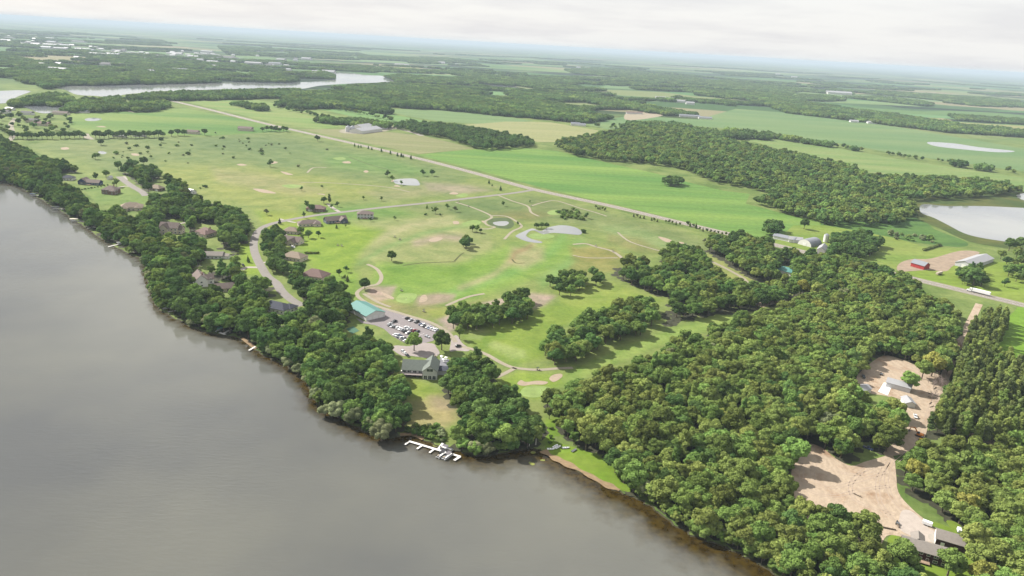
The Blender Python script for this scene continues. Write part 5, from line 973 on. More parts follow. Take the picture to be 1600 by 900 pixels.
for k in range(9):
    X, Y = P2(128 + 5 * k, 297 - .9 * k); bush(X, Y, 'bush%d' % (k % 2), 'dark', .75, 'shrub', 'clipped shrub of the dotted hedge on the lawn below the navy house', 'hedge of the navy house')
for k in range(8):
    X, Y = P2(478 + 2.6 * k, 396.5); bush(X, Y, 'bush%d' % (k % 2), 'olive', .95, 'shrub', 'shrub of the short hedge on the lawn right of the middle house', 'short lawn hedge')
for k in range(20):
    X, Y = P2(1443 + 1.35 * k, 392 - .42 * k); bush(X, Y, 'bush%d' % (k % 2), 'conifer', 1.2, 'shrub', 'dark shrub of the straight windbreak behind the red barn', 'windbreak behind the red barn')
# bare dead thicket beside the worksite track
def dead_tree(x, y, s):
    r = random.Random(int(x * 7)); m = MB(); m.tube((0, 0, 0), (0, 0, 6), .18, .1, 6)
    for k in range(16):
        t = r.uniform(0, 6.3); z = r.uniform(1.5, 5.5); l = r.uniform(1.5, 3.2); e = (math.cos(t) * l, math.sin(t) * l, z + l * .9); m.tube((0, 0, z), e, .08, .03, 4, False)
        for j in range(3): u = r.uniform(.4, .9); p = (e[0] * u, e[1] * u, z + l * .9 * u); m.tube(p, (p[0] + r.uniform(-1, 1), p[1] + r.uniform(-1, 1), p[2] + r.uniform(.3, 1.2)), .035, .012, 3, False)
    o = m.build('dead_tree', DEADW); X, Y = P2(x, y); o.location = (X, Y, 0); o.scale = (s, s, s); return tag(o, 'bare grey tree of the leafless thicket beside the worksite track', 'dead tree', 'bare thicket beside the worksite track')
for k in range(16): dead_tree(1462 + rng.uniform(-14, 24), 606 + rng.uniform(-20, 22), rng.uniform(.6, 1.1))

# ---- forest floor under the closed woods
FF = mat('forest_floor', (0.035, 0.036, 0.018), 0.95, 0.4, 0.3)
def floor_sheet(name, poly, z=0.055):
    p = smooth(poly, 3, True); sheet(name, p, z, FF)
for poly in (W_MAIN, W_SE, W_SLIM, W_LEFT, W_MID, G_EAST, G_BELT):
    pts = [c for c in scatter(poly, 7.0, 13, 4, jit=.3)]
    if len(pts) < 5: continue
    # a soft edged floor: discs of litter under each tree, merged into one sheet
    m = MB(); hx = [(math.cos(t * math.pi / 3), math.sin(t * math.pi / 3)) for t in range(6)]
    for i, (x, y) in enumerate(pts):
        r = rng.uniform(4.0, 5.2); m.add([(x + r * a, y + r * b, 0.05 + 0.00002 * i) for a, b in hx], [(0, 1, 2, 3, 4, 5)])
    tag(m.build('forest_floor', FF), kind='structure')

# ---- far woods: closed canopies too many to count
far = []
OPENF = [[(676, 139), (720, 136), (775, 139), (790, 149), (735, 152), (700, 150)], [(592, 171), (680, 170), (760, 178), (835, 189), (760, 194), (690, 190), (640, 182)], [(505, 169), (560, 170), (640, 184), (690, 194), (640, 193), (560, 183)], [(460, 140), (540, 139), (545, 144), (470, 147)], [(840, 158), (930, 160), (960, 168), (900, 170)], [(560, 152), (620, 150), (650, 156), (590, 160)]]
def fill_far(poly, sp, keys, slo=.85, shi=1.2, h=13):
    for x, y in scatter(poly, sp, h, 6, loose=True, minsh=-1e9):
        a, b = proj1(x, y, 2.0)
        if any(in1(a, b, w) for w in wet) or any(in1(a, b, w) for w in OPENF): continue
        k = rng.choice(keys); far.append((0, x, y, k[0], k[1], rng.uniform(slo, shi), ''))
F_BIG = [(868, 230), (872, 220), (950, 205), (1010, 190), (1050, 196), (1100, 202), (1150, 220), (1250, 240), (1325, 256), (1365, 272), (1450, 275), (1540, 280), (1598, 290), (1592, 300), (1525, 308), (1415, 311), (1436, 330), (1420, 348), (1360, 352), (1300, 350), (1225, 332), (1168, 313), (1200, 301), (1175, 294), (1120, 284), (1085, 271), (1050, 259), (1000, 253), (950, 250), (900, 242)]
F_B2 = [(598, 194), (640, 190), (700, 193), (760, 201), (830, 216), (840, 226), (800, 231), (750, 233), (700, 216), (640, 205)]
mk_ = [('mid0', 'mid'), ('mid1', 'mid'), ('mid0', 'dark'), ('mid1', 'dark'), ('mid0', 'olive')]
fill_far(F_BIG, 13.5, mk_); fill_far(F_B2, 13.5, [('mid0', 'dark'), ('mid1', 'dark')])
fill_far([(1183, 362), (1186, 350), (1210, 346), (1232, 352), (1234, 364), (1215, 368)], 12, [('mid0', 'dark'), ('mid1', 'dark')])
fill_far([(1370, 376), (1384, 368), (1384, 374), (1376, 382)], 14, mk_)
ck = [('clump%d' % i, p) for i in range(3) for p in ('mid', 'dark', 'dark')]
FARP = [[(436, 165), (450, 153), (500, 146), (540, 143), (600, 148), (680, 158), (725, 168), (690, 172), (600, 165), (612, 176), (590, 184), (560, 172), (500, 168), (470, 170)],
        [(430, 186), (520, 184), (560, 186), (620, 192), (600, 200), (560, 196), (500, 190)],
        [(180, 152), (250, 144), (340, 142), (400, 140), (440, 140), (500, 137), (620, 129), (680, 133), (700, 146), (760, 148), (820, 143), (930, 148), (1000, 163), (1060, 172), (1130, 182), (1120, 187), (980, 178), (920, 192), (860, 186), (760, 178), (700, 172), (560, 158), (440, 152), (330, 155), (215, 157)],
        [(0, 126), (60, 118), (150, 114), (300, 110), (400, 114), (510, 112), (525, 118), (500, 126), (330, 129), (150, 132), (60, 139), (0, 139)],
        [(8, 162), (50, 150), (85, 145), (108, 152), (104, 166), (40, 165), (15, 168)], [(86, 174), (130, 155), (185, 152), (196, 172), (150, 173)], [(200, 172), (205, 160), (260, 156), (262, 168), (225, 174)],
        [(960, 198), (990, 190), (1060, 192), (1120, 205), (1200, 212), (1230, 218), (1150, 216), (1050, 205)], [(1060, 198), (1180, 205), (1300, 224), (1350, 231), (1345, 235), (1280, 226), (1180, 210), (1060, 203)],
        [(1383, 236), (1440, 246), (1438, 250), (1383, 240)], [(1455, 246), (1530, 258), (1590, 268), (1588, 272), (1520, 263), (1455, 251)],
        [(1195, 163), (1300, 166), (1400, 178), (1500, 193), (1640, 207), (1640, 216), (1480, 206), (1350, 190), (1230, 176)], [(1085, 140), (1200, 143), (1300, 148), (1326, 157), (1200, 160), (1090, 152)], [(1000, 124), (1060, 118), (1200, 133), (1330, 145), (1460, 160), (1450, 166), (1300, 150), (1100, 138)],
        [(800, 123), (850, 120), (950, 135), (945, 142), (850, 140), (800, 132)], [(600, 118), (660, 114), (740, 116), (820, 128), (800, 134), (700, 132), (620, 128)], [(880, 108), (940, 106), (1060, 118), (1050, 126), (900, 116)],
        [(0, 108), (80, 100), (200, 98), (320, 104), (300, 110), (100, 114), (0, 120)], [(0, 88), (120, 86), (260, 92), (380, 100), (440, 108), (300, 106), (120, 100), (0, 102)], [(340, 72), (420, 72), (440, 80), (350, 80)], [(560, 86), (700, 90), (800, 100), (700, 98), (560, 94)],
        [(1360, 140), (1500, 150), (1600, 160), (1600, 166), (1480, 158), (1360, 146)], [(1480, 178), (1600, 186), (1600, 194), (1500, 188)], [(300, 160), (345, 158), (400, 172), (440, 172), (420, 166), (340, 155)]]
fill_far([(0, 166), (60, 178), (112, 172), (110, 208), (60, 214), (0, 214)], 34, mk_, .55, .95)
fill_far([(60, 160), (200, 160), (205, 174), (110, 176)], 24, mk_, .6, 1.0); fill_far([(120, 224), (260, 218), (300, 240), (200, 252), (130, 244)], 60, [('mid0', 'mid')], .25, .5); fill_far([(330, 212), (460, 208), (480, 240), (380, 246)], 70, [('mid0', 'mid')], .2, .4)
for p in FARP:
    n0 = len(far); fill_far(p, 21 if max(q[1] for q in p) > 125 else 30, ck)
    if max(q[1] for q in p) < 193 and not (max(q[0] for q in p) < 300 and min(q[1] for q in p) > 140):      # farther woods are broken by clearings
        far[n0:] = [f for f in far[n0:] if math.sin(f[1] / 170.0 + 2 * math.sin(f[2] / 310.0)) + math.sin(f[2] / 260.0 + f[1] / 520.0) > -.75]
def tree_line(pts, step, w=4):
    g = smooth(G(pts), 6)
    for (xa, ya), (xb, yb) in zip(g[:-1], g[1:]):
        n = max(1, int(math.hypot(xb - xa, yb - ya) / step))
        for k in range(n):
            if rng.random() < .16: continue
            u = (k + rng.random()) / n; q = rng.choice(mk_); far.append((0, xa + (xb - xa) * u + rng.uniform(-w, w), ya + (yb - ya) * u + rng.uniform(-w, w), q[0], q[1], rng.uniform(.5, .95), ''))
tree_line([(1150, 212), (1250, 222), (1350, 237)], 9); tree_line([(1385, 241), (1410, 246), (1440, 251)], 8, 6); tree_line([(1457, 251), (1530, 262), (1590, 272)], 9, 6); tree_line([(430, 168), (470, 177), (540, 191), (600, 197), (640, 200)], 10, 9); tree_line([(500, 166), (560, 178), (620, 190), (670, 195)], 9, 9)
tree_line([(1060, 202), (1100, 208), (1150, 212)], 9, 12); tree_line([(930, 198), (960, 200), (990, 196)], 12, 12)
# odd woodlots and tree lines in the farmland out to the skyline
for i in range(240):
    Y = 2600 * (14000 / 2600) ** rng.random(); X = rng.uniform(-.85, .85) * Y + 0; w = rng.uniform(60, 700) * (1 + Y / 9000); d = rng.choice([25, 40, 90, 180, 300]); a = rng.choice([.5, .5, .5 + math.pi / 2, .2])
    px, py = proj1(X, Y, 0.0)
    if any(in1(px, py, w_) for w_ in wet) or (py > 140 and 650 > px) or py > 165: continue
    n = int(w * d / 320) + 3
    for k in range(min(n, 400)):
        u = rng.uniform(-.5, .5) * w; v = rng.uniform(-.5, .5) * d * (1 - .5 * abs(u / w)); x = X + u * math.cos(a) - v * math.sin(a); y = Y + u * math.sin(a) + v * math.cos(a)
        px, py = proj1(x, y, 0.0)
        if any(in1(px, py, w_) for w_ in wet[:4]): continue
        k2 = rng.choice(ck); far.append((0, x, y, k2[0], k2[1], rng.uniform(.8, 1.15), ''))
print('far', len(far))
stuff_from('distant_woods', far, 'far woods and woodlots spread over the farmland up to the skyline')
# ================================================================== BUILDINGS
def ang(x, y, dx, dy):
    a = P2(x, y); b = P2(x + dx, y + dy); return math.atan2(b[1] - a[1], b[0] - a[0])
def roof_mat(name, c): return mat('roof_' + name, c, 0.9, 0.1, 0.8)
RF = {'tan': roof_mat('tan', A(206, 186, 164)), 'brown': roof_mat('brown', A(172, 154, 146)), 'rose': roof_mat('rose', A(176, 146, 138)), 'grey': roof_mat('grey', A(150, 146, 148)), 'pale': roof_mat('pale', A(198, 188, 178)), 'slate': roof_mat('slate', A(98, 102, 118)),
      'green': roof_mat('green', A(160, 170, 160)), 'teal': mat('roof_teal_metal', A(122, 192, 182), 0.5, 0.05, 0.6), 'metal': mat('roof_metal', A(196, 200, 210), 0.45, 0.06, 0.5), 'white': mat('roof_white_metal', A(232, 232, 236), 0.5, 0.04, 0.5)}
WL = {'white': mat('siding_white', (0.62, 0.61, 0.58), 0.7), 'cream': mat('siding_cream', (0.52, 0.46, 0.37), 0.75, 0.05, 2), 'grey': mat('siding_grey', (0.46, 0.46, 0.46), 0.75, 0.05, 2), 'navy': mat('siding_navy', (0.035, 0.06, 0.14), 0.7), 'brown': mat('siding_brown', (0.16, 0.10, 0.08), 0.8, 0.1, 2),
      'maroon': mat('siding_maroon', (0.055, 0.018, 0.018), 0.75), 'red': mat('barn_red', (0.32, 0.03, 0.03), 0.7), 'stone': mat('stone_wall', (0.32, 0.27, 0.23), 0.9, 0.3, 1.5), 'metal': mat('wall_metal', (0.5, 0.5, 0.52), 0.5, 0.03, 1), 'darkblue': mat('siding_dark_blue', (0.07, 0.08, 0.12), 0.75)}
GLASS = mat('window_glass', (0.03, 0.04, 0.05), 0.12, spec=0.6); TRIM = mat('trim_white', (0.7, 0.69, 0.67), 0.6); DOORM = mat('door_dark', (0.08, 0.06, 0.05), 0.6); CHIM = mat('chimney_brick', (0.25, 0.13, 0.1), 0.9, 0.2, 3)
def block(root, L, W, h, rh, kind, wall, roof, ox=0.0, oy=0.0, rot=0.0, over=0.55, z0=0.0, chimney=False):
    """walls and roof of one wing; ridge along local x"""
    m = MB(); M = Matrix.Translation((ox, oy, z0)) @ Matrix.Rotation(rot, 4, 'Z'); l, w = L / 2, W / 2
    if kind == 'gable':
        m.add([(-l, -w, -.3), (l, -w, -.3), (l, w, -.3), (-l, w, -.3), (-l, -w, h), (l, -w, h), (l, w, h), (-l, w, h), (-l, 0, h + rh), (l, 0, h + rh)], [(0, 3, 2, 1), (0, 1, 5, 4), (2, 3, 7, 6), (1, 2, 6, 9, 5), (3, 0, 4, 8, 7), (4, 5, 9, 8), (6, 7, 8, 9)])
    else: m.box(-l, l, -w, w, -.3, h)
    wo = m.build('wall', wall, root); wo.data.transform(M)
    r = MB(); a, b = l + over, w + over; sl = rh / w * over; t = 0.22
    if kind == 'gable':
        for s in (-1, 1):
            v = [(-a, s * b, h - sl + .06), (a, s * b, h - sl + .06), (a, 0, h + rh + .06), (-a, 0, h + rh + .06)]; v += [(x, y, z + t) for x, y, z in v]
            r.add(v, [(0, 1, 2, 3), (7, 6, 5, 4), (0, 4, 5, 1), (1, 5, 6, 2), (2, 6, 7, 3), (3, 7, 4, 0)])
    else:
        k = max(a - b, 0.01); v = [(-a, -b, h), (a, -b, h), (a, b, h), (-a, b, h), (-a, -b, h + t), (a, -b, h + t), (a, b, h + t), (-a, b, h + t), (-k, 0, h + rh + t), (k, 0, h + rh + t)]
        r.add(v, [(0, 3, 2, 1), (0, 1, 5, 4), (1, 2, 6, 5), (2, 3, 7, 6), (3, 0, 4, 7), (4, 5, 9, 8), (6, 7, 8, 9), (5, 6, 9), (7, 4, 8)])
    ro = r.build('roof', roof, root); ro.data.transform(M)
    if chimney:
        c = MB().box(-.5, .5, -.45, .45, h + rh * .3, h + rh + 1.0).build('chimney', CHIM, ro); c.data.transform(M @ Matrix.Translation((l * .35, w * .35, 0)))
    return M
def opening(root, M, x, side, z, w, h, name='window', W=0.0, material=None, frame=True, end=False):
    """a window or door set on a wall of the wing: side -1/+1; end=True puts it on the gable end"""
    T = M @ (Matrix.Translation((side * W, x, z)) @ Matrix.Rotation(side * math.pi / 2, 4, 'Z') if end else Matrix.Translation((x, side * W, z)) @ Matrix.Rotation(0 if side < 0 else math.pi, 4, 'Z'))
    o = MB().box(-w / 2, w / 2, -.07, .03, 0, h).build(name, material or GLASS, root); o.data.transform(T)
    if frame:
        f = MB(); t = .16; f.box(-w / 2 - t, w / 2 + t, -.1, .02, h + .003, h + t); f.box(-w / 2 - t, w / 2 + t, -.12, .02, -t, -.003); f.box(-w / 2 - t, -w / 2 - .003, -.1, .02, -.002, h + .002); f.box(w / 2 + .003, w / 2 + t, -.1, .02, -.002, h + .002)
        if w > 1.6: f.box(-.05, .05, -.1, .02, .002, h - .002)
        fo = f.build('frame', TRIM, o); fo.data.transform(T)
    return o
def house(x, y, d, L, W, h, rh, kind, wall, roof, label, wings=(), chimney=False, name='house', cat='house', win=True, garage=None, deck=False):
    X, Y = P2(x, y); a = ang(x, y, *d); root = empty(name, (X, Y, 0), a, label=label, cat=cat)
    ms = [(block(root, L, W, h, rh, kind, WL[wall], RF[roof], chimney=chimney), L, W, h)]
    for (ox, oy, l2, w2, h2, rh2, rot) in wings: ms.append((block(root, l2, w2, h2, rh2, kind, WL[wall], RF[roof], ox, oy, math.radians(rot)), l2, w2, h2))
    if win:
        for M, l, w, hh in ms:
            n = max(1, int(l / 3.6)); floors = [0.9] if hh < 4.5 else [0.9, 3.8]
            for z in floors:
                for s in (-1, 1):
                    for k in range(n):
                        xx = (k + .5 - n / 2) * l / n
                        if s < 0 and k == n // 2 and z < 1 and M is ms[0][0]: opening(root, M, xx, s, 0.1, 1.1, 2.1, 'door', w / 2, DOORM); continue
                        opening(root, M, xx, s, z, 1.4 if k % 2 else 1.9, 1.3, 'window', w / 2)
                for s in (-1, 1):
                    opening(root, M, 0, s, z, 1.5, 1.2, 'window', l / 2, end=True)
    if garage:
        s, gx = garage; opening(root, ms[0][0], gx, s, 0.05, 4.8, 2.3, 'garage_door', W / 2, TRIM, frame=False)
    if deck:
        dk = MB().box(-3, 3, -W / 2 - 3.6, -W / 2 - .02, .9, 1.1)
        for px in (-2.8, 2.8): dk.box(px - .1, px + .1, -W / 2 - 3.5, -W / 2 - 3.3, -.2, .9)
        dk.box(-3, 3, -W / 2 - 3.6, -W / 2 - 3.5, 1.5, 1.58)
        for k in range(7): dk.box(-3 + k, -2.94 + k, -W / 2 - 3.6, -W / 2 - 3.52, 1.1, 1.5)
        dk.build('deck', mat('deck_wood', (0.28, 0.2, 0.14), 0.85, 0.1, 2), root)
    return root
# houses of the left shore
house(107, 281, (10, .4), 15, 11, 3.2, 3.4, 'hip', 'white', 'slate', 'house with a dark slate roof and white end wall left of the navy blue house')
house(143, 288, (20, 1.2), 26, 10, 3.4, 3.2, 'gable', 'navy', 'brown', 'long navy blue house with a grey brown roof above the dotted hedge', wings=[(-10, 1, 12, 11, 4.2, 4.0, 90)], deck=True)
house(174, 302, (16, 1), 17, 14, 5.4, 4.6, 'hip', 'brown', 'brown', 'square brown house with a steep hipped roof on the open lakeside lawn', wings=[(6, -5, 8, 7, 4.5, 2.4, 90)], chimney=True)
house(206, 327, (20, -.5), 24, 14, 3.6, 4.6, 'hip', 'cream', 'tan', 'wide tan roofed house with many hips among the lakeside trees', wings=[(-8, -6, 12, 9, 3.4, 3.4, 90), (8, -5, 10, 8, 3.4, 3.0, 90), (-2, 7, 10, 9, 3.6, 4, 90)])
house(245, 297, (16, 2), 17, 11, 3.2, 4.0, 'hip', 'brown', 'tan', 'brown hipped house right of the upper cul de sac', garage=(-1, 4))
house(267, 363, (18, 1), 19, 11, 6.4, 4.6, 'gable', 'cream', 'brown', 'tall cream house with steep brown gables and a brick terrace near the shore', wings=[(-3, -3, 14, 9, 6.4, 4.4, 90), (9, 0, 9, 8, 4.6, 3.4, 0)], deck=True)
house(323, 367, (18, 4), 19, 13, 3.6, 4.4, 'hip', 'cream', 'rose', 'cream house with a broad rose brown hipped roof amid the trees', wings=[(5, -5, 10, 9, 3.4, 3.2, 90)], chimney=True)
house(331, 402, (20, .5), 22, 10, 3.2, 2.6, 'gable', 'grey', 'pale', 'low house with a long pale grey roof hidden among dark trees')
house(354, 403, (8, 1), 7, 6, 2.8, 1.6, 'gable', 'white', 'pale', 'small pale roofed garage right of the long pale roof', win=False, name='garage', cat='garage', garage=(-1, 0))
house(313, 444, (6, 11), 18, 10, 6.2, 4.4, 'gable', 'white', 'brown', 'white two storey house with its gable end facing down among the trees', wings=[(-2, 6, 10, 8, 4.5, 3.0, 90)], chimney=True)
house(352, 453, (14, -1), 16, 10, 3.0, 3.2, 'gable', 'cream', 'brown', 'low grey brown roof right of the white gabled house')
house(298, 302, (10, 2), 12, 9, 3.0, 2.8, 'gable', 'white', 'metal', 'small white house with a blueish metal roof behind the shore trees')
house(328, 325, (20, 2), 22, 10, 3.0, 2.6, 'gable', 'white', 'grey', 'long low house with a blue grey roof at the edge of the upper fairway')
house(172, 280, (6, -2), 7, 5, 2.8, 1.8, 'gable', 'white', 'white', 'tiny white shed beside the upper cul de sac', win=False, name='shed', cat='shed')
house(433, 484, (22, 5), 24, 13, 3.4, 3.6, 'hip', 'white', 'slate', 'dark slate hipped house beside the end of the curved road', wings=[(9, 4, 9, 9, 3.2, 2.6, 90)], garage=(1, 6))
# houses inside the road bend
house(494, 329, (20, 1), 22, 12, 3.4, 3.8, 'hip', 'brown', 'rose', 'house with a rose tan hipped roof across the road among round trees', garage=(-1, -6), wings=[(-7, 4, 9, 9, 3.2, 3, 90)])
house(524, 347, (22, -2), 25, 11, 3.4, 3.8, 'gable', 'darkblue', 'brown', 'dark blue ranch house with a brown roof below the side road', wings=[(7, -5, 10, 9, 3.4, 3.4, 90)], deck=True)
house(571, 340, (18, .4), 19, 11, 5.2, 3.2, 'hip', 'grey', 'brown', 'grey two storey house farthest along the side road', deck=True)
house(483, 352, (22, -1), 25, 11, 3.0, 3.4, 'hip', 'cream', 'brown', 'long low house with a grey brown roof below the road', wings=[(8, -4, 9, 8, 3.0, 2.8, 90)], garage=(1, -5))
house(456, 364, (14, 1), 16, 11, 3.2, 3.6, 'hip', 'cream', 'tan', 'tan roofed rear half of the pair of houses in the bend')
house(459, 380, (16, 2), 18, 11, 3.4, 4.2, 'gable', 'cream', 'brown', 'cream house with brown gables and a pale garage front in the bend', wings=[(2, -5, 11, 8, 3.2, 3.6, 90)], garage=(1, -3))
house(461, 405, (18, 3), 21, 13, 3.4, 4.2, 'hip', 'cream', 'tan', 'tan hipped house showing between two tree clumps in the bend', wings=[(-5, 4, 9, 9, 3.2, 3.2, 90)])
house(493, 434, (20, 3), 22, 15, 3.4, 5.0, 'hip', 'cream', 'rose', 'house with a big rose brown pyramid roof at the lower end of the bend', garage=(1, 5))
# club buildings
def long_shed(x, y, d, L, W, h, rh, wall, roof, label, name='storage_building', cat='building', doors=()):
    r = house(x, y, d, L, W, h, rh, 'gable', wall, roof, label, win=False, name=name, cat=cat)
    M = Matrix()
    for (gx, s, end, w, hh) in doors: opening(r, M, gx, s, 0.05, w, hh, 'door', (L if end else W) / 2, TRIM, frame=False, end=end)
    return r
long_shed(572, 490, (20, 11), 28, 17, 4.0, 2.8, 'white', 'teal', 'long white cart barn with a teal metal roof beside the car park', name='cart_barn', cat='building', doors=[(0, 1, True, 4, 3), (-5, 1, True, 3, 2.6), (5, 1, True, 3, 2.6), (-8, -1, False, 3, 2.6), (0, -1, False, 3, 2.6)])
def clubhouse():
    X, Y = P2(663, 583); a = ang(663, 583, 20, 1.0)
    root = empty('clubhouse', (X, Y, 0), a, label='grey clubhouse with a green grey shingle roof and tall glazed gable facing the lake', cat='clubhouse')
    M1 = block(root, 19, 14, 4.6, 5.0, 'gable', WL['grey'], RF['green'], -6.5, 1.5, 0)
    M2 = block(root, 19, 10.5, 6.6, 4.2, 'gable', WL['grey'], RF['green'], 5.2, -1.0, math.pi / 2, over=.7)
    M3 = block(root, 14, 8, 3.6, 0.9, 'gable', WL['grey'], RF['slate'], 14.5, 2.0, 0)
    # tall gable front toward the lake: M2's -x end
    opening(root, M2, 0, -1, 6.2, 4.6, 2.2, 'window', 9.5, end=True)
    for k in (-3.2, 0, 3.2): opening(root, M2, k, -1, 0.2, 2.4, 2.8, 'patio_door', 9.5, GLASS, end=True)
    for k in range(5): opening(root, M1, -8 + 4 * k, -1, 2.6, 2.6, 1.5, 'window', 7)
    for k in range(3): opening(root, M1, -8 + 4 * k, -1, 0.2, 2.2, 2.0, 'window', 7)
    for k in range(4): opening(root, M1, -7 + 4 * k, 1, 1.2, 1.8, 1.5, 'window', 7)
    for k in (-4, 0, 4): opening(root, M2, k, 1, 1.2, 1.6, 1.6, 'window', 5.25)
    opening(root, M1, -1, 1, .1, 2.2, 2.3, 'door', 7, DOORM)
    d = MB(); d.box(-17, -.6, -9.6, -5.55, 2.35, 2.5); [d.box(px - .12, px + .12, -9.5, -9.26, -.2, 2.35) for px in (-16.8, -12.6, -8.4, -4.4, -.8)]
    d.box(-17, -.6, -9.6, -9.52, 3.35, 3.45); [d.box(-17 + .65 * k, -16.94 + .65 * k, -9.6, -9.54, 2.5, 3.35) for k in range(26)]
    d.box(-17.1, -17, -9.6, -5.6, 3.35, 3.45); d.build('deck', mat('deck_grey', (0.22, 0.19, 0.18), 0.85, 0.1, 2), root)
    root.scale = (.88, .88, .9); return root
clubhouse()
# maroon house and garage at the lower right
h1 = house(1441, 868, (22, 6.5), 22, 10.5, 5.4, 2.6, 'gable', 'maroon', 'pale', 'dark maroon house with a pale grey roof at the lower right corner', wings=[(-3, 7, 7, 6, 5.4, 1.8, 90)], deck=True)
h1.scale = (.84, .84, .88)
g1 = long_shed(1484, 850, (20, 6), 12.5, 8.5, 3.6, 2.4, 'maroon', 'pale', 'dark maroon garage with a pale grey roof and a white gable end', name='garage', cat='garage')
opening(g1, Matrix(), -3.4, -1, .1, 1.6, 2.0, 'door', 4.25, TRIM, frame=False)
MB().add([(-6.29, -4.2, 0), (-6.29, 4.2, 0), (-6.29, 4.2, 3.55), (-6.29, 0, 5.8), (-6.29, -4.2, 3.55), (-6.33, -4.2, 0), (-6.33, 4.2, 0), (-6.33, 4.2, 3.55), (-6.33, 0, 5.8), (-6.33, -4.2, 3.55)], [(0, 1, 2, 3, 4), (9, 8, 7, 6, 5), (0, 5, 6, 1), (1, 6, 7, 2), (2, 7, 8, 3), (3, 8, 9, 4), (4, 9, 5, 0)]).build('end_wall', WL['white'], g1)
tag(sheet('driveway', smooth(G([(1450, 836), (1468, 834), (1476, 846), (1470, 853), (1456, 848)]), 3, True), 0.17, CONC), kind='structure')
# worksite
long_shed(1404, 606, (18, 5), 15, 9, 3.6, 1.8, 'metal', 'white', 'white metal shed with a white roof on the bare worksite', name='shed', cat='shed', doors=[(0, -1, True, 3.2, 2.8)])
slab = tag(sheet('concrete_slab', G([(1372, 612), (1381, 598), (1395, 600), (1387, 618)]), 0.15, mat('white_slab', (0.62, 0.62, 0.6), 0.8, 0.03, 1)), kind='structure')
long_shed(1346, 612, (10, -3), 10, 7, 2.8, 1.6, 'white', 'white', 'small pale roofed shed half hidden by trees left of the worksite', name='shed', cat='shed')
long_shed(1418, 632, (6, 8), 9, 6, 2.8, 1.4, 'white', 'white', 'small white shed below the worksite beside the dirt track', name='shed', cat='shed')
# farms on the right
long_shed(1437, 418, (14, 4), 15, 11, 4.4, 3.2, 'red', 'metal', 'red barn with a pale metal roof and a white sliding door', name='barn', cat='barn', doors=[(0, -1, True, 4.4, 3.4)])
long_shed(1522, 412, (26, -9), 62, 18, 4.2, 3.4, 'metal', 'white', 'very long white metal barn left of the lakeside trees', name='barn', cat='barn', doors=[(0, -1, True, 4.4, 3.4)])
def quonset(x, y, d, L, R_, label):
    X, Y = P2(x, y); root = empty('barn', (X, Y, 0), ang(x, y, *d), label=label, cat='barn'); n = 14
    pr = [(R_ * math.cos(math.pi * k / n), R_ * .85 * math.sin(math.pi * k / n)) for k in range(n + 1)]; m = MB(); v = [(-L / 2, a, b) for a, b in pr] + [(L / 2, a, b) for a, b in pr]; m.add(v, [(i, i + 1, i + n + 2, i + n + 1) for i in range(n)]); m.build('roof', RF['metal'], root)
    e = MB(); [e.add([(s * (L / 2 - .1), a, b) for a, b in pr], [tuple(range(n + 1))]) for s in (-1, 1)]; e.build('end_wall', WL['white'], root); o = MB().box(-L / 2 - .1, -L / 2 + .02, -2, 2, 0, 3.4).build('door', TRIM, root); return root
quonset(1265, 382, (14, -3), 24, 9, 'round roofed metal barn of the white farm beside the dark grove')
long_shed(1226, 375, (14, 3), 26, 11, 3.8, 2.2, 'white', 'metal', 'long low farm building with a pale blue roof at the left of the white farm', name='farm_building', cat='farm building')
long_shed(1242, 378, (10, 1), 16, 11, 3.8, 2.6, 'white', 'white', 'white farm building between the long roof and the round barn', name='farm_building', cat='farm building')
long_shed(1284, 394, (5, -7), 22, 9, 5.0, 3.4, 'white', 'white', 'tall white farmhouse in front of the dark grove', name='farm_building', cat='farm building')
long_shed(1230, 428, (12, 3), 20, 12, 4.0, 2.8, 'white', 'teal', 'teal roofed building peeking out of the wood below the white farm', name='farm_building', cat='farm building')
def silo(x, y, r, h, label, wm='white', group=None):
    X, Y = P2(x, y); root = empty('silo', (X, Y, 0), 0, label=label, cat='silo', group=group); MB().tube((0, 0, -.2), (0, 0, h), r, r, 20).build('wall', WL[wm], root); MB().tube((0, 0, h), (0, 0, h + r * .55), r * 1.03, r * .12, 20).build('roof', RF['metal'], root)
silo(1290, 378, 3.2, 9, 'white silo standing at the upper end of the white farm')
silo(544, 206, 6, 11, 'left grey grain bin beside the big white barns near the highway', 'metal'); silo(551, 206, 6, 11, 'right grey grain bin beside the big white barns near the highway', 'metal')
long_shed(572, 206, (22, -3), 80, 34, 6, 5, 'white', 'white', 'biggest white barn of the grain farm near the far highway', name='barn', cat='barn'); long_shed(567, 201, (22, -3), 50, 28, 6, 5, 'white', 'white', 'rear white barn of the grain farm with a raised roof', name='barn', cat='barn')
long_shed(592, 201, (14, 0), 36, 24, 4, 3, 'white', 'tan', 'low tan shed at the right end of the grain farm', name='barn', cat='barn')
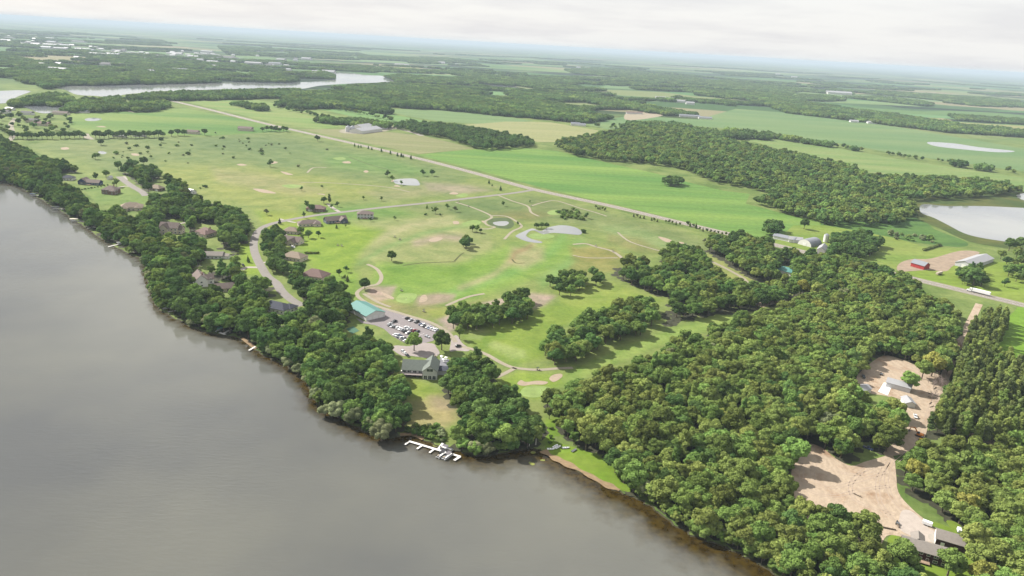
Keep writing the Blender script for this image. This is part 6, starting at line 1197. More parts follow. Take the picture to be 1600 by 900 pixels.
# distant farmsteads and the town: each building small in view
BLD = MB; _bp = {}
def far_building(x, y, L, W, h, wall, roof, label, group=None, d=(10, .6)):
    X, Y = P2(x, y); k = (wall, roof)
    if k not in _bp:
        w = MB(); w.add([(-.5, -.5, 0), (.5, -.5, 0), (.5, .5, 0), (-.5, .5, 0), (-.5, -.5, .6), (.5, -.5, .6), (.5, .5, .6), (-.5, .5, .6), (-.5, 0, .95), (.5, 0, .95)], [(0, 1, 5, 4), (2, 3, 7, 6), (1, 2, 6, 9, 5), (3, 0, 4, 8, 7)])
        r = MB().add([(-.52, -.56, .58), (.52, -.56, .58), (.52, 0, 1), (-.52, 0, 1), (.52, .56, .58), (-.52, .56, .58)], [(0, 1, 2, 3), (3, 2, 4, 5), (0, 3, 5), (1, 4, 2)])
        a = w.build('wall', WL[wall], None, False); b = r.build('roof', RF[roof], None, False); _bp[k] = (a.data, b.data)
    root = empty('farm_building' if group is None or 'town' not in group else 'town_building', (X, Y, 0.0), ang(x, y, *d), label=label, cat='building', group=group); root.scale = (L, W, h)
    for nm, me in zip(('wall', 'roof'), _bp[k]): o = bpy.data.objects.new(nm, me); COL.objects.link(o); o.parent = root
for x, y, L, W, h, w, r, lb in [(899, 196, 26, 12, 9, 'white', 'metal', 'left blue grey roofed farm building at the tan field below the far woods'), (909, 197, 22, 12, 8, 'white', 'metal', 'right blue grey roofed farm building at the tan field below the far woods'), (984, 178, 26, 14, 9, 'white', 'rose', 'left pinkish farm building on the tan yard amid the far fields'), (996, 178, 34, 14, 8, 'white', 'rose', 'right pinkish farm building on the tan yard amid the far fields'),
                              (1077, 183, 70, 16, 9, 'white', 'metal', 'long white poultry barn at the edge of the far woods, left'), (1098, 185.5, 30, 14, 8, 'white', 'metal', 'short white barn right of the long poultry barn'), (1106, 186, 26, 14, 8, 'white', 'metal', 'rightmost white barn of the poultry farm'), (1034, 155, 60, 22, 12, 'white', 'white', 'white farm roof in the far middle fields, left one'), (1046, 156, 40, 20, 12, 'white', 'white', 'white farm roof in the far middle fields, right one'),
                              (1063, 160, 40, 20, 12, 'white', 'white', 'white barn at the left of the far woods band'), (1078, 163, 36, 20, 12, 'white', 'white', 'white barn second left of the far woods band'), (692, 130, 30, 20, 12, 'white', 'white', 'white farm building beside the far lake, left'), (706, 131, 44, 20, 14, 'white', 'white', 'white farm building beside the far lake, middle'), (722, 131.5, 36, 20, 14, 'white', 'white', 'white farm building beside the far lake, right'),
                              (623, 102, 60, 26, 14, 'white', 'white', 'left white building above the yellow far field'), (634, 102.5, 50, 26, 14, 'white', 'white', 'right white building above the yellow far field'), (690, 100, 60, 30, 22, 'white', 'white', 'white farm complex on the far plain, left one'), (714, 102, 60, 24, 14, 'white', 'white', 'white farm complex on the far plain, right one'), (1310, 147.5, 160, 60, 22, 'white', 'white', 'wide white industrial building on the far right plain'),
                              (1383, 153, 30, 20, 12, 'white', 'white', 'small white barn in the far right woods'), (1215, 118, 60, 30, 30, 'white', 'white', 'white farm tower building on the far plain'), (1241, 121, 70, 30, 16, 'white', 'white', 'white shed on the far plain right of the tower building'), (1334, 191, 30, 16, 9, 'white', 'white', 'white farm building at the yellow far right field, left'), (1362, 193, 34, 16, 9, 'white', 'white', 'white farm building at the yellow far right field, right'),
                              (894, 105, 60, 24, 14, 'white', 'white', 'white barn on the far middle plain, left'), (904, 106, 50, 24, 14, 'white', 'white', 'white barn on the far middle plain, middle'), (918, 107, 50, 24, 14, 'white', 'white', 'white barn on the far middle plain, right'), (1168, 212, 22, 12, 8, 'white', 'white', 'small white house in the tree line of the right fields'),
                              (530, 145, 30, 18, 9, 'white', 'rose', 'red roofed house in the woods below the far lake'), (552, 147, 26, 14, 8, 'white', 'white', 'white house in the woods right of the red roofed one'), (617, 147, 26, 14, 8, 'white', 'white', 'white house in the woods near the lake tip, left'), (625, 148, 26, 14, 8, 'white', 'white', 'white house in the woods near the lake tip, right'), (430, 153, 24, 14, 8, 'cream', 'rose', 'cream house beside the upper end of the highway'),
                              (52, 191, 24, 13, 8, 'cream', 'grey', 'grey roofed house of the upper left hamlet, left'), (67, 196, 28, 13, 8, 'cream', 'rose', 'rose roofed house of the upper left hamlet'), (43, 179, 26, 13, 8, 'white', 'grey', 'grey roofed house above the hamlet'), (96, 179, 34, 13, 8, 'cream', 'brown', 'long brown roofed house beside the pond of the hamlet'), (8, 177, 22, 12, 8, 'white', 'grey', 'grey roofed house at the left edge'),
                              (125, 176, 40, 14, 7, 'white', 'metal', 'long pale greenhouse like shed above the left field'), (16, 172, 18, 12, 7, 'white', 'white', 'small white house above the hamlet at the left edge'), (93, 152, 34, 14, 8, 'white', 'metal', 'pale roofed lakeside house on the neck of land'), (150, 157, 30, 14, 8, 'cream', 'rose', 'rose roofed house in the grove on the neck of land'), (187, 214, 22, 12, 7, 'white', 'white', 'small white shed behind the long tree row, left'), (218, 213, 22, 12, 7, 'white', 'white', 'small white shed behind the long tree row, middle'), (302, 209, 24, 12, 8, 'cream', 'brown', 'brown roofed shed at the right end of the tree row'), (384, 204, 30, 14, 9, 'cream', 'brown', 'brown roofed farmhouse above the upper fairway')]:
    far_building(x, y, L, W, h, w, r, lb)
trn = random.Random(3)
for i in range(150):
    if i < 60: x = trn.uniform(0, 330); y = 62 + .11 * x + trn.gauss(0, 4)
    elif i < 110: x = trn.uniform(250, 480); y = 86 + .06 * (x - 250) + trn.gauss(0, 6)
    elif i < 130: x = trn.uniform(150, 210); y = 85 + trn.gauss(0, 1.2)
    else: x = trn.uniform(20, 520); y = 100 + .03 * x + trn.gauss(0, 6)
    big = trn.random() < .25
    far_building(x, y, trn.uniform(60, 130) if big else trn.uniform(22, 42), trn.uniform(30, 60) if big else trn.uniform(14, 20), trn.uniform(13, 19) if big else trn.uniform(11, 16), 'white', trn.choice(['white', 'metal', 'white', 'grey'] if not 110 <= i < 130 else ['rose', 'white']),
                 ('pinkish or white roof of the school like block in the far town' if 110 <= i < 130 else ('large pale' if big else 'small pale') + ' building in the %s part of the hazy far town' % ('leftmost' if x < 110 else 'left' if x < 220 else 'middle' if x < 330 else 'right' if x < 430 else 'rightmost')), 'buildings of the far town across the lake')

# ================================================================== VEHICLES, BOATS, DOCKS
PAINT = {n: mat('paint_' + n, c, 0.3, spec=0.5) for n, c in [('white', (.75, .75, .75)), ('black', (.012, .012, .015)), ('silver', (.42, .43, .45)), ('red', (.2, .015, .02)), ('blue', (.03, .05, .12)), ('grey', (.12, .125, .13)), ('tan', (.4, .34, .26))]}
RUB = mat('tyre_rubber', (.02, .02, .02), .9); RIM = mat('rim_metal', (.4, .4, .42), .4); LAMP = mat('lamp_glass', (.8, .8, .75), .2); ORG = mat('machine_orange', (.62, .2, .02), .5); YEL = mat('machine_yellow', (.6, .38, .03), .5)
def wheels(root, xs, y, r, w=.24, name='wheel'):
    for x in xs:
        for s in (-1, 1):
            o = MB().tube((x, s * (y - w), r), (x, s * y, r), r, r, 14).build(name, RUB, root); MB().tube((x, s * (y - .02), r), (x, s * (y + .012), r), r * .58, r * .55, 12).build('rim', RIM, o)
def car(style, col, k):
    root = empty({'suv': 'parked_car', 'sedan': 'parked_car', 'pickup': 'pickup_truck'}[style], (0, 0, 0)); p = PAINT[col]
    prof = {'suv': [(-2.3, .45), (-2.35, .95), (-2.25, 1.1), (2.0, 1.05), (2.3, .9), (2.35, .45)], 'sedan': [(-2.3, .42), (-2.38, .8), (-2.2, .98), (-1.6, 1.0), (1.0, .98), (2.1, .85), (2.35, .65), (2.35, .42)], 'pickup': [(-2.8, .55), (-2.8, 1.1), (1.4, 1.15), (2.6, 1.1), (2.75, .9), (2.75, .5)]}[style]
    MB().prism(prof, -.9, .9).build('body', p, root)
    x0, x1, zt, a, b = {'suv': (-2.2, 1.0, 1.72, .2, .75), 'sedan': (-1.7, 1.05, 1.42, .65, .8), 'pickup': (-.6, 1.6, 1.85, .15, .6)}[style]; zb = 1.0 if style != 'pickup' else 1.12
    g = MB().add([(x0, -.84, zb - .02), (x1, -.84, zb - .02), (x1, .84, zb - .02), (x0, .84, zb - .02), (x0 + a, -.68, zt), (x1 - b, -.68, zt), (x1 - b, .68, zt), (x0 + a, .68, zt)], [(0, 3, 2, 1), (4, 5, 6, 7), (0, 1, 5, 4), (1, 2, 6, 5), (2, 3, 7, 6), (3, 0, 4, 7)]); g.build('windows', GLASS, root)
    MB().box(x0 + a - .06, x1 - b + .06, -.7, .7, zt + .004, zt + .07, .08, .08).build('roof', p, root)
    if style == 'pickup': MB().box(-2.7, -.75, -.78, .78, 1.152, 1.17).build('bed', PAINT['grey'], root)
    wheels(root, (-1.45 if style != 'pickup' else -1.8, 1.45 if style != 'pickup' else 1.75), .93, .34 if style != 'pickup' else .4)
    xf = prof[-1][0]
    for s in (-1, 1): MB().box(xf - .06, xf + .02, s * .62 - .2, s * .62 + .2, .62, .8).build('headlight', LAMP, root)
    for s in (-1, 1): MB().box(-xf - .05, -xf + .04, s * .68 - .12, s * .68 + .12, .75, .95).build('tail_light', PAINT['red'], root)
    return root
protos = {}
def place_car(x, y, d, style, col, label, group=None, flip=False):
    if (style, col) not in protos: c = protos[style, col] = car(style, col, 0)
    else: c = copy_tree(protos[style, col])
    X, Y = P2(x, y); c.location = (X, Y, .14); c.rotation_euler = (0, 0, ang(x, y, *d) + (math.pi if flip else 0)); tag(c, label, 'pickup truck' if style == 'pickup' else 'car', group); return c
D = (9, -3.6)
rowA = [(636.5, 498.5, 'suv', 'black'), (641.5, 501.5, 'sedan', 'silver'), (651.5, 504, 'pickup', 'black'), (657.5, 508, 'sedan', 'blue'), (661, 509.5, 'suv', 'white'), (664.5, 511.3, 'suv', 'black'), (668, 512.3, 'sedan', 'white'), (671.5, 513.8, 'sedan', 'blue'), (674.8, 515.2, 'suv', 'white'), (678.3, 516.4, 'sedan', 'white'), (681.8, 517.8, 'suv', 'silver')]
rowB = [(609, 509, 'sedan', 'grey'), (613, 511, 'sedan', 'silver'), (617, 512, 'suv', 'grey'), (621.5, 513.8, 'suv', 'white'), (625.5, 515.2, 'sedan', 'white'), (629.3, 517, 'suv', 'silver'), (633, 519.3, 'suv', 'black'), (637.2, 521, 'sedan', 'white'), (641.2, 522, 'suv', 'black'), (635, 513, 'suv', 'white'), (639, 514.6, 'sedan', 'silver'), (643.5, 516.6, 'suv', 'silver'), (648, 518, 'suv', 'red'), (652, 519.3, 'sedan', 'black')]
rowC = [(617.5, 524, 'sedan', 'white'), (621, 525.5, 'suv', 'silver'), (624.3, 527.3, 'pickup', 'blue'), (627.6, 529.3, 'suv', 'white'), (630.6, 531.3, 'suv', 'black'), (633.6, 533.2, 'sedan', 'white')]
ords = ['first', 'second', 'third', 'fourth', 'fifth', 'sixth', 'seventh', 'eighth', 'ninth', 'tenth', 'eleventh', 'twelfth', 'thirteenth', 'fourteenth']
kindn = {'suv': 'wagon', 'sedan': 'car', 'pickup': 'pickup'}
for row, nm in ((rowA, 'upper row beside the grass'), (rowB, 'middle rows of the car park'), (rowC, 'lowest row beside the wood')):
    for i, (x, y, st, c) in enumerate(row): place_car(x, y, D, st, c, '%s %s, %s from the left in the %s' % (c, kindn[st], ords[i], nm), 'cars parked in the club car park', flip=i % 3 == 1)
place_car(616, 503.5, (9, -3), 'pickup', 'black', 'black pickup parked on its own left of the middle rows', 'cars parked in the club car park')
place_car(609.5, 508 - 1, (9, -3.3), 'sedan', 'silver', 'silver car parked alone at the left tip of the middle rows', 'cars parked in the club car park')
place_car(590, 495, (8, -2), 'sedan', 'grey', 'grey car in front of the teal roofed cart barn', 'cars parked in the club car park')
place_car(667.5, 527, (9, 3.5), 'sedan', 'silver', 'silver car alone at the lower right of the car park', 'cars parked in the club car park')
place_car(716, 542, (10, -2.5), 'suv', 'black', 'dark wagon on the pale yard right of the large dark tree')
for i, (x, y, c) in enumerate([(630, 551, 'silver'), (633, 553.5, 'white'), (636.5, 556.5, 'black')]): place_car(x, y, (8, 6), 'sedan' if i else 'suv', c, '%s car in the short row left of the forecourt island' % c, 'cars left of the forecourt')
place_car(380, 415.5, (6, 4), 'suv', 'black', 'black wagon in the driveway left of the residential road'); place_car(346, 378 - 2, (8, 1), 'sedan', 'white', 'white car beside the rose roofed house')
place_car(1349, 590, (3, 7), 'pickup', 'black', 'black pickup in the shade at the left of the worksite'); place_car(1430, 652, (2, 8), 'pickup', 'white', 'white pickup driving on the dirt track above the excavator')
place_car(1356, 702, (8, 3), 'pickup', 'blue', 'dark blue pickup in the shade above the dirt lot')
place_car(458, 371 + 16, (8, 2), 'suv', 'white', 'white wagon in front of the cream garage in the bend')

def semi(x, y, d):
    X, Y = P2(x, y); root = empty('semi_truck', (X, Y, .15), ang(x, y, *d), label='white semi truck with a long white trailer driving on the highway', cat='truck'); W_ = PAINT['white']
    MB().box(-10.5, 5.2, -1.28, 1.28, 1.25, 4.05).build('trailer', mat('trailer_white', (.72, .72, .72), .5), root)
    lg = MB(); lg.box(-6.5, 2.5, -1.31, -1.285, 1.7, 3.5); lg.build('side_panel', mat('trailer_stripe', (.35, .38, .5), .5), root)
    MB().prism([(6.0, .7), (6.0, 3.9), (7.9, 3.7), (8.3, 2.3), (8.3, .7)], -1.2, 1.2).build('cab', W_, root); MB().prism([(8.3, .7), (8.3, 1.95), (10.3, 1.7), (10.5, .7)], -.95, .95).build('hood', W_, root)
    MB().prism([(8.02, 2.45), (8.0, 3.45), (8.1, 3.4), (8.32, 2.45)], -1.05, 1.05).build('windshield', GLASS, root)
    for s in (-1, 1): MB().box(6.7, 7.7, s * 1.21 - .02, s * 1.21 + .02, 2.3, 3.1).build('side_window', GLASS, root); MB().tube((5.75, s * 1.0, .9), (5.75, s * 1.0, 4.4), .09, .09, 8).build('exhaust', RIM, root); MB().box(10.3, 10.48, s * .7 - .2, s * .7 + .2, 1.0, 1.3).build('headlight', LAMP, root)
    MB().box(-10.4, 9.8, -.45, .45, .75, 1.05).build('frame', PAINT['grey'], root); wheels(root, (-9.8, -8.5, 3.2, 4.5, 9.3), 1.27, .52, .34)
semi(1528, 458.5, (-20, -5))
def flat_trailer(x, y, d, L, W_, h, col, label, name='trailer'):
    X, Y = P2(x, y); root = empty(name, (X, Y, .14), ang(x, y, *d), label=label, cat='trailer'); MB().box(-L / 2, L / 2, -W_ / 2, W_ / 2, .7, .7 + h, .08, .05).build('body', PAINT[col], root); MB().tube((L / 2, 0, .7), (L / 2 + 1.3, 0, .6), .08, .05, 6).build('hitch', PAINT['grey'], root); wheels(root, (-.6, .4), W_ / 2 + .02, .36)
flat_trailer(1467, 429, (12, -3), 10, 2.5, 2.2, 'tan', 'tan livestock trailer on the grass right of the red barn'); flat_trailer(1448, 821, (8, 3), 4.4, 2.1, 1.5, 'white', 'small white camper on the grass above the gravel drive'); flat_trailer(1498, 832, (2, 6), 3.2, 1.6, 1.4, 'white', 'tiny white trailer behind the dark garage')
def machine(x, y, a, col, label, s=1.0, exc=True):
    X, Y = P2(x, y); root = empty('excavator' if exc else 'skid_loader', (X, Y, .12), a, label=label, cat='excavator' if exc else 'loader'); root.scale = (s, s, s)
    for q in (-1, 1): MB().prism([(-1.9, .15), (-2.1, .5), (-1.9, .85), (1.9, .85), (2.1, .5), (1.9, .15)], q * 1.2 - .3, q * 1.2 + .3).build('track', RUB, root)
    MB().box(-2.0, 1.3, -1.25, 1.25, .95, 2.0, .1, .05).build('body', col, root); MB().box(-.2, 1.2, .1, 1.2, 2.0, 3.1, .1, .05).build('cab', GLASS, root)
    if exc:
        b = MB().beam((1.1, -.4, 1.6), (3.4, -.4, 4.2), .4, .55); b.beam((3.3, -.4, 4.2), (5.6, -.4, 3.6), .36, .45); b.build('boom', col, root); MB().beam((5.5, -.4, 3.7), (6.0, -.4, 1.6), .3, .4).build('arm', col, root); MB().prism([(5.4, .6), (5.5, 1.6), (6.4, 1.5), (6.6, .5)], -.9, .1).build('bucket', PAINT['grey'], root)
    else: MB().prism([(1.8, .2), (1.8, 1.0), (2.6, .2)], -1.0, 1.0).build('bucket', PAINT['grey'], root)
machine(1436, 682, 2.3, ORG, 'orange excavator on the dirt between the track and the trees'); machine(1440, 689, .4, YEL, 'yellow loader just below the orange excavator', .8, False)
machine(1397, 598 + 8, .2, PAINT['grey'], 'dark loader below the white worksite shed', .8, False); machine(1377, 586, 1.2, PAINT['grey'], 'small dark machine left of the white slab', .6, False); machine(1402, 819, 1.0, PAINT['grey'], 'dark compact loader on the dirt lot near the drive', .55, False)
# wheel ruts over the bare ground
RUT = mat('rut_earth', A(236, 212, 190), .95, .1, .5)
for pts in ([(1262, 712), (1252, 740), (1262, 765), (1300, 775), (1350, 765), (1390, 760)], [(1275, 718), (1270, 745), (1295, 762), (1340, 752), (1385, 738)], [(1395, 720), (1385, 745), (1392, 775), (1412, 800), (1425, 815)], [(1388, 722), (1372, 750), (1375, 785), (1395, 812)], [(1300, 735), (1340, 742), (1375, 730)], [(1355, 730), (1330, 755), (1335, 780), (1365, 795), (1400, 805)],
            [(1445, 660), (1452, 640), (1462, 622), (1470, 605)], [(1440, 672), (1434, 690), (1420, 705), (1400, 722)], [(1352, 592), (1380, 575), (1415, 580), (1440, 600), (1452, 620)], [(1385, 618), (1410, 625), (1435, 622), (1455, 612)]):
    c = smooth(G(pts), 6)
    for off in (-.95, .95):
        q = []
        for i, p in enumerate(c):
            a = np.array(c[max(i - 1, 0)]); b_ = np.array(c[min(i + 1, len(c) - 1)]); d = (b_ - a) / (np.hypot(*(b_ - a)) + 1e-6); q.append(tuple(np.array(p) + off * np.array([-d[1], d[0]])))
        ribbon('wheel_rut', q, .45, .128, RUT, raw=True)
# log lying on the dirt lot
def log(x, y, d, L, r, label, group=None):
    X, Y = P2(x, y); root = MB().tube((-L / 2, 0, r), (L / 2, .2, r), r, r * .7, 9).tube((L * .2, 0, r), (L * .3, 1.0, r + .4), r * .3, r * .15, 6).build('log', BARK); root.location = (X, Y, .12); root.rotation_euler = (0, 0, ang(x, y, *d)); tag(root, label, 'log', group)
log(1389, 827, (9, 2), 6, .4, 'dark log lying on the dirt lot near the left rim'); log(1403, 823, (1, 3), 2.5, .45, 'short dark log near the compact loader'); log(1340, 775, (6, 3), 4, .3, 'lone log lying in the middle of the dirt lot')
for k in range(9): log(1460 + rng.uniform(-8, 14), 630 + rng.uniform(-24, 8), (rng.uniform(-9, 9), rng.uniform(-4, 4)), rng.uniform(3, 7), rng.uniform(.15, .35), 'cut branch in the brush heap beside the leafless thicket', 'cut branches beside the thicket')

def golf_cart(x, y, d, label, group='golf carts out on the course'):
    if 'cart' not in protos:
        root = empty('golf_cart', (0, 0, 0)); MB().prism([(-1.15, .3), (-1.2, .8), (-.3, .8), (-.25, .45), (.6, .45), (.75, .85), (1.15, .75), (1.2, .3)], -.58, .58).build('body', PAINT['tan'], root); MB().box(-.75, -.2, -.52, .52, .8, .92).build('seat', PAINT['black'], root)
        p = MB(); [p.tube((a, s * .52, .8), (b, s * .5, 1.88), .03, .03, 5) for a, b in ((-1.0, -.85), (.75, .55)) for s in (-1, 1)]; p.build('roof_posts', PAINT['black'], root); MB().box(-1.1, .75, -.6, .6, 1.88, 1.95, .06, .05).build('roof', PAINT['black'], root); wheels(root, (-.8, .8), .6, .24, .18); protos['cart'] = root
    else: root = copy_tree(protos['cart'])
    X, Y = P2(x, y); root.location = (X, Y, .16); root.rotation_euler = (0, 0, ang(x, y, *d)); tag(root, label, 'golf cart', group)
for x, y, d, lb in [(662.5, 487.5, (6, 2), 'golf cart on the tan slope above the car park'), (840.5, 578.5, (8, .2), 'golf cart on the path above the two bunkers'), (931, 385, (6, 2), 'left golf cart on the path below the curved pond'), (958, 393.5, (6, 3), 'right golf cart on the path below the curved pond'), (627.5, 455, (6, 1), 'golf cart behind the practice green'), (617, 371, (6, 1), 'left golf cart on the left fairway'), (625, 375, (6, 1), 'right golf cart on the left fairway'),
                    (716, 316, (6, 2), 'golf cart at the start of the path below the side road'), (732, 323, (6, 2), 'second golf cart on the path below the side road'), (678.5, 557.5, (5, -3), 'golf cart at the rim of the forecourt near the clubhouse'), (830, 322, (4, 4), 'golf cart near the junction path'), (1072, 383, (4, 2), 'golf cart on the upper right fairway'), (688, 516 + 17, (6, 1), 'golf cart beside the large dark tree'), (528, 384, (7, 1), 'dark mower on the lawn right of the bend houses'), (534, 385, (5, 2), 'second dark machine on the lawn right of the bend houses')]:
    golf_cart(x, y, d, lb)
# patio furniture of the club
def umbrella(x, y, label, z=.16):
    X, Y = P2(x, y); root = empty('patio_umbrella', (X, Y, z), 0, label=label, cat='umbrella', group='umbrellas on the club patio'); MB().tube((0, 0, 0), (0, 0, 2.5), .04, .04, 6).build('pole', PAINT['grey'], root); MB().tube((0, 0, 2.1), (0, 0, 2.8), 1.3, .05, 8).build('canopy', mat('canopy_white', (.75, .74, .7), .8), root)
    MB().tube((0, 0, .7), (0, 0, .75), .6, .6, 12).build('table_top', PAINT['white'], root)
for x, y, lb in [(690, 561, 'white umbrella at the left of the club patio'), (697, 563, 'white umbrella at the right of the club patio'), (693, 566, 'white umbrella at the front of the club patio')]: umbrella(x, y, lb)
X, Y = P2(637, 584); rt = empty('party_tent', (X, Y, .16), ang(637, 584, 10, 1), label='cream white awning tent left of the clubhouse deck', cat='tent'); MB().add([(-4, -2.5, 2.6), (4, -2.5, 2.6), (4, 2.5, 2.6), (-4, 2.5, 2.6), (-2, 0, 3.6), (2, 0, 3.6)], [(0, 1, 5, 4), (2, 3, 4, 5), (1, 2, 5), (3, 0, 4), (0, 3, 2, 1)]).build('canopy', mat('canopy_white', (0, 0, 0)), rt)
for a_, b_ in ((-3.9, -2.4), (3.9, -2.4), (3.9, 2.4), (-3.9, 2.4)): MB().tube((a_, b_, 0), (a_, b_, 2.6), .06, .06, 6).build('pole', PAINT['grey'], rt)
X, Y = P2(694, 557.5); fn = MB(); [fn.box(-5 + k * .5, -4.92 + k * .5, -.04, .04, 0, 1.3) for k in range(21)]; fn.box(-5, 5, -.06, .06, 1.3, 1.4); fo = fn.build('fence', PAINT['black']); fo.location = (X, Y, .16); fo.rotation_euler = (0, 0, ang(694, 557, 10, 1)); tag(fo, 'black railing along the far side of the club patio', 'fence')
for x, y, lb in [(634.5, 469, 'flagstick on the practice green'), (845, 614, 'flagstick on the green below the two bunkers'), (846, 370, 'flagstick on the green beside the curved pond')]:
    X, Y = P2(x, y); r_ = empty('flagstick', (X, Y, .1), 0, label=lb, cat='flag'); MB().tube((0, 0, 0), (0, 0, 2.3), .03, .03, 6).build('pole', PAINT['white'], r_); MB().add([(0, 0, 2.3), (.6, .1, 2.12), (0, 0, 1.9)], [(0, 1, 2)]).build('flag', PAINT['red'], r_)

# docks, lifts and boats
ALU = mat('dock_deck', (.62, .60, .57), .7, .06, 2); DARKC = mat('canopy_dark', (.03, .035, .05), .8); GRNC = mat('canopy_green', (.12, .30, .24), .8); CANW = mat('canopy_white', (.75, .74, .7), .8)
def dock(segs, w, label, z=.25):
    a0 = P2(*segs[0][0]); root = empty('dock', (a0[0], a0[1], 0), 0, label=label, cat='dock'); dk = MB(); posts = []
    for k, (p, q, ww) in enumerate(segs):
        a = P2(*p); b = P2(*q); a = Vector((a[0] - a0[0], a[1] - a0[1], z + .004 * k)); b = Vector((b[0] - a0[0], b[1] - a0[1], z + .004 * k)); dk = MB().beam(a, b, ww or w, .18); dk.build('deck', ALU, root); d = (b - a); L_ = d.length; d.normalize(); s = Vector((-d.y, d.x, 0)) * (ww or w) / 2
        n = max(2, int(L_ / 5) + 1)
        for i in range(n):
            c = a + d * (L_ * i / (n - 1)); posts += [c + s, c - s]
    for c in posts[:60]: MB().tube((c.x, c.y, -1.2), (c.x, c.y, z + .35), .05, .05, 5).build('post', RIM, root)
    return root
dock([((639, 690), (719, 714), 1.5), ((640, 690), (632.5, 695.5), 1.1), ((660.5, 696), (651.5, 702), 1.1), ((679.5, 701.5), (671, 708), 1.1), ((719, 714), (709.5, 720), 1.4), ((685, 702), (692, 693), 1.3)], 2.0, 'long white club dock with finger piers below the shore scrub')
def pontoon(x, y, d, label, cover='grey', lift=False):
    X, Y = P2(x, y); root = empty('pontoon_boat', (X, Y, -.25), ang(x, y, *d), label=label, cat='boat')
    for s in (-1, 1): MB().tube((-3.6, s * .9, .15), (3.1, s * .9, .15), .33, .33, 10).tube((3.1, s * .9, .15), (3.9, s * .9, .3), .33, .05, 10).build('pontoon', RIM, root)
    MB().box(-3.6, 3.5, -1.25, 1.25, .5, .62).build('deck', PAINT['white'], root)
    r = MB(); [r.box(-3.5, 3.3, s * 1.2 - .03, s * 1.2 + .03, .62, 1.25) for s in (-1, 1)]; r.box(3.24, 3.3, -1.165, 1.165, .62, 1.25); r.build('railing', PAINT[cover], root)
    for i, (a, b) in enumerate([(-3.2, -1.4), (1.2, 3.0)]): MB().box(a, b, -1.1, -.45, .622, 1.05).build('seat', PAINT['tan'], root)
    MB().box(-2.6, .8, -1.15, 1.15, 2.2, 2.28, .1, .08).build('bimini', mat('bimini_' + cover, {'grey': (.13, .12, .13), 'black': (.03, .03, .035), 'white': (.7, .7, .68)}[cover], .8), root); p = MB(); [p.tube((a, s * 1.1, .62), (-.9, s * 1.1, 2.2), .025, .025, 5) for a in (-2.2, .4) for s in (-1, 1)]; p.build('bimini_frame', RIM, root); MB().box(-4.1, -3.6, -.25, .25, .1, 1.1).build('motor', PAINT['black'], root); return root
pontoon(690, 711, (-6.5, 4.5), 'left pontoon boat with a dark cover moored outside the white dock', 'black'); pontoon(699, 713.5, (-6.5, 4.5), 'right pontoon boat with a grey cover moored outside the white dock', 'grey'); pontoon(698, 702, (9, 3), 'pontoon boat moored inside the white dock beneath the trees', 'grey')
def lift(x, y, d, canopy, label, boat=True):
    X, Y = P2(x, y); root = empty('boat_lift', (X, Y, -.3), ang(x, y, *d), label=label, cat='boat lift')
    for a in (-3, 3):
        for s in (-1.6, 1.6): MB().tube((a, s, -1), (a, s, 3.0), .07, .07, 6).build('post', RIM, root)
    MB().prism([(-1.9, 2.6), (-1.5, 3.2), (0, 3.5), (1.5, 3.2), (1.9, 2.6)], -4, 4).build('canopy', canopy, root).data.transform(Matrix.Rotation(math.pi / 2, 4, 'Z'))
    if boat: MB().add([(-3.2, -1.0, 1.6), (1.2, -1.0, 1.6), (3.3, 0, 1.75), (1.2, 1.0, 1.6), (-3.2, 1.0, 1.6), (-3.0, -.5, .7), (1.2, -.4, .7), (2.4, 0, .9), (1.2, .4, .7), (-3.0, .5, .7)], [(0, 1, 2, 3, 4), (9, 8, 7, 6, 5), (0, 5, 6, 1), (1, 6, 7, 2), (2, 7, 8, 3), (3, 8, 9, 4), (4, 9, 5, 0)]).build('boat_hull', PAINT['white'], root)
    return root
for segs, lb in [([((262, 488), (284, 484), 1.6)], 'short dock with a white lift below the rounded shore willow'), ([((348, 522), (361, 515), 1.6), ((343, 520), (352, 523), 1.6)], 'short dock beside the green canopied lift'), ([((137, 357), (160, 354), 1.6)], 'thin straight dock alone above the left shore woods'), ([((169, 386), (186, 382), 1.5), ((186, 382), (198, 379), 1.5)], 'dock reaching from the small beach beside the white lift'),
                 ([((207, 392), (230, 388), 1.6)], 'dock beside the open boat lift on the left shore'), ([((112, 346), (134, 346), 1.8)], 'dock under the cream canopied lift'), ([((84, 327), (104, 327), 1.8)], 'dock under the black canopied lift'), ([((50, 307), (70, 304), 1.8)], 'dock under the dark blue canopied lift'), ([((0, 279.5), (16, 279.5), 2.0)], 'pale dock at the left edge of the photo'), ([((389, 548), (399, 542), 1.4)], 'tiny pale jetty in front of the rounded willows'), ([((18, 211 + 77), (26, 287), 1.6)], 'small dock at the left near the pale dock')]: dock(segs, 1.6, lb)
lift(261, 483, (12, -1.5), CANW, 'white canopied boat lift below the rounded shore willow'); lift(342, 517, (12, -3.5), GRNC, 'green canopied boat lift between the willows and the brown shallows'); lift(190, 382, (11, -1.5), CANW, 'white canopied boat lift with a boat beside the small beach'); lift(213, 391, (11, -1.5), PAINT['silver'], 'low silver boat lift near the left shore bulge')
lift(116, 345.5, (14, -.5), mat('canopy_cream', (.62, .56, .46), .8), 'cream canopied boat lift on the left shore'); lift(87, 327, (12, -.5), DARKC, 'black canopied boat lift on the left shore'); lift(53, 306, (10, -.5), mat('canopy_navy', (.03, .06, .12), .8), 'dark blue canopied boat lift on the far left shore'); lift(6, 279, (10, 0), CANW, 'white canopied boat lift at the left edge')
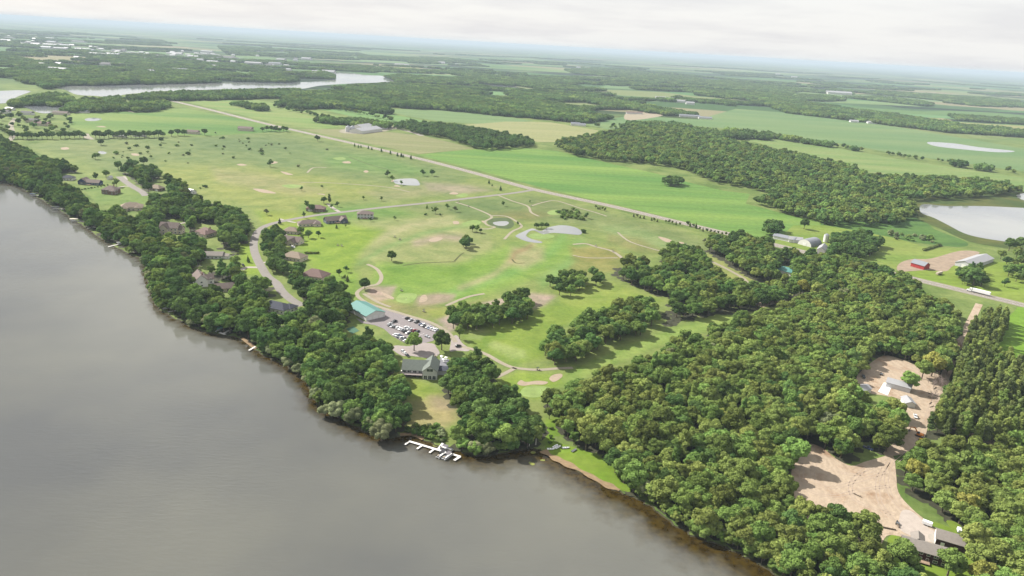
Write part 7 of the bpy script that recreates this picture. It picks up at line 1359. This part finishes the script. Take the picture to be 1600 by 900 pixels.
# small boats drawn up on the grass
for x, y, a, c, lb in [(868, 698, .9, 'white', 'white rowing boat pulled up on the grass, left of five'), (872, 699.5, .8, 'white', 'white rowing boat pulled up on the grass, second of five'), (884, 700.5, .2, 'silver', 'silver boat pulled up under the trees, third of five'), (897, 704.5, .9, 'grey', 'grey boat pulled up under the trees, rightmost'), (861, 702.5, .1, 'white', 'pale flat boat lying closest to the beach')]:
    X, Y = P2(x, y); root = empty('rowing_boat', (X, Y, .1), a, label=lb, cat='boat'); MB().add([(-2.2, -.75, .5), (1, -.75, .5), (2.4, 0, .6), (1, .75, .5), (-2.2, .75, .5), (-2.1, -.45, 0), (1, -.4, 0), (1.9, 0, .1), (1, .4, 0), (-2.1, .45, 0)], [(9, 8, 7, 6, 5), (0, 5, 6, 1), (1, 6, 7, 2), (2, 7, 8, 3), (3, 8, 9, 4), (4, 9, 5, 0), (0, 1, 2, 3, 4)]).build('hull', PAINT[c], root); [MB().box(q, q + .3, -.7, .7, .51, .56).build('seat', PAINT['grey'], root) for q in (-1.2, .3)]
# floating weed and lily pads
lily = mat('lily_pad', A(176, 184, 90), .7, .2, 1)
for i, (cx, cy, rx, ry, n) in enumerate([(681, 695, 4, 1.8, 160), (833, 706, 3, 1.5, 60), (832, 724, 3, 1.6, 40), (848, 718, 3, .7, 40), (828, 722, 2, 1, 20)]):
    m = MB()
    for k in range(n):
        t = rng.uniform(0, 6.3); q = math.sqrt(rng.random()); X, Y = P2(cx + rx * q * math.cos(t), cy + ry * q * math.sin(t)); r0 = rng.uniform(.25, .6); m.add([(X + r0 * math.cos(u * 1.047), Y + r0 * math.sin(u * 1.047), -.36 + .0004 * k) for u in range(6)], [(0, 1, 2, 3, 4, 5)])
    tag(m.build('lily_pads', lily), 'yellow green lily pads floating near the dock and the beach', 'lily pads', kind='stuff')

# ================================================================== HAZE
hz = MB().box(-60000, 60000, -3000, 60000, -2.5, 226).build('haze', None); hm = bpy.data.materials.new('haze_air'); hm.use_nodes = True; nt = hm.node_tree; nt.nodes.clear()
o_ = N(nt, 'ShaderNodeOutputMaterial'); pv = N(nt, 'ShaderNodeVolumePrincipled'); pv.inputs['Color'].default_value = (0.57, 0.685, 0.785, 1); pv.inputs['Density'].default_value = HAZE_D; pv.inputs['Anisotropy'].default_value = 0.0
nt.links.new(pv.outputs[0], o_.inputs['Volume']); hz.data.materials.append(hm); tag(hz, 'thin pale blue summer haze lying over the whole landscape', 'haze', kind='stuff')
